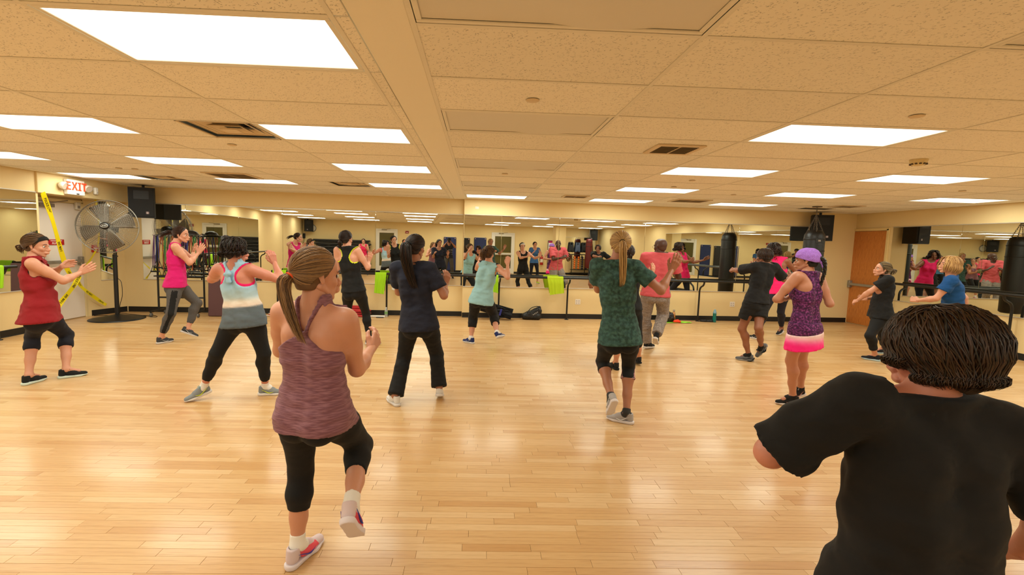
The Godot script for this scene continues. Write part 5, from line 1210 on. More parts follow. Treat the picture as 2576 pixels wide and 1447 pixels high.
# ------------------------------------------------------------------ one person
# d: label, joints J (world), H, g girth, skin, build options; returns the thing
func person(d: Dictionary) -> Node3D:
	var J: Dictionary = {}
	var src: Dictionary = d.J
	var base := Vector3((src.al.x + src.ar.x) / 2, 0, (src.al.z + src.ar.z) / 2)
	for key in src: J[key] = (src[key] as Vector3) - base
	var o := thing("person", d.label, "person", Transform3D(Basis(), base))
	var s: float = d.H / 1.65
	var g: float = d.get("g", 1.0)
	var cell: float = d.get("cell", 0.013)
	var fem: float = d.get("bust", 1.0)
	var skin: Color = d.skin
	var skm := mat(skin, 0.48, {"sss": 0.06, "bump": 0.08, "nf": 0.15, "sc": 12.0})
	var P: Vector3 = J.pel; var N: Vector3 = J.neck; var L := P.distance_to(N)
	var U := (N - P).normalized()
	var RS: Vector3 = (J.sr - J.sl).normalized(); var RP: Vector3 = (J.hr - J.hl).normalized()
	var R := (RS + RP).normalized(); R = (R - U * R.dot(U)).normalized()
	var F := U.cross(R)
	var C := P + U * 0.74 * L; var B := P + U * 0.54 * L; var W := P + U * 0.36 * L; var Q := P + U * 0.16 * L
	# torso
	var torso := []
	for e in [-1.0, 1.0]:
		torso.append([C + R * e * 0.070 * s, B + R * e * 0.062 * s, 0.076 * s * sqrt(g), 0.072 * s * g])
		torso.append([B + R * e * 0.062 * s, W + R * e * 0.052 * s * g, 0.070 * s * g, 0.066 * s * g])
		torso.append([W + R * e * 0.052 * s * g, Q + R * e * 0.066 * s * g, 0.066 * s * g, 0.074 * s * g])
		torso.append([Q + R * e * 0.066 * s * g, P + R * e * 0.074 * s * g - U * 0.03, 0.074 * s * g, 0.082 * s * g])
		torso.append([P - F * 0.045 * s * g - U * 0.035 * s + R * e * 0.062 * s, P - F * 0.05 * s * g - U * 0.06 * s + R * e * 0.058 * s, 0.078 * s * g, 0.072 * s * g])
		torso.append([C - F * 0.032 * s + R * e * 0.07 * s, B - F * 0.028 * s + R * e * 0.06 * s, 0.056 * s, 0.056 * s])
		if fem > 0.0: torso.append([C + F * 0.060 * s - U * 0.06 * s + R * e * 0.066 * s, C + F * 0.075 * s - U * 0.075 * s + R * e * 0.066 * s, 0.052 * s * fem * sqrt(g), 0.046 * s * fem * sqrt(g)])
	torso.append([C + F * 0.02, W + F * 0.02 * g, 0.062 * s * g, 0.062 * s * g])
	if g > 1.1: torso.append([W + F * 0.03, P + F * 0.035, 0.075 * s * g, 0.075 * s * g])
	var yoke := []
	for e in [["l", -1.0], ["r", 1.0]]:
		var S: Vector3 = J["s" + e[0]]
		yoke.append([S - RS * e[1] * 0.02, C + R * e[1] * 0.05 * s + U * 0.05 * s, 0.048 * s, 0.070 * s])
		yoke.append([N + U * 0.005, S - RS * e[1] * 0.035 + U * 0.012, 0.040 * s, 0.038 * s])
	var neckb := [[N - U * 0.05 * s, N.lerp(J.head, 0.55) - F * 0.004, 0.050 * s, 0.046 * s], [N.lerp(J.head, 0.35), J.head - F * 0.0, 0.046 * s, 0.044 * s]]
	var arms := {}; var legs := {}; var deltoid := {}
	for e in ["l", "r"]:
		var S: Vector3 = J["s" + e]; var E: Vector3 = J["e" + e]; var Wr: Vector3 = J["w" + e]
		var ga = sqrt(g) * d.get("arm", 1.0)
		deltoid[e] = [[S, S.lerp(E, 0.25), 0.044 * s * ga, 0.044 * s * ga]]
		arms[e] = [[S, S.lerp(E, 0.5), 0.043 * s * ga, 0.041 * s * ga], [S.lerp(E, 0.5), E, 0.041 * s * ga, 0.033 * s * ga], [E, E.lerp(Wr, 0.3), 0.032 * s * ga, 0.035 * s * ga], [E.lerp(Wr, 0.3), Wr, 0.035 * s * ga, 0.022 * s]]
		var Hh: Vector3 = J["h" + e]; var K: Vector3 = J["k" + e]; var A: Vector3 = J["a" + e]
		var gl = sqrt(g) * d.get("leg", 1.0)
		var shin := (A - K).normalized(); var thigh := (K - Hh).normalized()
		var back := -thigh; back = back - shin * back.dot(shin)
		back = -F if back.length() < 0.2 else back.normalized()
		var calf := K.lerp(A, 0.28) + back * 0.018 * s
		legs[e] = [[Hh - U * 0.0, Hh.lerp(K, 0.35), 0.080 * s * gl, 0.074 * s * gl], [Hh.lerp(K, 0.35), K, 0.074 * s * gl, 0.050 * s * gl], [K, calf, 0.048 * s * gl, 0.052 * s * gl], [calf, K.lerp(A, 0.62), 0.052 * s * gl, 0.038 * s * gl], [K.lerp(A, 0.62), A, 0.038 * s * gl, 0.030 * s]]
	var bodyb := torso + yoke + neckb
	for e in ["l", "r"]:
		bodyb += deltoid[e] + arms[e] + legs[e]
		var A: Vector3 = J["a" + e]
		bodyb.append([A, A.lerp(J["t" + e], 0.55), 0.028 * s, 0.022 * s])
	var kk := 0.011
	var body := soft([[bodyb, []]], cell, kk, 0.0)
	# head
	var fc: Vector3 = d.face
	var hb := Basis(Vector3.UP, -deg_to_rad(fc.x)) * Basis(Vector3.RIGHT, deg_to_rad(fc.y)) * Basis(Vector3(0, 0, 1), deg_to_rad(fc.z))
	var htf := Transform3D(hb.scaled(Vector3.ONE * s * d.get("hs", 1.0)), J.head)
	join(body, head_part, htf)
	# hands
	for e in ["l", "r"]:
		var dir: Vector3 = (J["f" + e] - J["w" + e]).normalized()
		var thumb: Vector3 = d.get("thumb_" + e, (J.head - J["w" + e]).normalized())
		thumb = (thumb - dir * thumb.dot(dir)).normalized()
		var hs := s * 1.02
		var part: Array = hand_parts[d.get("hand_" + e, "relaxed")]
		if e == "l":
			join(body, part, Transform3D(Basis(dir, thumb.cross(dir), thumb).scaled(Vector3.ONE * hs), J["w" + e] - dir * 0.01))
		else:
			var zz := -thumb
			var yb := zz.cross(dir)
			join(body, part, Transform3D(Basis(dir, yb, -zz).scaled(Vector3.ONE * hs), J["w" + e] - dir * 0.01), true)
	put("body", to_mesh(body), skm, o)
	# face details
	for e in [-1.0, 1.0]:
		var ey := st(); ey.set_color(Color.WHITE)
		var etf := htf * Transform3D(Basis(Vector3.RIGHT, -PI / 2), Vector3(e * 0.031, 0.002, -0.0755))
		ey.set_color(Color(0.58, 0.55, 0.52)); lathe(ey, [Vector2(0.0115, 0.0), Vector2(0.0106, 0.0045), Vector2(0.0072, 0.0092)], 14, etf)
		ey.set_color(Color(0.03, 0.02, 0.012)); lathe(ey, [Vector2(0.0072, 0.0092), Vector2(0.004, 0.0112), Vector2(0.0, 0.0117)], 14, etf)
		obj("eye", ey, mat(Color.WHITE, 0.2, {"vc": 1}), o)
		var br := st(); var bl := []
		for q in [[0.050, 0.020, -0.074], [0.042, 0.028, -0.086], [0.028, 0.029, -0.094], [0.014, 0.025, -0.097]]: bl.append(htf * Vector3(e * q[0], q[1], q[2]))
		tube(br, bl, [0.0015, 0.0032, 0.0036, 0.0025], 6, true, 0.7); obj("eyebrow", br, mat(d.get("brow", Color(0.10, 0.06, 0.04)), 0.7), o)
	var li := st()
	for q in [[-0.0595, -0.0985, 0.0042], [-0.0665, -0.0975, 0.0048]]:
		var ll := []
		for x in [-0.021, -0.011, 0.0, 0.011, 0.021]: ll.append(htf * Vector3(x, q[0] - 0.0, q[1] + absf(x) * absf(x) * 24.0))
		tube(li, ll, [0.001, q[2], q[2], q[2], 0.001], 6, true, 0.8)
	obj("lips", li, mat(skin.lerp(Color(0.62, 0.18, 0.18), 0.55), 0.4), o)
	var X := {"o": o, "J": J, "s": s, "g": g, "cell": cell, "P": P, "N": N, "U": U, "R": R, "RS": RS, "F": F, "C": C, "B": B, "W": W, "Q": Q, "L": L, "torso": torso, "yoke": yoke, "neck": neckb, "arms": arms, "legs": legs, "delt": deltoid, "kk": kk, "htf": htf, "body": bodyb}
	if d.has("under"): clothe_top(X, d.under, "bra_top")
	clothe_legs(X, d.legs)
	clothe_top(X, d.top, d.top.get("name", "shirt"))
	shoes(X, d.shoe)
	if d.has("hair"): hair(X, d.hair)
	if d.has("extra"): extras(X, d.extra)
	return o

func clothe_top(X: Dictionary, t: Dictionary, called: String) -> void:
	var s: float = X.s; var g: float = X.g; var P: Vector3 = X.P; var N: Vector3 = X.N; var U: Vector3 = X.U; var R: Vector3 = X.R; var F: Vector3 = X.F; var C: Vector3 = X.C; var J: Dictionary = X.J
	var hem: float = t.hem; var off: float = t.get("off", 0.010)
	var kind: String = t.kind
	var bones: Array = X.torso + X.yoke + X.neck + X.delt.l + X.delt.r + [X.legs.l[0], X.legs.r[0]]
	var loose: float = t.get("loose", 0.0)
	var up := Vector3.UP.lerp(U, 0.6).normalized()
	if hem > 0.0 or loose > 0.0:
		var down := P - up * maxf(hem, 0.05)
		for e in [-1.0, 1.0]:
			bones.append([X.Q + R * e * 0.060 * s * g, down + R * e * 0.078 * s * g - F * 0.01, (0.068 + loose * 0.6) * s * g, (0.080 + loose) * s * g])
			bones.append([X.Q - F * 0.02, down - F * 0.040 * g + R * e * 0.05 * s, (0.066 + loose * 0.6) * s * g, (0.078 + loose) * s * g])
	var hn: Vector3 = (-up + R * t.get("hem_r", 0.0) + F * t.get("hem_f", 0.0)).normalized()
	var clips := [[0, P - up * hem, hn]]
	var nr: float = t.get("neck", 0.068) * s
	clips.append([1, N + F * t.get("scoop", 0.02) - U * 0.012 * s, N + U * 0.25 + F * 0.05, nr])
	clips.append([4, N + U * 0.03 * s, U, N + (J.head - N) * 1.6, 0.115])
	var ga := sqrt(g)
	if kind == "tee":
		for e in ["l", "r"]:
			var S: Vector3 = J["s" + e]; var E: Vector3 = J["e" + e]
			var q: float = t.get("sleeve", 0.6)
			var wide: float = t.get("sleeve_w", 0.010)
			bones += [X.arms[e][0], [S.lerp(E, 0.5), S.lerp(E, minf(q + 0.14, 1.0)), 0.041 * s * ga, 0.036 * s * ga], [S.lerp(E, 0.45), S.lerp(E, minf(q + 0.14, 1.0)), 0.036 * s * ga + wide * 0.4, 0.034 * s * ga + wide]]
			clips.append([4, S.lerp(E, q), (E - S).normalized(), E + (E - S).normalized() * 0.12, 0.064 * s * ga + wide * 1.2])
	else:
		var ar: float = t.get("arm", 0.078) * s
		for e in [["l", -1.0], ["r", 1.0]]:
			var S: Vector3 = J["s" + e[0]]
			var out: Vector3 = X.RS * e[1]
			bones += [X.arms[e[0]][0]]
			if kind == "tank":
				clips.append([1, S + out * 0.045 * s + U * 0.06 * s, S + out * 0.055 * s - U * 0.09 * s, ar])
			else:
				var q := armhole(X, e[0], e[1])
				clips.append([1, q[0], q[1], t.get("racer", 0.105) * s])
			if kind == "strappy":
				var apex = P + U * X.L * 0.80
				var nn: Vector3 = (U + R * e[1] * 0.62).normalized()
				clips.append([5, apex, nn, C + F * 0.03 * s, F])
				clips.append([1, N + F * 0.10 * s + out * 0.03 * s - U * 0.03 * s, N + F * 0.12 * s + out * 0.03 * s + U * 0.1 * s, 0.085 * s])
			clips.append([4, S.lerp(J["e" + e[0]], 0.1), (J["e" + e[0]] - S).normalized(), J["e" + e[0]], 0.07 * s])
	var groups := [[bones, clips]]
	if t.has("straps"):
		var paths := []
		for e in [-1.0, 1.0]:
			var S: Vector3 = J["sl"] if e < 0 else J["sr"]
			var top: Vector3 = N.lerp(S, t.get("strap_at", 0.48)) + U * 0.02
			var mid: Vector3 = P + U * X.L * t.get("strap_low", 0.76) + R * e * t.get("strap_gap", 0.010)
			var wd: float = t.straps
			var fr: Vector3 = C + R * e * 0.085 * s - U * 0.03
			paths.append([mid - U * 0.04, mid, wd * 1.3, -F, -0.02]); paths.append([mid, top + U * 0.06, wd, -F, -0.03]); paths.append([top + U * 0.06, fr, wd, F, -0.03])
		groups.append([X.torso + X.yoke + X.neck + X.delt.l + X.delt.r + [X.arms.l[0], X.arms.r[0]], [[2, paths]]])
	var a := soft(groups, t.get("cell", X.cell), X.kk, off, t.get("amp", 0.004), t.get("nf", 9.0), t.get("stretch", Vector3(1, 1.6, 1)))
	if t.has("grad"):
		var cs := PackedColorArray()
		for v in a[0]:
			var h: float = (v - P).dot(up)
			var gr: Array = t.grad
			var c: Color = gr[0][1]
			for i in gr.size() - 1:
				if h <= gr[i][0] and h > gr[i + 1][0]: c = (gr[i][1] as Color).lerp(gr[i + 1][1], (gr[i][0] - h) / (gr[i][0] - gr[i + 1][0]))
			if h <= gr[gr.size() - 1][0]: c = gr[gr.size() - 1][1]
			cs.append(c.srgb_to_linear())
		a.append(cs)
	put(called, to_mesh(a), t.m, X.o)

func armhole(X: Dictionary, e: String, sg: float) -> Array:
	var S: Vector3 = X.J["s" + e]; var s: float = X.s
	var out: Vector3 = X.RS * sg
	return [X.C - X.F * 0.115 * s + out * 0.165 * s + X.U * 0.05 * s, S + out * 0.06 * s + X.F * 0.04 * s - X.U * 0.02 * s]

func clothe_legs(X: Dictionary, t: Dictionary) -> void:
	var s: float = X.s; var P: Vector3 = X.P; var U: Vector3 = X.U; var J: Dictionary = X.J; var F: Vector3 = X.F; var R: Vector3 = X.R
	var off: float = t.get("off", 0.006)
	var bones: Array = X.torso.duplicate()
	var clips := [[0, P + U * t.get("rise", 0.10), U]]
	for e in ["l", "r"]:
		var Hh: Vector3 = J["h" + e]; var K: Vector3 = J["k" + e]; var A: Vector3 = J["a" + e]
		bones += X.legs[e]
		var fl: float = t.get("flare", 0.0); var lw: float = t.get("loose", 0.0)
		if fl > 0.0 or lw > 0.0:
			bones.append([K, A + (A - K).normalized() * 0.03, 0.040 * s + lw, 0.036 * s + fl + lw])
			bones.append([Hh, K, 0.066 * s + lw, 0.044 * s + lw])
		if t.get("widen", 0.0) > 0.0: bones.append([Hh, K, 0.072 * s + t.widen * 0.4, 0.062 * s + t.widen])
		if t.len <= 1.0: clips.append([4, Hh.lerp(K, t.len), (K - Hh).normalized(), K, 0.15]); clips.append([1, K, A, 0.085])
		else: clips.append([4, K.lerp(A, t.len - 1.0), (A - K).normalized(), A + (A - K).normalized() * 0.2, 0.13])
	put(t.get("name", "leggings"), to_mesh(soft([[bones, clips]], t.get("cell", X.cell), X.kk, off, t.get("amp", 0.0015), t.get("nf", 14.0), Vector3(0.7, 1.8, 0.7))), t.m, X.o)
	if t.has("cuff"):
		for e in ["l", "r"]:
			var K: Vector3 = J["k" + e]; var A: Vector3 = J["a" + e]; var Hh: Vector3 = J["h" + e]
			var c0: float = t.cuff[0]; var c1: float = t.cuff[1]
			var lo := Hh.lerp(K, c0) if c0 <= 1.0 else K.lerp(A, c0 - 1.0)
			var hi := K.lerp(A, c1 - 1.0)
			put("printed_cuff", to_mesh(soft([[X.legs[e], [[0, lo, (Hh - K).normalized() if c0 <= 1.0 else (K - A).normalized()], [0, hi, (A - K).normalized()]]]], X.cell * 0.8, X.kk, off + 0.001)), t.cuff_m, X.o)
	if t.has("panel"):
		for e in ["l", "r"]:
			var K: Vector3 = J["k" + e]; var A: Vector3 = J["a" + e]; var Hh: Vector3 = J["h" + e]
			var side: Vector3 = R * (-1.0 if e == "l" else 1.0)
			if t.panel == "inner": side = side * 0.25 - F * 0.9
			put("side_panel", to_mesh(soft([[X.legs[e], [[2, [[Hh + side * 0.09, K + side * 0.06, 0.045], [K + side * 0.06, K.lerp(A, 0.9) + side * 0.045, 0.03]]], [0, K.lerp(A, t.len - 1.01), (A - K).normalized()]]]], X.cell * 0.8, X.kk, off + 0.0015)), t.panel_m, X.o)

func shoes(X: Dictionary, t: Dictionary) -> void:
	var J: Dictionary = X.J; var s: float = X.s * t.get("size", 1.0)
	for e in ["l", "r"]:
		var A: Vector3 = J["a" + e]; var K: Vector3 = J["k" + e]; var Tt: Vector3 = J["t" + e]
		var bs: Basis; var at: Vector3
		if Tt.y <= 0.036 and A.y < 0.2:
			var x := Tt - A; x.y = 0.0
			bs = frame_of(x, Vector3.UP)
			at = Vector3(A.x, 0.0, A.z)
			if A.y > 0.10:
				var lift := A.y - 0.088
				bs = bs * Basis(Vector3(0, 0, 1), -lift / 0.17)
				at.y = lift * 0.9
		else:
			var tt := (Tt - A).normalized(); var S := (K - A).normalized()
			var p := (S - tt * S.dot(tt)).normalized()
			var ca := cos(0.36); var sa := sin(0.36)
			var xx := tt * ca + p * sa; var yy := p * ca - tt * sa
			bs = Basis(xx, yy, xx.cross(yy)); at = A - yy * 0.086 * s
		bs = bs.scaled_local(Vector3(s, s, s * t.get("wide", 1.0)))
		var tf := Transform3D(bs, at)
		var up := [PackedVector3Array(), PackedVector3Array(), PackedInt32Array()]; join(up, shoe_upper, tf)
		var sh := put("shoe", to_mesh(up), t.m, X.o)
		var so := [PackedVector3Array(), PackedVector3Array(), PackedInt32Array()]; join(so, shoe_sole, tf)
		put("sole", to_mesh(so), t.sole, sh)
		if t.has("accent"):
			var ac := [PackedVector3Array(), PackedVector3Array(), PackedInt32Array()]; join(ac, shoe_accent, tf); put("side_panel", to_mesh(ac), t.accent, sh)
		var la := st()
		for k in 4:
			var x := 0.030 + k * 0.018; var y := 0.087 - k * 0.0105
			tube(la, [tf * Vector3(x, y - 0.012, -0.020), tf * Vector3(x + 0.003, y + 0.001, -0.008), tf * Vector3(x + 0.003, y + 0.001, 0.008), tf * Vector3(x, y - 0.012, 0.020)], 0.0028, 5)
		tube(la, [tf * Vector3(0.02, 0.092, 0), tf * Vector3(0.015, 0.105, 0.02), tf * Vector3(0.03, 0.095, 0.03), tf * Vector3(0.022, 0.092, 0.0)], 0.0022, 5)
		tube(la, [tf * Vector3(0.02, 0.092, 0), tf * Vector3(0.015, 0.105, -0.02), tf * Vector3(0.03, 0.095, -0.03), tf * Vector3(0.022, 0.092, 0.0)], 0.0022, 5)
		obj("lace", la, t.get("lace", t.sole), sh)
		if t.has("tick"):
			var tk := st()
			for side in [-1.0, 1.0]:
				var pts := [Vector3(0.085, 0.040, side * 0.037), Vector3(0.055, 0.032, side * 0.040), Vector3(0.035, 0.033, side * 0.0405), Vector3(0.0, 0.052, side * 0.0365), Vector3(-0.03, 0.066, side * 0.034)]
				var w := []
				for q in curve(pts, 10): w.append(tf * q)
				tube(tk, w, [0.002, 0.004, 0.0055, 0.006, 0.0058, 0.0055, 0.005, 0.004, 0.003, 0.002, 0.001], 5, true, 0.5)
			obj("side_mark", tk, t.tick, sh)
		if t.has("sock"):
			var sb := [[A.lerp(K, 0.02), A.lerp(K, t.get("sock_h", 0.16)), 0.030 * s, 0.033 * s], [A, A.lerp(Tt, 0.3), 0.031 * s, 0.03 * s]]
			put("sock", to_mesh(soft([[sb, [[0, A.lerp(K, t.get("sock_h", 0.16)), (K - A).normalized()]]]], 0.008, 0.006, 0.004)), t.sock, X.o)

# ------------------------------------------------------------------ hair
const SC := Vector3(0, 0.038, 0.012)
const SR := Vector3(0.083, 0.092, 0.101)
func scalp(u: Vector3, lift: float) -> Vector3:
	return SC + (u.normalized() * SR) * (1.0 + lift)

func hairline(t: float) -> Vector3:
	var loop := [Vector3(0, 0.74, -0.68), Vector3(0.55, 0.62, -0.62), Vector3(0.84, 0.24, -0.52), Vector3(0.96, -0.16, -0.20), Vector3(0.90, -0.42, 0.25), Vector3(0.55, -0.78, 0.45), Vector3(0, -0.86, 0.58), Vector3(-0.55, -0.78, 0.45), Vector3(-0.90, -0.42, 0.25), Vector3(-0.96, -0.16, -0.20), Vector3(-0.84, 0.24, -0.52), Vector3(-0.55, 0.62, -0.62)]
	var u := t * 12.0; var i := int(u) % 12; var f := u - int(u)
	return loop[i].cubic_interpolate(loop[(i + 1) % 12], loop[(i + 11) % 12], loop[(i + 2) % 12], f).normalized()

func tone(r: RandomNumberGenerator, a: Color, b: Color) -> Color:
	var t := clampf(r.randfn(0.4, 0.3), 0.0, 1.0)
	return a.srgb_to_linear().lerp(b.srgb_to_linear(), t)

func cap(X: Dictionary, thick: float, m: Material, low := -0.055, front := 0.072, called := "hair_cap") -> MeshInstance3D:
	var b := [[Vector3(0, 0.040, -0.010), Vector3(0, 0.040, 0.020), 0.074, 0.074, Vector3.RIGHT, 1.10], [Vector3(0, 0.005, 0.03), Vector3(0, -0.02, 0.04), 0.060, 0.050]]
	var a := soft([[b, [[0, Vector3(0, 0.075, -front), Vector3(0, -0.62, -0.78).normalized()], [0, Vector3(0, low, 0.0), Vector3(0, -1, 0)], [1, Vector3(0, -0.10, -0.06), Vector3(0, -0.02, -0.085), 0.075]]]], 0.0065, 0.006, thick)
	var w := [PackedVector3Array(), PackedVector3Array(), PackedInt32Array()]; join(w, a, X.htf)
	return put(called, to_mesh(w), m, X.o)

func hair(X: Dictionary, h: Dictionary) -> void:
	var tf: Transform3D = X.htf
	var r := RandomNumberGenerator.new(); r.seed = hash(h.kind) + int(h.get("seed", 1))
	var dk: Color = h.dark; var lt: Color = h.light
	var n: int = h.get("n", 170)
	var rad: float = h.get("rad", 0.0042)
	var m := mat(Color.WHITE, 0.42, {"vc": 1, "spec": 0.45})
	cap(X, h.get("capt", 0.006), mat(dk.lerp(lt, 0.25), 0.6), h.get("low", -0.055), h.get("front", 0.072))
	var s := st(); s.set_color(Color.WHITE)
	var wig: float = h.get("wig", 0.0)
	match h.kind:
		"tied":
			var tie: Vector3 = h.tie.normalized()
			for i in n:
				var u := hairline((i + r.randf() * 0.8) / n)
				var u0 := u.slerp(tie, r.randf() * 0.35 if i % 3 == 0 else 0.0)
				var pts := []; var rr := []
				var lift = r.randf_range(0.04, 0.11) + h.get("puff", 0.0)
				var ang := u0.angle_to(tie)
				for k in 8:
					var t := k / 7.0
					var v := u0.slerp(tie, t) if ang < 3.0 else u0
					pts.append(tf * (scalp(v, lift * sin(minf(t * 3.0 + 0.4, 1.57)) * (1.0 - 0.25 * t)) + Vector3(sin(k * 2.0 + i), cos(k * 1.7 + i), 0) * wig))
					rr.append(rad * X.s * (1.2 - 0.6 * t))
				tube(s, pts, rr, 4, false, 0.55, tone(r, dk, lt))
		"down":
			for i in n:
				var az := r.randf_range(-PI, PI)
				var face = absf(az) < h.get("open", 0.75)
				if face: az = signf(az) * (h.get("open", 0.75) + r.randf() * 0.2)
				var dirv := Vector3(sin(az), 0, -cos(az))
				var part: float = h.get("part", 0.0)
				var u0 := Vector3(part + r.randfn(0, 0.10), 1.0, -0.25 + r.randfn(0, 0.22)).normalized()
				var pts := []; var rr := []
				var lift: float = h.get("puff", 0.10) + r.randf_range(0.0, 0.10)
				var drop: float = h.drop * r.randf_range(0.75, 1.05)
				var end := (dirv + Vector3(0, h.get("lat", -0.15) * (1.0 if absf(az) > 1.2 else 0.35), 0)).normalized()
				for k in 7: pts.append(tf * (scalp(u0.slerp(end, k / 6.0), lift * minf(1.0, k / 3.0 + 0.35)) + Vector3(sin(k * 2.1 + i), cos(k * 1.3 + i * 2.0), sin(k + i)) * wig))
				var e := scalp(end, lift)
				for k in range(1, 5):
					var q: float = k / 4.0
					var inward: float = h.get("tuck", 0.25)
					pts.append(tf * (e + Vector3(0, -drop * q, 0) + dirv * (0.02 * sin(q * PI) * h.get("bell", 1.0) - inward * 0.08 * q * q) + Vector3(sin(k * 2.1 + i), cos(k * 1.3 + i * 2.0), sin(k + i)) * wig * 1.4))
				for k in pts.size(): rr.append(rad * X.s * (0.7 + 0.6 * sin(PI * minf(k / 8.0, 1.0))) * (1.0 - 0.75 * maxf(0.0, (k - 7) / 3.5)))
				tube(s, pts, rr, 4, false, 0.6, tone(r, dk, lt))
	obj("hair", s, m, X.o)
	if h.has("tail"):
		var ctrl: Array = h.tail      # offsets in head space, from the tie outwards
		var q := st(); q.set_color(Color.WHITE)
		var nt: int = h.get("tail_n", 70)
		var wide: float = h.get("tail_w", 0.03)
		for i in nt:
			var a := r.randf() * TAU; var b := sqrt(r.randf())
			var o2 := Vector3(cos(a) * b, sin(a) * b * 0.7, sin(a) * b)
			var pts := []; var rr := []
			var cut := r.randf_range(0.72, 1.0)
			var cc := curve(ctrl, 10)
			for k in 11:
				var t := k / 10.0
				var w: float = wide * (0.35 + 0.9 * sin(minf(t * 2.2, 1.9))) * (1.0 - 0.45 * t)
				var pos: Vector3 = cc[int(t * cut * 10)] if true else Vector3.ZERO
				var fi := t * cut * 10.0; var i0 := int(fi); var i1: int = min(i0 + 1, 10)
				pos = (cc[i0] as Vector3).lerp(cc[i1], fi - i0)
				pts.append(tf * (pos + o2 * w + Vector3(sin(k * 1.9 + i), cos(k * 2.3 + i), sin(k * 1.1 + i * 3.0)) * (wig + 0.0012)))
				rr.append(rad * X.s * h.get("tail_r", 1.0) * (1.1 - 0.9 * t * t))
			tube(q, pts, rr, 4, false, 0.6, tone(r, dk, lt))
		var tl := obj(h.get("tail_name", "ponytail"), q, m, X.o)
		if h.has("tie_m"):
			var z := st(); var ring := []
			var c0: Vector3 = ctrl[0]; var d0: Vector3 = (ctrl[1] - ctrl[0]).normalized()
			var x := d0.cross(Vector3.RIGHT).normalized(); var y := d0.cross(x)
			for k in 17: ring.append(tf * (c0 + d0 * 0.006 + (x * cos(TAU * k / 16) + y * sin(TAU * k / 16)) * wide * 0.52))
			tube(z, ring, 0.005 * X.s, 6, false); obj("hair_tie", z, h.tie_m, tl)

func headband(X: Dictionary, m: Material, width := 0.022, tiltv := 0.35, called := "headband") -> void:
	var b := [[Vector3(0, 0.040, -0.010), Vector3(0, 0.040, 0.020), 0.074, 0.074, Vector3.RIGHT, 1.10], [Vector3(0, 0.005, 0.03), Vector3(0, -0.02, 0.04), 0.060, 0.050], [Vector3(0, 0.050, -0.030), Vector3(0, 0.045, -0.02), 0.056, 0.056]]
	var nrm := Vector3(0, cos(tiltv), sin(tiltv))
	var p := Vector3(0, 0.055, -0.02)
	var a := soft([[b, [[0, p + nrm * width, nrm], [0, p - nrm * width, -nrm]]]], 0.006, 0.006, 0.0135)
	var w := [PackedVector3Array(), PackedVector3Array(), PackedInt32Array()]; join(w, a, X.htf)
	put(called, to_mesh(w), m, X.o)

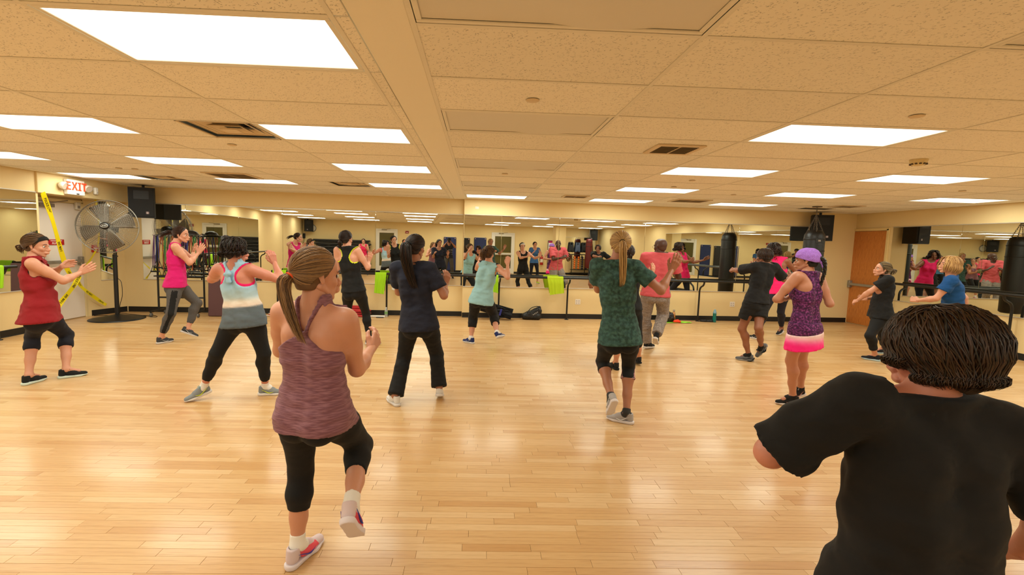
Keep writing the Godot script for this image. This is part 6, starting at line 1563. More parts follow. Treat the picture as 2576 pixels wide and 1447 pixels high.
func extras(X: Dictionary, list: Array) -> void:
	for e in list:
		match e[0]:
			"headband": headband(X, e[1], e[2], e[3])
			"bandana":
				var b := [[Vector3(0, 0.040, -0.010), Vector3(0, 0.040, 0.024), 0.076, 0.076, Vector3.RIGHT, 1.06], [Vector3(0, 0.01, 0.03), Vector3(0, 0.0, 0.045), 0.062, 0.055]]
				var a := soft([[b, [[0, Vector3(0, 0.028, -0.07), Vector3(0, -0.97, -0.24).normalized()], [0, Vector3(0, -0.02, 0.0), Vector3(0, -0.9, 0.1).normalized()]]]], 0.006, 0.006, 0.017, 0.004, 22.0)
				var w := [PackedVector3Array(), PackedVector3Array(), PackedInt32Array()]; join(w, a, X.htf)
				var k := soft([[[[Vector3(0.0, -0.005, 0.115), Vector3(0.03, 0.0, 0.125), 0.014, 0.012], [Vector3(0.03, 0.0, 0.125), Vector3(0.055, -0.06, 0.125), 0.012, 0.005], [Vector3(0.0, 0.0, 0.118), Vector3(0.01, -0.07, 0.14), 0.010, 0.004]], []]], 0.005, 0.004, 0.0)
				join(w, k, X.htf)
				put("bandana", to_mesh(w), e[1], X.o)
			"braid":
				var s := st(); s.set_color(Color.WHITE)
				var cc := curve(e[2], 22)
				for k in 3:
					var pts := []; var rr := []
					for i in 23:
						var ph := i * 0.95 + k * TAU / 3.0
						var t := i / 22.0
						pts.append(X.htf * (cc[i] + Vector3(cos(ph) * 0.020, 0, sin(ph * 2.0) * 0.010) * (1.0 - 0.5 * t))); rr.append(0.020 * X.s * (1.05 - 0.55 * t))
					tube(s, pts, rr, 6, true, 0.8, (e[1] as Color).srgb_to_linear())
				obj("braid", s, mat(Color.WHITE, 0.45, {"vc": 1}), X.o)
			"bun":
				var w := [PackedVector3Array(), PackedVector3Array(), PackedInt32Array()]
				join(w, soft([[[[e[2], e[2] + Vector3(0.004, 0.004, 0.004), e[3], e[3]]], []]], 0.005, 0.005, 0.0, 0.006, 40.0), X.htf)
				put("hair_bun", to_mesh(w), mat(e[1], 0.5, {"bump": 0.6, "nf": 0.1, "sc": 20.0}), X.o)
			"trim":   # a thin edging along the armholes
				for sd in [["l", -1.0], ["r", 1.0]]:
					var out: Vector3 = X.RS * sd[1]
					var q := armhole(X, sd[0], sd[1])
					put("armhole_trim", to_mesh(soft([[X.torso + X.yoke + X.neck + X.delt[sd[0]] + [X.arms[sd[0]][0]], [[3, q[0], q[1], e[2] * X.s + 0.004, 0.006], [0, X.C + out * 0.155 * X.s, out], [0, X.N + X.U * 0.005, X.U], [1, X.N + X.F * 0.02 - X.U * 0.012, X.N + X.U * 0.25 + X.F * 0.05, 0.07 * X.s]]]], 0.008, X.kk, 0.0135)), e[1], X.o)
			"knot":
				var K: Vector3 = X.C - X.F * 0.118 * X.s + X.U * 0.055
				put("tied_knot", to_mesh(soft([[[[K + X.R * 0.02, K - X.R * 0.02, 0.018, 0.018], [K, K - X.U * 0.07, 0.014, 0.022], [K, K + X.U * 0.03, 0.014, 0.012]], []]], 0.006, 0.005, 0.0, 0.003, 40.0)), e[1], X.o)
			"dress_hem":
				var up := Vector3.UP.lerp(X.U, 0.6).normalized()
				var bb: Array = X.torso + [X.legs.l[0], X.legs.r[0]]
				for q in [-1.0, 1.0]:
					bb.append([X.Q + X.R * q * 0.066 * X.s, X.P - up * 0.27 + X.R * q * 0.095 * X.s, 0.08, 0.11]); bb.append([X.P - X.F * 0.03, X.P - up * 0.27 - X.F * 0.04 + X.R * q * 0.05, 0.08, 0.10])
				var lo: Vector3 = X.P - up * 0.21; var mid: Vector3 = X.P - up * 0.055
				var sl = (-up + X.R * 0.12).normalized()
				put("dress_skirt", to_mesh(soft([[bb, [[0, X.P + up * 0.05, up], [0, mid, sl]]]], 0.011, X.kk, 0.009, 0.004, 9.0)), e[1], X.o)
				var a := soft([[bb, [[0, mid, -sl], [0, lo, sl]]]], 0.011, X.kk, 0.011, 0.006, 9.0)
				var cs := PackedColorArray()
				for v in a[0]:
					var t := clampf((mid - v).dot(up) / 0.15, 0.0, 1.0)
					cs.append(Color(0.96, 0.82, 0.82).lerp(Color(0.98, 0.10, 0.50), smoothstep(0.1, 0.9, t)).srgb_to_linear())
				a.append(cs)
				put("gradient_hem", to_mesh(a), mat(Color.WHITE, 0.85, {"vc": 1}), X.o)
			"glasses":
				var s := st()
				for q in [-1.0, 1.0]:
					var ring := []
					for k in 17: ring.append(X.htf * Vector3(q * 0.032 + cos(TAU * k / 16) * 0.022, 0.0 + sin(TAU * k / 16) * 0.016, -0.103))
					tube(s, ring, 0.0018, 5, false); tube(s, [X.htf * Vector3(q * 0.054, 0.002, -0.101), X.htf * Vector3(q * 0.078, 0.004, 0.0)], 0.0018, 5)
				tube(s, [X.htf * Vector3(-0.010, 0.002, -0.104), X.htf * Vector3(0.010, 0.002, -0.104)], 0.0018, 5)
				obj("glasses", s, mat(Color(0.5, 0.48, 0.45), 0.3, {"metal": 0.5}), X.o)
			"armband":
				var A: Vector3 = X.J["e" + e[2]]; var Bq: Vector3 = X.J["w" + e[2]]
				put("arm_sleeve", to_mesh(soft([[X.arms[e[2]], [[0, A.lerp(Bq, e[3]), (A - Bq).normalized()], [0, A.lerp(Bq, e[4]), (Bq - A).normalized()]]]], 0.009, X.kk, 0.006)), e[1], X.o)
			"cap":
				var w := [PackedVector3Array(), PackedVector3Array(), PackedInt32Array()]
				join(w, soft([[[[Vector3(0, 0.045, -0.010), Vector3(0, 0.045, 0.020), 0.080, 0.080, Vector3.RIGHT, 1.08]], [[0, Vector3(0, 0.045, 0), Vector3(0, -1, -0.1).normalized()]]], [[[Vector3(0, 0.052, -0.09), Vector3(0, 0.045, -0.14), 0.06, 0.05, Vector3.UP, 7.0]], []]], 0.007, 0.006, 0.012), X.htf)
				put("cap", to_mesh(w), e[1], X.o)
			"stripe_tee":
				for k in 4:
					var h: float = 0.04 + k * 0.09
					put("shirt_stripe", to_mesh(soft([[X.torso + X.yoke, [[0, X.P + X.U * (h + 0.04), X.U], [0, X.P + X.U * h, -X.U]]]], 0.015, X.kk, 0.0135)), e[1], X.o)
			"waistband":
				put("waistband", to_mesh(soft([[X.torso, [[0, X.P + X.U * (e[2] + 0.03), X.U], [0, X.P + X.U * e[2], -X.U]]]], 0.01, X.kk, 0.014)), e[1], X.o)

# ------------------------------------------------------------------ the class
func c(col: Color) -> StandardMaterial3D: return mat(col, 0.9, {"bump": 0.25, "nf": 0.25, "sc": 25.0, "rim": 0.15})

# a plain standing pose for those seen only in the mirrors
func stand(x: float, z: float, yaw: float, h: float) -> Dictionary:
	var s := h / 1.65
	var b := Basis(Vector3.UP, -deg_to_rad(yaw))
	var q := {"pel": Vector3(0, 0.87, 0), "neck": Vector3(0, 1.42, -0.02), "head": Vector3(0, 1.545, -0.04), "sl": Vector3(-0.165, 1.38, -0.02), "sr": Vector3(0.165, 1.38, -0.02), "hl": Vector3(-0.085, 0.87, 0), "hr": Vector3(0.085, 0.87, 0),
		"el": Vector3(-0.24, 1.13, -0.10), "er": Vector3(0.24, 1.13, -0.10), "wl": Vector3(-0.16, 1.22, -0.31), "wr": Vector3(0.16, 1.26, -0.31), "fl": Vector3(-0.12, 1.28, -0.36), "fr": Vector3(0.12, 1.33, -0.35),
		"kl": Vector3(-0.13, 0.47, -0.08), "kr": Vector3(0.14, 0.47, -0.06), "al": Vector3(-0.17, 0.09, 0.02), "ar": Vector3(0.18, 0.09, 0.04), "tl": Vector3(-0.20, 0.03, -0.13), "tr": Vector3(0.21, 0.03, -0.11)}
	for k in q:
		var v: Vector3 = q[k]
		q[k] = b * Vector3(v.x * s, v.y * s if v.y > 0.2 else v.y, v.z * s) + Vector3(x, 0, z)
	return q

func build_people() -> void:
	make_templates()
	var fair := Color(0.80, 0.57, 0.46); var rosy := Color(0.78, 0.51, 0.42); var tan := Color(0.66, 0.44, 0.33); var tan2 := Color(0.73, 0.50, 0.39); var brown := Color(0.56, 0.35, 0.25); var dark := Color(0.31, 0.19, 0.14)
	var blackf := c(Color(0.028, 0.026, 0.027))
	var dressm := mat(Color.WHITE, 0.85, {"ramp": [[0.2, Color(0.16, 0.03, 0.17)], [0.5, Color(0.30, 0.07, 0.30)], [0.72, Color(0.52, 0.22, 0.48)], [0.9, Color(0.66, 0.36, 0.6)]], "nf": 0.06, "sc": 2.5})
	var heather := {"ramp": [[0.25, Color(0.75, 0.75, 0.75)], [0.75, Color(1, 1, 1)]], "nf": 0.05, "sc": 6.0, "st": Vector3(1, 3, 1)}
	person({"label": "woman in a sleeveless dark red top, navy capris and black headband at far left", "J": {"pel": Vector3(-4.486, 0.694, -4.8), "neck": Vector3(-4.546, 1.288, -4.8), "head": Vector3(-4.506, 1.419, -4.8), "sl": Vector3(-4.654, 1.249, -4.929), "sr": Vector3(-4.438, 1.249, -4.671), "hl": Vector3(-4.528, 0.694, -4.873), "hr": Vector3(-4.444, 0.694, -4.727), "el": Vector3(-4.705, 1.104, -5.164), "wl": Vector3(-4.503, 1.202, -5.073), "fl": Vector3(-4.506, 1.224, -5.159), "er": Vector3(-4.264, 1.073, -4.806), "wr": Vector3(-4.279, 1.142, -5.037), "fr": Vector3(-4.231, 1.191, -5.093), "kl": Vector3(-4.568, 0.428, -5.153), "al": Vector3(-4.429, 0.09, -4.963), "tl": Vector3(-4.294, 0.03, -5.09), "kr": Vector3(-4.701, 0.467, -4.904), "ar": Vector3(-4.598, 0.09, -4.729), "tr": Vector3(-4.59, 0.03, -4.902)},
		"H": 1.63, "face": Vector3(75, -3, 0), "skin": fair, "g": 1.12, "hand_r": "open", "hand_l": "relaxed",
		"under": {"kind": "tank", "hem": -0.20, "neck": 0.08, "arm": 0.085, "off": 0.006, "m": blackf, "amp": 0.0}, "top": {"kind": "tank", "hem": 0.05, "loose": 0.035, "off": 0.018, "arm": 0.086, "neck": 0.07, "m": c(Color(0.55, 0.04, 0.09)), "amp": 0.012, "nf": 6.0, "name": "tank_top"}, "legs": {"len": 1.38, "m": c(Color(0.045, 0.05, 0.11)), "name": "capri_leggings", "amp": 0.004}, "shoe": {"m": c(Color(0.06, 0.07, 0.075)), "sole": c(Color(0.82, 0.88, 0.84)), "lace": c(Color(0.1, 0.1, 0.1))}, "hair": {"kind": "tied", "tie": Vector3(0, -0.25, 1), "dark": Color(0.26, 0.17, 0.10), "light": Color(0.47, 0.34, 0.22), "puff": 0.05, "tail": [Vector3(0, 0.0, 0.10), Vector3(0, -0.03, 0.14), Vector3(0, -0.08, 0.13)], "tail_w": 0.035, "tail_n": 40}, "extra": [["headband", blackf, 0.020, 0.55]]})
	person({"label": "woman in a magenta tank top and grey leggings with black panels, ponytail flying", "J": {"pel": Vector3(-4.458, 0.846, -6.85), "neck": Vector3(-4.456, 1.438, -6.85), "head": Vector3(-4.36, 1.568, -6.85), "sl": Vector3(-4.555, 1.398, -6.992), "sr": Vector3(-4.357, 1.398, -6.708), "hl": Vector3(-4.5, 0.846, -6.923), "hr": Vector3(-4.416, 0.846, -6.777), "el": Vector3(-4.365, 1.219, -7.097), "wl": Vector3(-4.465, 1.306, -7.3), "fl": Vector3(-4.448, 1.392, -7.313), "er": Vector3(-4.211, 1.169, -6.784), "wr": Vector3(-4.192, 1.315, -6.976), "fr": Vector3(-4.156, 1.393, -6.999), "kl": Vector3(-4.257, 0.545, -7.023), "al": Vector3(-4.337, 0.179, -6.895), "tl": Vector3(-4.226, 0.059, -6.935), "kr": Vector3(-4.403, 0.442, -6.633), "ar": Vector3(-4.554, 0.09, -6.631), "tr": Vector3(-4.497, 0.02, -6.771)},
		"H": 1.63, "face": Vector3(85, 0, 0), "skin": fair, "g": 1.18, "hand_r": "open", "hand_l": "open",
		"top": {"kind": "tank", "hem": 0.04, "loose": 0.015, "arm": 0.085, "neck": 0.085, "scoop": 0.03, "m": c(Color(0.80, 0.03, 0.42)), "amp": 0.006, "name": "tank_top"}, "legs": {"len": 1.80, "m": mat(Color(0.36, 0.34, 0.33), 0.9, heather), "panel": "outer", "panel_m": blackf, "name": "leggings"}, "shoe": {"m": c(Color(0.22, 0.22, 0.23)), "sole": c(Color(0.80, 0.77, 0.75)), "lace": c(Color(0.6, 0.6, 0.6)), "tick": c(Color(0.82, 0.82, 0.82))}, "hair": {"kind": "tied", "tie": Vector3(0, 0.15, 1), "dark": Color(0.13, 0.07, 0.045), "light": Color(0.30, 0.17, 0.10), "tail": [Vector3(0, 0.05, 0.11), Vector3(0.0, 0.045, 0.16), Vector3(0.01, 0.01, 0.24), Vector3(0.02, -0.04, 0.31)], "tail_w": 0.035, "tail_n": 60, "tie_m": blackf}})
	person({"label": "dark haired woman in a pale blue and grey tie-back tank and black leggings", "J": {"pel": Vector3(-2.23, 0.816, -4.4), "neck": Vector3(-2.313, 1.307, -4.4), "head": Vector3(-2.3, 1.435, -4.4), "sl": Vector3(-2.481, 1.265, -4.429), "sr": Vector3(-2.146, 1.271, -4.371), "hl": Vector3(-2.311, 0.816, -4.414), "hr": Vector3(-2.149, 0.816, -4.386), "el": Vector3(-2.653, 1.148, -4.611), "wl": Vector3(-2.672, 1.183, -4.845), "fl": Vector3(-2.643, 1.262, -4.866), "er": Vector3(-1.924, 1.166, -4.496), "wr": Vector3(-2.036, 1.336, -4.618), "fr": Vector3(-2.06, 1.419, -4.61), "kl": Vector3(-2.459, 0.468, -4.326), "al": Vector3(-2.629, 0.13, -4.404), "tl": Vector3(-2.68, 0.03, -4.346), "kr": Vector3(-2.064, 0.452, -4.428), "ar": Vector3(-2.108, 0.09, -4.537), "tr": Vector3(-1.991, 0.03, -4.564)},
		"H": 1.6, "face": Vector3(55, 0, 0), "skin": rosy, "g": 1.22, "hand_r": "relaxed", "hand_l": "relaxed",
		"under": {"kind": "racer", "hem": -0.24, "neck": 0.085, "arm": 0.085, "off": 0.006, "racer": 0.1, "m": c(Color(0.88, 0.05, 0.38)), "amp": 0.0}, "top": {"kind": "racer", "hem": 0.09, "loose": 0.012, "arm": 0.09, "racer": 0.118, "neck": 0.09, "m": mat(Color.WHITE, 0.9, {"vc": 1, "bump": 0.3, "nf": 0.2, "sc": 20.0}), "amp": 0.006, "grad": [[0.30, Color(0.62, 0.76, 0.84)], [0.20, Color(0.70, 0.80, 0.84)], [0.16, Color(0.86, 0.82, 0.76)], [0.115, Color(0.88, 0.80, 0.74)], [0.10, Color(0.36, 0.40, 0.43)], [-0.2, Color(0.33, 0.37, 0.40)]], "name": "tie_back_tank", "straps": 0.012, "strap_at": 0.5, "strap_low": 0.80}, "legs": {"len": 1.80, "m": blackf, "name": "leggings"}, "shoe": {"m": c(Color(0.52, 0.54, 0.55)), "sole": c(Color(0.90, 0.88, 0.87)), "lace": c(Color(0.35, 0.75, 0.75)), "tick": c(Color(0.86, 0.90, 0.12)), "sock": c(Color(0.9, 0.88, 0.86)), "sock_h": 0.13}, "hair": {"kind": "down", "dark": Color(0.075, 0.045, 0.03), "light": Color(0.17, 0.10, 0.065), "drop": 0.05, "n": 260, "wig": 0.009, "puff": 0.14, "bell": 1.2, "tuck": 0.3, "low": -0.075, "lat": -0.35}, "extra": [["bun", Color(0.085, 0.05, 0.035), Vector3(-0.03, 0.115, 0.075), 0.040], ["knot", c(Color(0.60, 0.74, 0.82))]]})
	person({"label": "woman in a heather purple strappy tank and black capris stepping up in the left foreground", "J": {"pel": Vector3(-0.732, 0.809, -2.05), "neck": Vector3(-0.731, 1.279, -2.05), "head": Vector3(-0.718, 1.419, -2.05), "sl": Vector3(-0.886, 1.247, -2.092), "sr": Vector3(-0.576, 1.231, -2.008), "hl": Vector3(-0.813, 0.809, -2.076), "hr": Vector3(-0.65, 0.809, -2.024), "el": Vector3(-0.969, 1.032, -2.263), "wl": Vector3(-0.869, 1.112, -2.463), "fl": Vector3(-0.839, 1.162, -2.533), "er": Vector3(-0.564, 0.978, -2.143), "wr": Vector3(-0.549, 1.022, -2.385), "fr": Vector3(-0.536, 1.073, -2.459), "kl": Vector3(-0.849, 0.44, -2.19), "al": Vector3(-0.849, 0.09, -2.135), "tl": Vector3(-0.815, 0.03, -2.234), "kr": Vector3(-0.585, 0.525, -2.308), "ar": Vector3(-0.532, 0.417, -1.924), "tr": Vector3(-0.516, 0.257, -1.983)},
		"H": 1.66, "face": Vector3(46, 0, 0), "skin": fair, "g": 1, "cell": 0.0095, "hand_r": "relaxed", "hand_l": "relaxed", "arm": 1.05,
		"top": {"kind": "strappy", "hem": 0.075, "arm": 0.080, "racer": 0.110, "neck": 0.075, "m": mat(Color(1, 1, 1), 0.85, {"ramp": [[0.25, Color(0.43, 0.26, 0.31)], [0.75, Color(0.60, 0.42, 0.47)]], "nf": 0.03, "sc": 2.2, "st": Vector3(0.8, 9, 0.8), "rim": 0.2}), "amp": 0.007, "nf": 8.0, "stretch": Vector3(0.7, 2.4, 0.7), "straps": 0.008, "strap_at": 0.42, "strap_low": 0.74, "strap_gap": 0.006, "hem_r": 0.0, "name": "strappy_tank", "cell": 0.0085}, "legs": {"len": 1.50, "m": blackf, "name": "capri_leggings", "cell": 0.01}, "shoe": {"m": c(Color(0.84, 0.76, 0.77)), "accent": c(Color(0.92, 0.34, 0.40)), "sole": c(Color(0.88, 0.84, 0.86)), "lace": c(Color(0.85, 0.82, 0.84)), "tick": c(Color(0.25, 0.27, 0.62)), "sock": c(Color(0.93, 0.91, 0.88)), "sock_h": 0.17}, "hair": {"kind": "tied", "tie": Vector3(0, -0.10, 1), "dark": Color(0.30, 0.20, 0.12), "light": Color(0.74, 0.57, 0.38), "n": 900, "rad": 0.0019, "tail": [Vector3(0, 0.012, 0.112), Vector3(0.004, -0.02, 0.145), Vector3(0.02, -0.10, 0.142), Vector3(0.05, -0.19, 0.125), Vector3(0.09, -0.27, 0.105)], "tail_w": 0.034, "tail_n": 420, "tail_r": 0.85, "tie_m": c(Color(0.93, 0.36, 0.16))}})
	person({"label": "woman in a black racerback tank with lime edging and black leggings, low dark ponytail", "J": {"pel": Vector3(-1.825, 0.833, -6.75), "neck": Vector3(-1.919, 1.456, -6.75), "head": Vector3(-1.936, 1.577, -6.75), "sl": Vector3(-2.079, 1.416, -6.784), "sr": Vector3(-1.759, 1.416, -6.716), "hl": Vector3(-1.908, 0.833, -6.768), "hr": Vector3(-1.743, 0.833, -6.732), "el": Vector3(-2.064, 1.134, -6.77), "wl": Vector3(-2.062, 1.207, -7.002), "fl": Vector3(-2.031, 1.29, -7.014), "er": Vector3(-1.618, 1.171, -6.734), "wr": Vector3(-1.656, 1.257, -6.958), "fr": Vector3(-1.639, 1.344, -6.965), "kl": Vector3(-1.981, 0.475, -6.97), "al": Vector3(-2.001, 0.09, -7.131), "tl": Vector3(-2.049, 0.03, -7.169), "kr": Vector3(-1.681, 0.474, -6.905), "ar": Vector3(-1.618, 0.09, -6.876), "tr": Vector3(-1.581, 0.03, -6.874)},
		"H": 1.64, "face": Vector3(25, 0, 0), "skin": fair, "g": 1.05, "hand_r": "open", "hand_l": "open",
		"top": {"kind": "racer", "hem": 0.02, "arm": 0.082, "racer": 0.108, "neck": 0.07, "m": blackf, "amp": 0.006, "name": "racerback_tank"}, "legs": {"len": 1.94, "m": blackf, "name": "leggings"}, "shoe": {"m": c(Color(0.3, 0.3, 0.32)), "sole": c(Color(0.85, 0.83, 0.82))}, "hair": {"kind": "tied", "tie": Vector3(0, -0.30, 1), "dark": Color(0.085, 0.05, 0.035), "light": Color(0.20, 0.12, 0.08), "tail": [Vector3(0, -0.02, 0.115), Vector3(0, -0.06, 0.14), Vector3(0, -0.14, 0.12)], "tail_w": 0.032, "tail_n": 50, "tie_m": blackf}, "extra": [["trim", c(Color(0.80, 0.85, 0.10)), 0.108]]})
	person({"label": "woman in a navy tee and flared black trousers with a long dark ponytail", "J": {"pel": Vector3(-0.561, 0.8, -4.4), "neck": Vector3(-0.623, 1.366, -4.4), "head": Vector3(-0.602, 1.519, -4.4), "sl": Vector3(-0.787, 1.326, -4.423), "sr": Vector3(-0.458, 1.326, -4.377), "hl": Vector3(-0.646, 0.8, -4.412), "hr": Vector3(-0.476, 0.8, -4.388), "el": Vector3(-0.788, 1.075, -4.562), "wl": Vector3(-0.779, 1.177, -4.787), "fl": Vector3(-0.761, 1.235, -4.854), "er": Vector3(-0.321, 1.076, -4.356), "wr": Vector3(-0.324, 1.17, -4.583), "fr": Vector3(-0.308, 1.259, -4.591), "kl": Vector3(-0.725, 0.413, -4.542), "al": Vector3(-0.767, 0.09, -4.328), "tl": Vector3(-0.872, 0.03, -4.473), "kr": Vector3(-0.404, 0.444, -4.613), "ar": Vector3(-0.357, 0.14, -4.456), "tr": Vector3(-0.36, 0.03, -4.663)},
		"H": 1.66, "face": Vector3(25, 0, 0), "skin": tan, "g": 1.06, "hand_r": "relaxed", "hand_l": "relaxed",
		"top": {"kind": "tee", "hem": 0.07, "loose": 0.012, "sleeve": 0.72, "neck": 0.085, "sleeve_w": 0.022, "m": c(Color(0.065, 0.075, 0.145)), "amp": 0.008, "name": "tee_shirt", "off": 0.013}, "legs": {"len": 1.99, "flare": 0.030, "loose": 0.008, "m": blackf, "name": "flared_trousers", "amp": 0.005}, "shoe": {"m": c(Color(0.86, 0.84, 0.82)), "sole": c(Color(0.85, 0.83, 0.82))}, "hair": {"kind": "tied", "tie": Vector3(0, 0.05, 1), "dark": Color(0.055, 0.032, 0.024), "light": Color(0.19, 0.10, 0.06), "n": 230, "tail": [Vector3(0, 0.035, 0.115), Vector3(0, 0.01, 0.165), Vector3(0.01, -0.12, 0.17), Vector3(0.03, -0.26, 0.14), Vector3(0.06, -0.37, 0.11)], "tail_w": 0.062, "tail_n": 240, "tie_m": blackf}})
	person({"label": "woman in a pale aqua tank over a black bra and loose black capris, curly ponytail", "J": {"pel": Vector3(0.061, 0.733, -6.95), "neck": Vector3(0.161, 1.279, -6.95), "head": Vector3(0.157, 1.418, -6.95), "sl": Vector3(0.017, 1.259, -7.003), "sr": Vector3(0.306, 1.222, -6.897), "hl": Vector3(-0.016, 0.733, -6.978), "hr": Vector3(0.139, 0.733, -6.922), "el": Vector3(-0.019, 1.177, -7.264), "wl": Vector3(0.031, 1.337, -7.424), "fl": Vector3(0.061, 1.397, -7.474), "er": Vector3(0.436, 1.094, -6.69), "wr": Vector3(0.439, 1.287, -6.829), "fr": Vector3(0.444, 1.369, -6.857), "kl": Vector3(-0.061, 0.393, -7.197), "al": Vector3(-0.083, 0.09, -7.107), "tl": Vector3(-0.127, 0.03, -7.143), "kr": Vector3(0.272, 0.441, -7.148), "ar": Vector3(0.31, 0.233, -6.823), "tr": Vector3(0.42, 0.171, -6.929)},
		"H": 1.6, "face": Vector3(25, 0, 0), "skin": fair, "g": 1.05, "hand_r": "relaxed", "hand_l": "open",
		"under": {"kind": "racer", "hem": -0.24, "neck": 0.085, "arm": 0.07, "off": 0.007, "racer": 0.095, "m": blackf, "amp": 0.0}, "top": {"kind": "tank", "hem": 0.08, "loose": 0.02, "off": 0.013, "arm": 0.092, "neck": 0.075, "m": c(Color(0.56, 0.72, 0.74)), "amp": 0.010, "nf": 7.0, "name": "tank_top"}, "legs": {"len": 1.48, "loose": 0.018, "m": c(Color(0.055, 0.05, 0.05)), "name": "capri_trousers", "amp": 0.007}, "shoe": {"m": c(Color(0.12, 0.17, 0.38)), "sole": c(Color(0.85, 0.83, 0.82)), "tick": c(Color(0.7, 0.72, 0.78)), "sock": c(Color(0.88, 0.86, 0.84)), "sock_h": 0.10}, "hair": {"kind": "tied", "tie": Vector3(0, 0.35, 1), "dark": Color(0.20, 0.12, 0.07), "light": Color(0.50, 0.36, 0.22), "wig": 0.004, "puff": 0.05, "tail": [Vector3(0, 0.07, 0.10), Vector3(-0.02, 0.05, 0.15), Vector3(-0.03, -0.02, 0.17), Vector3(-0.04, -0.10, 0.15)], "tail_w": 0.055, "tail_n": 90, "tie_m": blackf}})
	person({"label": "woman in a mottled dark green tee and black capris with floral cuffs, long blond ponytail", "J": {"pel": Vector3(1.27, 0.79, -3.95), "neck": Vector3(1.205, 1.457, -3.95), "head": Vector3(1.229, 1.596, -3.95), "sl": Vector3(1.039, 1.42, -3.964), "sr": Vector3(1.37, 1.414, -3.936), "hl": Vector3(1.185, 0.79, -3.957), "hr": Vector3(1.355, 0.79, -3.943), "el": Vector3(1.105, 1.199, -4.134), "wl": Vector3(1.247, 1.271, -4.322), "fl": Vector3(1.311, 1.328, -4.352), "er": Vector3(1.565, 1.228, -3.837), "wr": Vector3(1.698, 1.402, -3.952), "fr": Vector3(1.73, 1.485, -3.94), "kl": Vector3(1.207, 0.496, -4.239), "al": Vector3(1.214, 0.257, -3.915), "tl": Vector3(1.208, 0.093, -3.962), "kr": Vector3(1.441, 0.479, -4.176), "ar": Vector3(1.38, 0.09, -3.979), "tr": Vector3(1.314, 0.03, -4.014)},
		"H": 1.66, "face": Vector3(10, 0, 0), "skin": tan, "g": 0.98, "hand_r": "open", "hand_l": "relaxed",
		"top": {"kind": "tee", "hem": 0.05, "loose": 0.012, "sleeve": 0.62, "sleeve_w": 0.03, "neck": 0.075, "m": mat(Color.WHITE, 0.85, {"ramp": [[0.25, Color(0.13, 0.23, 0.215)], [0.5, Color(0.17, 0.31, 0.285)], [0.75, Color(0.25, 0.385, 0.36)]], "nf": 0.03, "oct": 5, "sc": 3.2}), "amp": 0.009, "nf": 8.0, "off": 0.014, "name": "tee_shirt", "cell": 0.011}, "legs": {"len": 1.30, "m": blackf, "name": "capri_leggings", "cuff": [0.97, 1.31], "cuff_m": mat(Color.WHITE, 0.8, {"ramp": [[0.0, Color(0.08, 0.07, 0.08)], [0.42, Color(0.12, 0.10, 0.11)], [0.46, Color(0.85, 0.42, 0.42)], [0.58, Color(0.92, 0.60, 0.58)], [0.64, Color(0.80, 0.76, 0.76)], [0.74, Color(0.10, 0.09, 0.1)], [1.0, Color(0.3, 0.26, 0.28)]], "nf": 0.025, "sc": 4.5})}, "shoe": {"m": c(Color(0.66, 0.64, 0.64)), "sole": c(Color(0.86, 0.83, 0.84)), "lace": c(Color(0.9, 0.6, 0.6)), "tick": c(Color(0.92, 0.92, 0.92)), "sock": c(Color(0.2, 0.2, 0.2)), "sock_h": 0.10}, "hair": {"kind": "tied", "tie": Vector3(0, 0.10, 1), "dark": Color(0.50, 0.37, 0.21), "light": Color(0.90, 0.74, 0.49), "n": 300, "rad": 0.0034, "tail": [Vector3(0, 0.045, 0.115), Vector3(0.0, 0.01, 0.165), Vector3(0.01, -0.12, 0.155), Vector3(0.02, -0.26, 0.12), Vector3(0.02, -0.34, 0.10)], "tail_w": 0.034, "tail_n": 120, "tie_m": blackf}})
	person({"label": "bald man in a coral pink tee and heather grey sweatpants", "J": {"pel": Vector3(2.655, 0.922, -6.7), "neck": Vector3(2.685, 1.492, -6.7), "head": Vector3(2.689, 1.604, -6.7), "sl": Vector3(2.483, 1.449, -6.736), "sr": Vector3(2.887, 1.449, -6.664), "hl": Vector3(2.56, 0.922, -6.717), "hr": Vector3(2.751, 0.922, -6.683), "el": Vector3(2.504, 1.185, -6.891), "wl": Vector3(2.691, 1.24, -7.069), "fl": Vector3(2.765, 1.29, -7.107), "er": Vector3(2.997, 1.168, -6.722), "wr": Vector3(2.996, 1.254, -6.972), "fr": Vector3(2.949, 1.325, -7.02), "kl": Vector3(2.588, 0.511, -6.89), "al": Vector3(2.695, 0.1, -7.011), "tl": Vector3(2.73, 0.03, -7.041), "kr": Vector3(2.875, 0.566, -6.903), "ar": Vector3(2.68, 0.307, -6.617), "tr": Vector3(2.719, 0.164, -6.725)},
		"H": 1.78, "face": Vector3(-20, 0, 0), "skin": dark, "g": 1.08, "bust": 0.0, "hand_r": "open", "hand_l": "relaxed",
		"top": {"kind": "tee", "hem": 0.05, "loose": 0.012, "sleeve": 0.75, "sleeve_w": 0.03, "m": mat(Color(0.80, 0.33, 0.36), 0.9, {"bump": 0.3, "nf": 0.15, "sc": 20.0, "rim": 0.2}), "amp": 0.008, "name": "tee_shirt", "off": 0.014}, "legs": {"len": 1.97, "loose": 0.025, "m": mat(Color.WHITE, 0.95, {"ramp": [[0.25, Color(0.46, 0.42, 0.40)], [0.75, Color(0.66, 0.61, 0.58)]], "nf": 0.05, "sc": 3.0, "st": Vector3(0.7, 5, 0.7)}), "name": "sweatpants", "amp": 0.010}, "shoe": {"m": c(Color(0.05, 0.05, 0.055)), "sole": c(Color(0.85, 0.82, 0.80)), "size": 1.08}, "extra": [["armband", mat(Color.WHITE, 0.8, {"ramp": [[0.3, Color(0.16, 0.25, 0.24)], [0.5, Color(0.70, 0.55, 0.28)], [0.7, Color(0.25, 0.35, 0.33)]], "nf": 0.05, "sc": 8.0}), "r", 0.0, 0.45], ["glasses"]]})
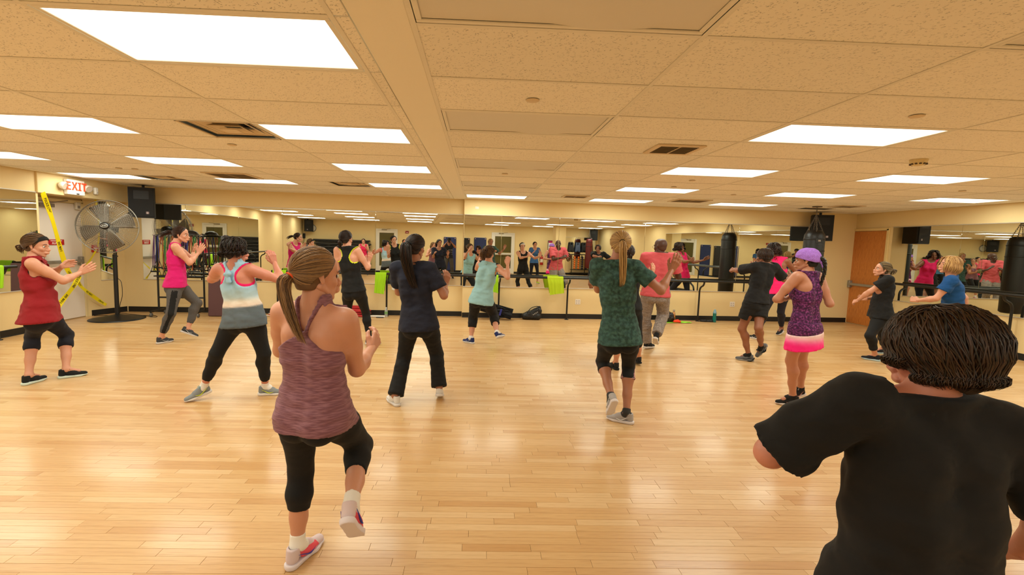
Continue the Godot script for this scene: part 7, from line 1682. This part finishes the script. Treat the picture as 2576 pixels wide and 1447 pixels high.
	person({"label": "short haired person in a black tee and black shorts with arm held out", "J": {"pel": Vector3(3.976, 0.854, -6.35), "neck": Vector3(4.056, 1.401, -6.35), "head": Vector3(4.036, 1.502, -6.35), "sl": Vector3(3.889, 1.362, -6.321), "sr": Vector3(4.223, 1.362, -6.379), "hl": Vector3(3.896, 0.854, -6.329), "hr": Vector3(4.056, 0.854, -6.371), "el": Vector3(3.819, 1.296, -6.579), "wl": Vector3(3.873, 1.289, -6.811), "fl": Vector3(3.878, 1.296, -6.897), "er": Vector3(4.424, 1.188, -6.456), "wr": Vector3(4.604, 1.204, -6.609), "fr": Vector3(4.657, 1.261, -6.648), "kl": Vector3(3.824, 0.462, -6.391), "al": Vector3(3.949, 0.09, -6.373), "tl": Vector3(3.801, 0.03, -6.433), "kr": Vector3(3.952, 0.512, -6.208), "ar": Vector3(4.127, 0.214, -6.384), "tr": Vector3(4.109, 0.06, -6.438)},
		"H": 1.6, "face": Vector3(-28, 0, 0), "skin": brown, "g": 1.05, "bust": 0.5, "hand_l": "fist", "hand_r": "relaxed",
		"top": {"kind": "tee", "hem": 0.0, "loose": 0.012, "sleeve": 0.80, "sleeve_w": 0.03, "m": c(Color(0.04, 0.042, 0.05)), "amp": 0.008, "name": "tee_shirt", "off": 0.014}, "legs": {"len": 0.62, "loose": 0.03, "widen": 0.03, "m": c(Color(0.035, 0.037, 0.04)), "name": "shorts", "amp": 0.006}, "shoe": {"m": c(Color(0.36, 0.36, 0.37)), "sole": c(Color(0.55, 0.54, 0.53)), "tick": c(Color(0.15, 0.15, 0.16)), "sock": blackf, "sock_h": 0.09}, "hair": {"kind": "down", "dark": Color(0.09, 0.05, 0.03), "light": Color(0.26, 0.15, 0.08), "drop": 0.012, "n": 220, "puff": 0.05, "tuck": 0.5, "low": -0.06, "lat": -0.55}, "extra": [["waistband", c(Color(0.14, 0.14, 0.15)), 0.03]]})
	person({"label": "woman in a hot pink tank with dark curly hair behind the black shorts", "J": {"pel": Vector3(5.615, 0.869, -8.3), "neck": Vector3(5.5, 1.48, -8.3), "head": Vector3(5.445, 1.596, -8.3), "sl": Vector3(5.347, 1.456, -8.371), "sr": Vector3(5.654, 1.422, -8.229), "hl": Vector3(5.535, 0.869, -8.337), "hr": Vector3(5.694, 0.869, -8.263), "el": Vector3(5.415, 1.255, -8.575), "wl": Vector3(5.445, 1.305, -8.821), "fl": Vector3(5.432, 1.332, -8.909), "er": Vector3(5.876, 1.24, -8.29), "wr": Vector3(6.078, 1.313, -8.423), "fr": Vector3(6.148, 1.366, -8.453), "kl": Vector3(5.289, 0.434, -8.204), "al": Vector3(5.063, 0.09, -7.962), "tl": Vector3(5.024, 0.03, -8.106), "kr": Vector3(5.715, 0.46, -8.349), "ar": Vector3(5.875, 0.12, -8.52), "tr": Vector3(5.723, 0.03, -8.409)},
		"H": 1.7, "face": Vector3(30, 0, 0), "skin": brown, "g": 1.02, "hand_r": "open", "hand_l": "open", "cell": 0.015,
		"top": {"kind": "racer", "hem": 0.05, "loose": 0.015, "arm": 0.085, "racer": 0.1, "neck": 0.08, "m": c(Color(0.95, 0.10, 0.42)), "amp": 0.006, "name": "tank_top"}, "legs": {"len": 1.85, "m": c(Color(0.10, 0.09, 0.13)), "name": "leggings"}, "shoe": {"m": c(Color(0.08, 0.08, 0.09)), "sole": c(Color(0.88, 0.85, 0.84)), "tick": c(Color(0.9, 0.88, 0.88))}, "hair": {"kind": "down", "dark": Color(0.07, 0.04, 0.03), "light": Color(0.28, 0.17, 0.11), "drop": 0.07, "n": 260, "wig": 0.013, "puff": 0.20, "bell": 1.5, "tuck": 0.1, "lat": -0.35}})
	person({"label": "woman in a purple patterned dress with pink hem, lilac bandana and long dark braid", "J": {"pel": Vector3(3.271, 0.855, -4.4), "neck": Vector3(3.253, 1.387, -4.4), "head": Vector3(3.229, 1.507, -4.4), "sl": Vector3(3.103, 1.351, -4.345), "sr": Vector3(3.403, 1.345, -4.455), "hl": Vector3(3.196, 0.855, -4.365), "hr": Vector3(3.346, 0.855, -4.435), "el": Vector3(2.966, 1.12, -4.41), "wl": Vector3(3.159, 1.113, -4.548), "fl": Vector3(3.233, 1.139, -4.586), "er": Vector3(3.476, 1.093, -4.367), "wr": Vector3(3.597, 1.13, -4.567), "fr": Vector3(3.606, 1.163, -4.648), "kl": Vector3(3.235, 0.479, -4.503), "al": Vector3(3.318, 0.09, -4.541), "tl": Vector3(3.134, 0.03, -4.555), "kr": Vector3(3.422, 0.505, -4.616), "ar": Vector3(3.513, 0.13, -4.704), "tr": Vector3(3.437, 0.03, -4.696)},
		"H": 1.6, "face": Vector3(-45, 0, 0), "skin": tan2, "g": 1, "hand_r": "relaxed", "hand_l": "relaxed",
		"top": {"kind": "racer", "hem": -0.02, "band": -0.6, "arm": 0.084, "racer": 0.112, "neck": 0.07, "m": mat(Color.WHITE, 0.85, {"ramp": [[0.2, Color(0.16, 0.03, 0.17)], [0.5, Color(0.30, 0.07, 0.30)], [0.72, Color(0.52, 0.22, 0.48)], [0.9, Color(0.66, 0.36, 0.6)]], "nf": 0.06, "sc": 2.5}), "amp": 0.005, "name": "patterned_dress"}, "legs": {"len": 0.5, "m": c(Color(0.20, 0.05, 0.20)), "name": "under_shorts"}, "shoe": {"m": blackf, "sole": c(Color(0.85, 0.80, 0.78)), "tick": c(Color(0.78, 0.55, 0.48)), "sock": blackf, "sock_h": 0.06}, "hair": {"kind": "tied", "tie": Vector3(0, -0.05, 1), "dark": Color(0.03, 0.022, 0.02), "light": Color(0.09, 0.06, 0.05), "n": 110, "puff": -0.09}, "extra": [["bandana", mat(Color.WHITE, 0.85, {"ramp": [[0.3, Color(0.62, 0.42, 0.80)], [0.52, Color(0.66, 0.46, 0.84)], [0.58, Color(0.34, 0.17, 0.42)], [0.66, Color(0.68, 0.5, 0.85)]], "nf": 0.05, "nt": 1, "sc": 7.0})], ["braid", Color(0.045, 0.03, 0.028), [Vector3(0.0, 0.04, 0.11), Vector3(0.015, 0.0, 0.145), Vector3(0.03, -0.10, 0.15), Vector3(0.045, -0.24, 0.125), Vector3(0.06, -0.39, 0.09)]], ["dress_hem", dressm]]})
	person({"label": "woman in a black tee and black cropped leggings with a short grey-blond ponytail at right", "J": {"pel": Vector3(6.078, 0.687, -6.65), "neck": Vector3(6.126, 1.26, -6.65), "head": Vector3(6.041, 1.36, -6.65), "sl": Vector3(6.033, 1.223, -6.518), "sr": Vector3(6.218, 1.223, -6.782), "hl": Vector3(6.045, 0.687, -6.577), "hr": Vector3(6.112, 0.687, -6.723), "el": Vector3(5.879, 1.036, -6.636), "wl": Vector3(5.829, 0.874, -6.793), "fl": Vector3(5.836, 0.845, -6.873), "er": Vector3(6.209, 0.955, -6.814), "wr": Vector3(5.982, 0.908, -6.801), "fr": Vector3(5.992, 0.91, -6.886), "kl": Vector3(5.801, 0.394, -6.473), "al": Vector3(5.994, 0.09, -6.558), "tl": Vector3(5.91, 0.03, -6.667), "kr": Vector3(6.343, 0.349, -6.845), "ar": Vector3(6.582, 0.09, -7.056), "tr": Vector3(6.411, 0.03, -7.072)},
		"H": 1.56, "face": Vector3(-75, 12, 0), "skin": fair, "g": 1.22, "hand_r": "relaxed", "hand_l": "relaxed",
		"top": {"kind": "tee", "hem": 0.05, "loose": 0.03, "sleeve": 0.62, "sleeve_w": 0.03, "m": blackf, "amp": 0.008, "name": "tee_shirt", "off": 0.015}, "legs": {"len": 1.70, "m": blackf, "name": "cropped_leggings"}, "shoe": {"m": c(Color(0.07, 0.08, 0.11)), "sole": c(Color(0.70, 0.78, 0.80))}, "hair": {"kind": "tied", "tie": Vector3(0, 0.05, 1), "dark": Color(0.24, 0.19, 0.14), "light": Color(0.66, 0.57, 0.42), "puff": 0.04, "tail": [Vector3(0, 0.04, 0.11), Vector3(0.0, 0.02, 0.155), Vector3(0.0, -0.05, 0.15)], "tail_w": 0.045, "tail_n": 60, "tie_m": blackf}})
	person({"label": "woman with a blond bob and a bright blue tee in front of the right mirror", "J": {"pel": Vector3(6.452, 0.773, -5.9), "neck": Vector3(6.318, 1.317, -5.9), "head": Vector3(6.271, 1.47, -5.9), "sl": Vector3(6.198, 1.278, -5.78), "sr": Vector3(6.438, 1.278, -6.02), "hl": Vector3(6.399, 0.773, -5.837), "hr": Vector3(6.505, 0.773, -5.963), "el": Vector3(6.099, 1.032, -5.856), "wl": Vector3(6.076, 0.977, -6.086), "fl": Vector3(6.054, 0.988, -6.169), "er": Vector3(6.526, 1.048, -5.895), "wr": Vector3(6.596, 0.825, -5.936), "fr": Vector3(6.624, 0.786, -6.009), "kl": Vector3(6.137, 0.38, -5.686), "al": Vector3(5.923, 0.09, -5.399), "tl": Vector3(5.798, 0.03, -5.42), "kr": Vector3(6.405, 0.349, -5.73), "ar": Vector3(6.186, 0.09, -5.452), "tr": Vector3(5.982, 0.03, -5.351)},
		"H": 1.6, "face": Vector3(-72, 10, 0), "skin": fair, "g": 1.12, "hand_r": "relaxed", "hand_l": "fist",
		"top": {"kind": "tee", "hem": 0.05, "loose": 0.02, "sleeve": 0.55, "sleeve_w": 0.03, "neck": 0.075, "m": c(Color(0.015, 0.27, 0.50)), "amp": 0.008, "name": "tee_shirt", "off": 0.014}, "legs": {"len": 1.9, "m": c(Color(0.05, 0.06, 0.1)), "name": "leggings"}, "shoe": {"m": c(Color(0.3, 0.3, 0.32)), "sole": c(Color(0.85, 0.83, 0.82))}, "hair": {"kind": "down", "dark": Color(0.52, 0.36, 0.19), "light": Color(0.87, 0.70, 0.45), "drop": 0.125, "n": 300, "puff": 0.12, "tuck": 0.25, "low": -0.09, "open": 0.6}})
	person({"label": "woman in a black tank with a white headband, mostly hidden behind the green tee", "J": {"pel": Vector3(1.934, 0.839, -5.75), "neck": Vector3(1.904, 1.359, -5.75), "head": Vector3(1.886, 1.5, -5.75), "sl": Vector3(1.747, 1.32, -5.764), "sr": Vector3(2.06, 1.32, -5.736), "hl": Vector3(1.851, 0.839, -5.757), "hr": Vector3(2.017, 0.839, -5.743), "el": Vector3(1.783, 1.174, -6), "wl": Vector3(1.92, 1.217, -6.193), "fl": Vector3(1.971, 1.27, -6.242), "er": Vector3(2.247, 1.17, -5.881), "wr": Vector3(2.353, 1.236, -6.087), "fr": Vector3(2.36, 1.324, -6.088), "kl": Vector3(1.796, 0.446, -5.633), "al": Vector3(1.824, 0.09, -5.779), "tl": Vector3(1.801, 0.03, -5.94), "kr": Vector3(2.106, 0.428, -5.803), "ar": Vector3(2.214, 0.11, -6.025), "tr": Vector3(2.224, 0.03, -6.185)},
		"H": 1.62, "face": Vector3(5, 0, 0), "skin": fair, "g": 0.98, "hand_r": "open", "hand_l": "relaxed", "cell": 0.015,
		"top": {"kind": "tank", "hem": 0.05, "arm": 0.085, "neck": 0.085, "m": blackf, "amp": 0.005, "name": "tank_top"}, "legs": {"len": 1.45, "m": blackf, "name": "capri_leggings"}, "shoe": {"m": c(Color(0.05, 0.05, 0.055)), "sole": blackf}, "hair": {"kind": "tied", "tie": Vector3(0, -0.1, 1), "dark": Color(0.10, 0.06, 0.04), "light": Color(0.24, 0.15, 0.10), "n": 120, "tail": [Vector3(0, 0.0, 0.11), Vector3(0, -0.03, 0.15), Vector3(0, -0.12, 0.14)], "tail_w": 0.03, "tail_n": 40}, "extra": [["headband", c(Color(0.86, 0.82, 0.76)), 0.018, 0.5]]})
	person({"label": "woman in a black tee with short brown hair filling the right foreground", "J": {"pel": Vector3(1.232, 0.543, -1.15), "neck": Vector3(1.21, 1.208, -1.15), "head": Vector3(1.225, 1.322, -1.15), "sl": Vector3(1.031, 1.197, -1.169), "sr": Vector3(1.41, 1.139, -1.14), "hl": Vector3(1.134, 0.543, -1.15), "hr": Vector3(1.33, 0.543, -1.15), "el": Vector3(0.893, 0.989, -1.296), "wl": Vector3(1.066, 0.999, -1.463), "fl": Vector3(1.129, 1, -1.524), "er": Vector3(1.535, 0.93, -1.08), "wr": Vector3(1.6, 0.74, -1.22), "fr": Vector3(1.62, 0.7, -1.3), "kl": Vector3(1.072, 0.42, -1.31), "al": Vector3(1.032, 0.09, -1.11), "tl": Vector3(0.992, 0.03, -1.27), "kr": Vector3(1.392, 0.42, -1.31), "ar": Vector3(1.432, 0.09, -1.11), "tr": Vector3(1.472, 0.03, -1.27)},
		"H": 1.62, "face": Vector3(-25, -8, 0), "skin": rosy, "g": 1.42, "cell": 0.0105, "hand_r": "relaxed", "hand_l": "relaxed",
		"top": {"kind": "tee", "hem": 0.12, "loose": 0.03, "sleeve": 0.90, "sleeve_w": 0.035, "neck": 0.072, "m": mat(Color(0.022, 0.022, 0.024), 0.9, {"bump": 0.25, "nf": 0.25, "sc": 30.0, "rim": 0.15}), "amp": 0.012, "nf": 6.0, "off": 0.014, "name": "tee_shirt", "cell": 0.0105}, "legs": {"len": 1.9, "m": blackf, "name": "trousers"}, "shoe": {"m": c(Color(0.2, 0.2, 0.2)), "sole": c(Color(0.8, 0.8, 0.8))}, "hair": {"kind": "down", "dark": Color(0.10, 0.062, 0.035), "light": Color(0.27, 0.175, 0.10), "drop": 0.035, "n": 1300, "rad": 0.0022, "puff": 0.20, "tuck": 0.35, "bell": 0.8, "low": -0.085, "open": 0.55, "capt": 0.018, "part": 0.02, "lat": -0.75, "wig": 0.003}})
	# those whom only the mirrors show
	person({"label": "woman in a light blue tee and navy capris, seen only in the mirror", "J": stand(3.5, -1.25, 0, 1.66), "H": 1.66, "face": Vector3(0, 0, 0), "skin": fair, "g": 1.0, "cell": 0.016, "hand_l": "open", "hand_r": "open",
		"top": {"kind": "tee", "hem": 0.05, "sleeve": 0.5, "neck": 0.085, "m": c(Color(0.22, 0.40, 0.62)), "name": "tee_shirt"}, "legs": {"len": 1.4, "m": c(Color(0.05, 0.05, 0.10)), "name": "capri_leggings"}, "shoe": {"m": c(Color(0.75, 0.85, 0.2)), "sole": c(Color(0.85, 0.85, 0.85))}, "hair": {"kind": "tied", "tie": Vector3(0, 0, 1), "dark": Color(0.04, 0.03, 0.025), "light": Color(0.10, 0.07, 0.05), "n": 100, "tail": [Vector3(0, 0.0, 0.11), Vector3(0, -0.04, 0.14), Vector3(0, -0.14, 0.12)], "tail_n": 30}})
	person({"label": "woman in a pink tank top beside the step platforms, seen only in the mirror", "J": stand(-3.65, 1.3, -5, 1.58), "H": 1.58, "face": Vector3(0, 0, 0), "skin": fair, "g": 0.98, "cell": 0.017,
		"top": {"kind": "tank", "hem": 0.05, "neck": 0.09, "m": c(Color(0.88, 0.14, 0.36)), "name": "tank_top"}, "legs": {"len": 1.4, "m": c(Color(0.05, 0.05, 0.10)), "name": "capri_leggings"}, "shoe": {"m": c(Color(0.3, 0.3, 0.3)), "sole": c(Color(0.85, 0.85, 0.85))}, "hair": {"kind": "tied", "tie": Vector3(0, 0, 1), "dark": Color(0.05, 0.03, 0.025), "light": Color(0.14, 0.09, 0.06), "n": 100}})
	person({"label": "woman with glasses in a blue strappy top, seen only in the mirror", "J": stand(-1.9, 1.0, 10, 1.60), "H": 1.60, "face": Vector3(20, 0, 0), "skin": rosy, "g": 1.1, "cell": 0.017,
		"top": {"kind": "tank", "hem": 0.05, "neck": 0.095, "m": c(Color(0.27, 0.48, 0.66)), "name": "tank_top"}, "legs": {"len": 1.9, "m": blackf, "name": "leggings"}, "shoe": {"m": c(Color(0.3, 0.3, 0.3)), "sole": c(Color(0.85, 0.85, 0.85))}, "hair": {"kind": "tied", "tie": Vector3(0, 0, 1), "dark": Color(0.13, 0.07, 0.04), "light": Color(0.30, 0.17, 0.10), "n": 100, "tail": [Vector3(0, 0.0, 0.11), Vector3(-0.03, -0.04, 0.14), Vector3(-0.06, -0.16, 0.10)], "tail_n": 40}, "extra": [["glasses"]]})
	# the photographer stands behind the lens
	var pj := stand(0.02, 0.36, 0, 1.72)
	pj.wl = Vector3(-0.10, 1.53, 0.20); pj.wr = Vector3(0.12, 1.55, 0.20); pj.fl = Vector3(-0.06, 1.58, 0.14); pj.fr = Vector3(0.08, 1.60, 0.13)
	pj.el = Vector3(-0.26, 1.34, 0.24); pj.er = Vector3(0.29, 1.36, 0.24); pj.tl = Vector3(-0.18, 0.03, 0.25); pj.tr = Vector3(0.22, 0.03, 0.25)
	person({"label": "photographer in a black cap and striped tee raising a camera, seen only in the mirror", "J": pj, "H": 1.72, "face": Vector3(0, 0, 0), "skin": tan, "g": 1.08, "bust": 0.0, "cell": 0.016,
		"top": {"kind": "tee", "hem": 0.05, "sleeve": 0.7, "m": c(Color(0.12, 0.13, 0.15)), "name": "tee_shirt"}, "legs": {"len": 1.97, "loose": 0.02, "m": c(Color(0.30, 0.28, 0.25)), "name": "trousers"}, "shoe": {"m": blackf, "sole": c(Color(0.5, 0.5, 0.5))}, "extra": [["cap", blackf], ["stripe_tee", c(Color(0.62, 0.66, 0.70))]]})
	var cm := thing("camera_body", "black photo camera held up by the photographer, seen only in the mirror", "camera", Transform3D(Basis(), Vector3(0.01, 1.595, 0.135)))
	var c1 := st(); bx(c1, Vector3(0, 0, 0), Vector3(0.14, 0.10, 0.06), 0.01); bx(c1, Vector3(0, 0.06, 0), Vector3(0.06, 0.035, 0.05), 0.008); obj("housing", c1, mat(DARK, 0.4), cm)
	var c2 := st(); lathe(c2, [Vector2(0.036, 0.0), Vector2(0.036, 0.04), Vector2(0.032, 0.045), Vector2(0.0, 0.045)], 20, Transform3D(Basis(Vector3.RIGHT, -PI / 2), Vector3(0, 0, -0.02))); obj("camera_lens", c2, mat(DARK, 0.2), cm)
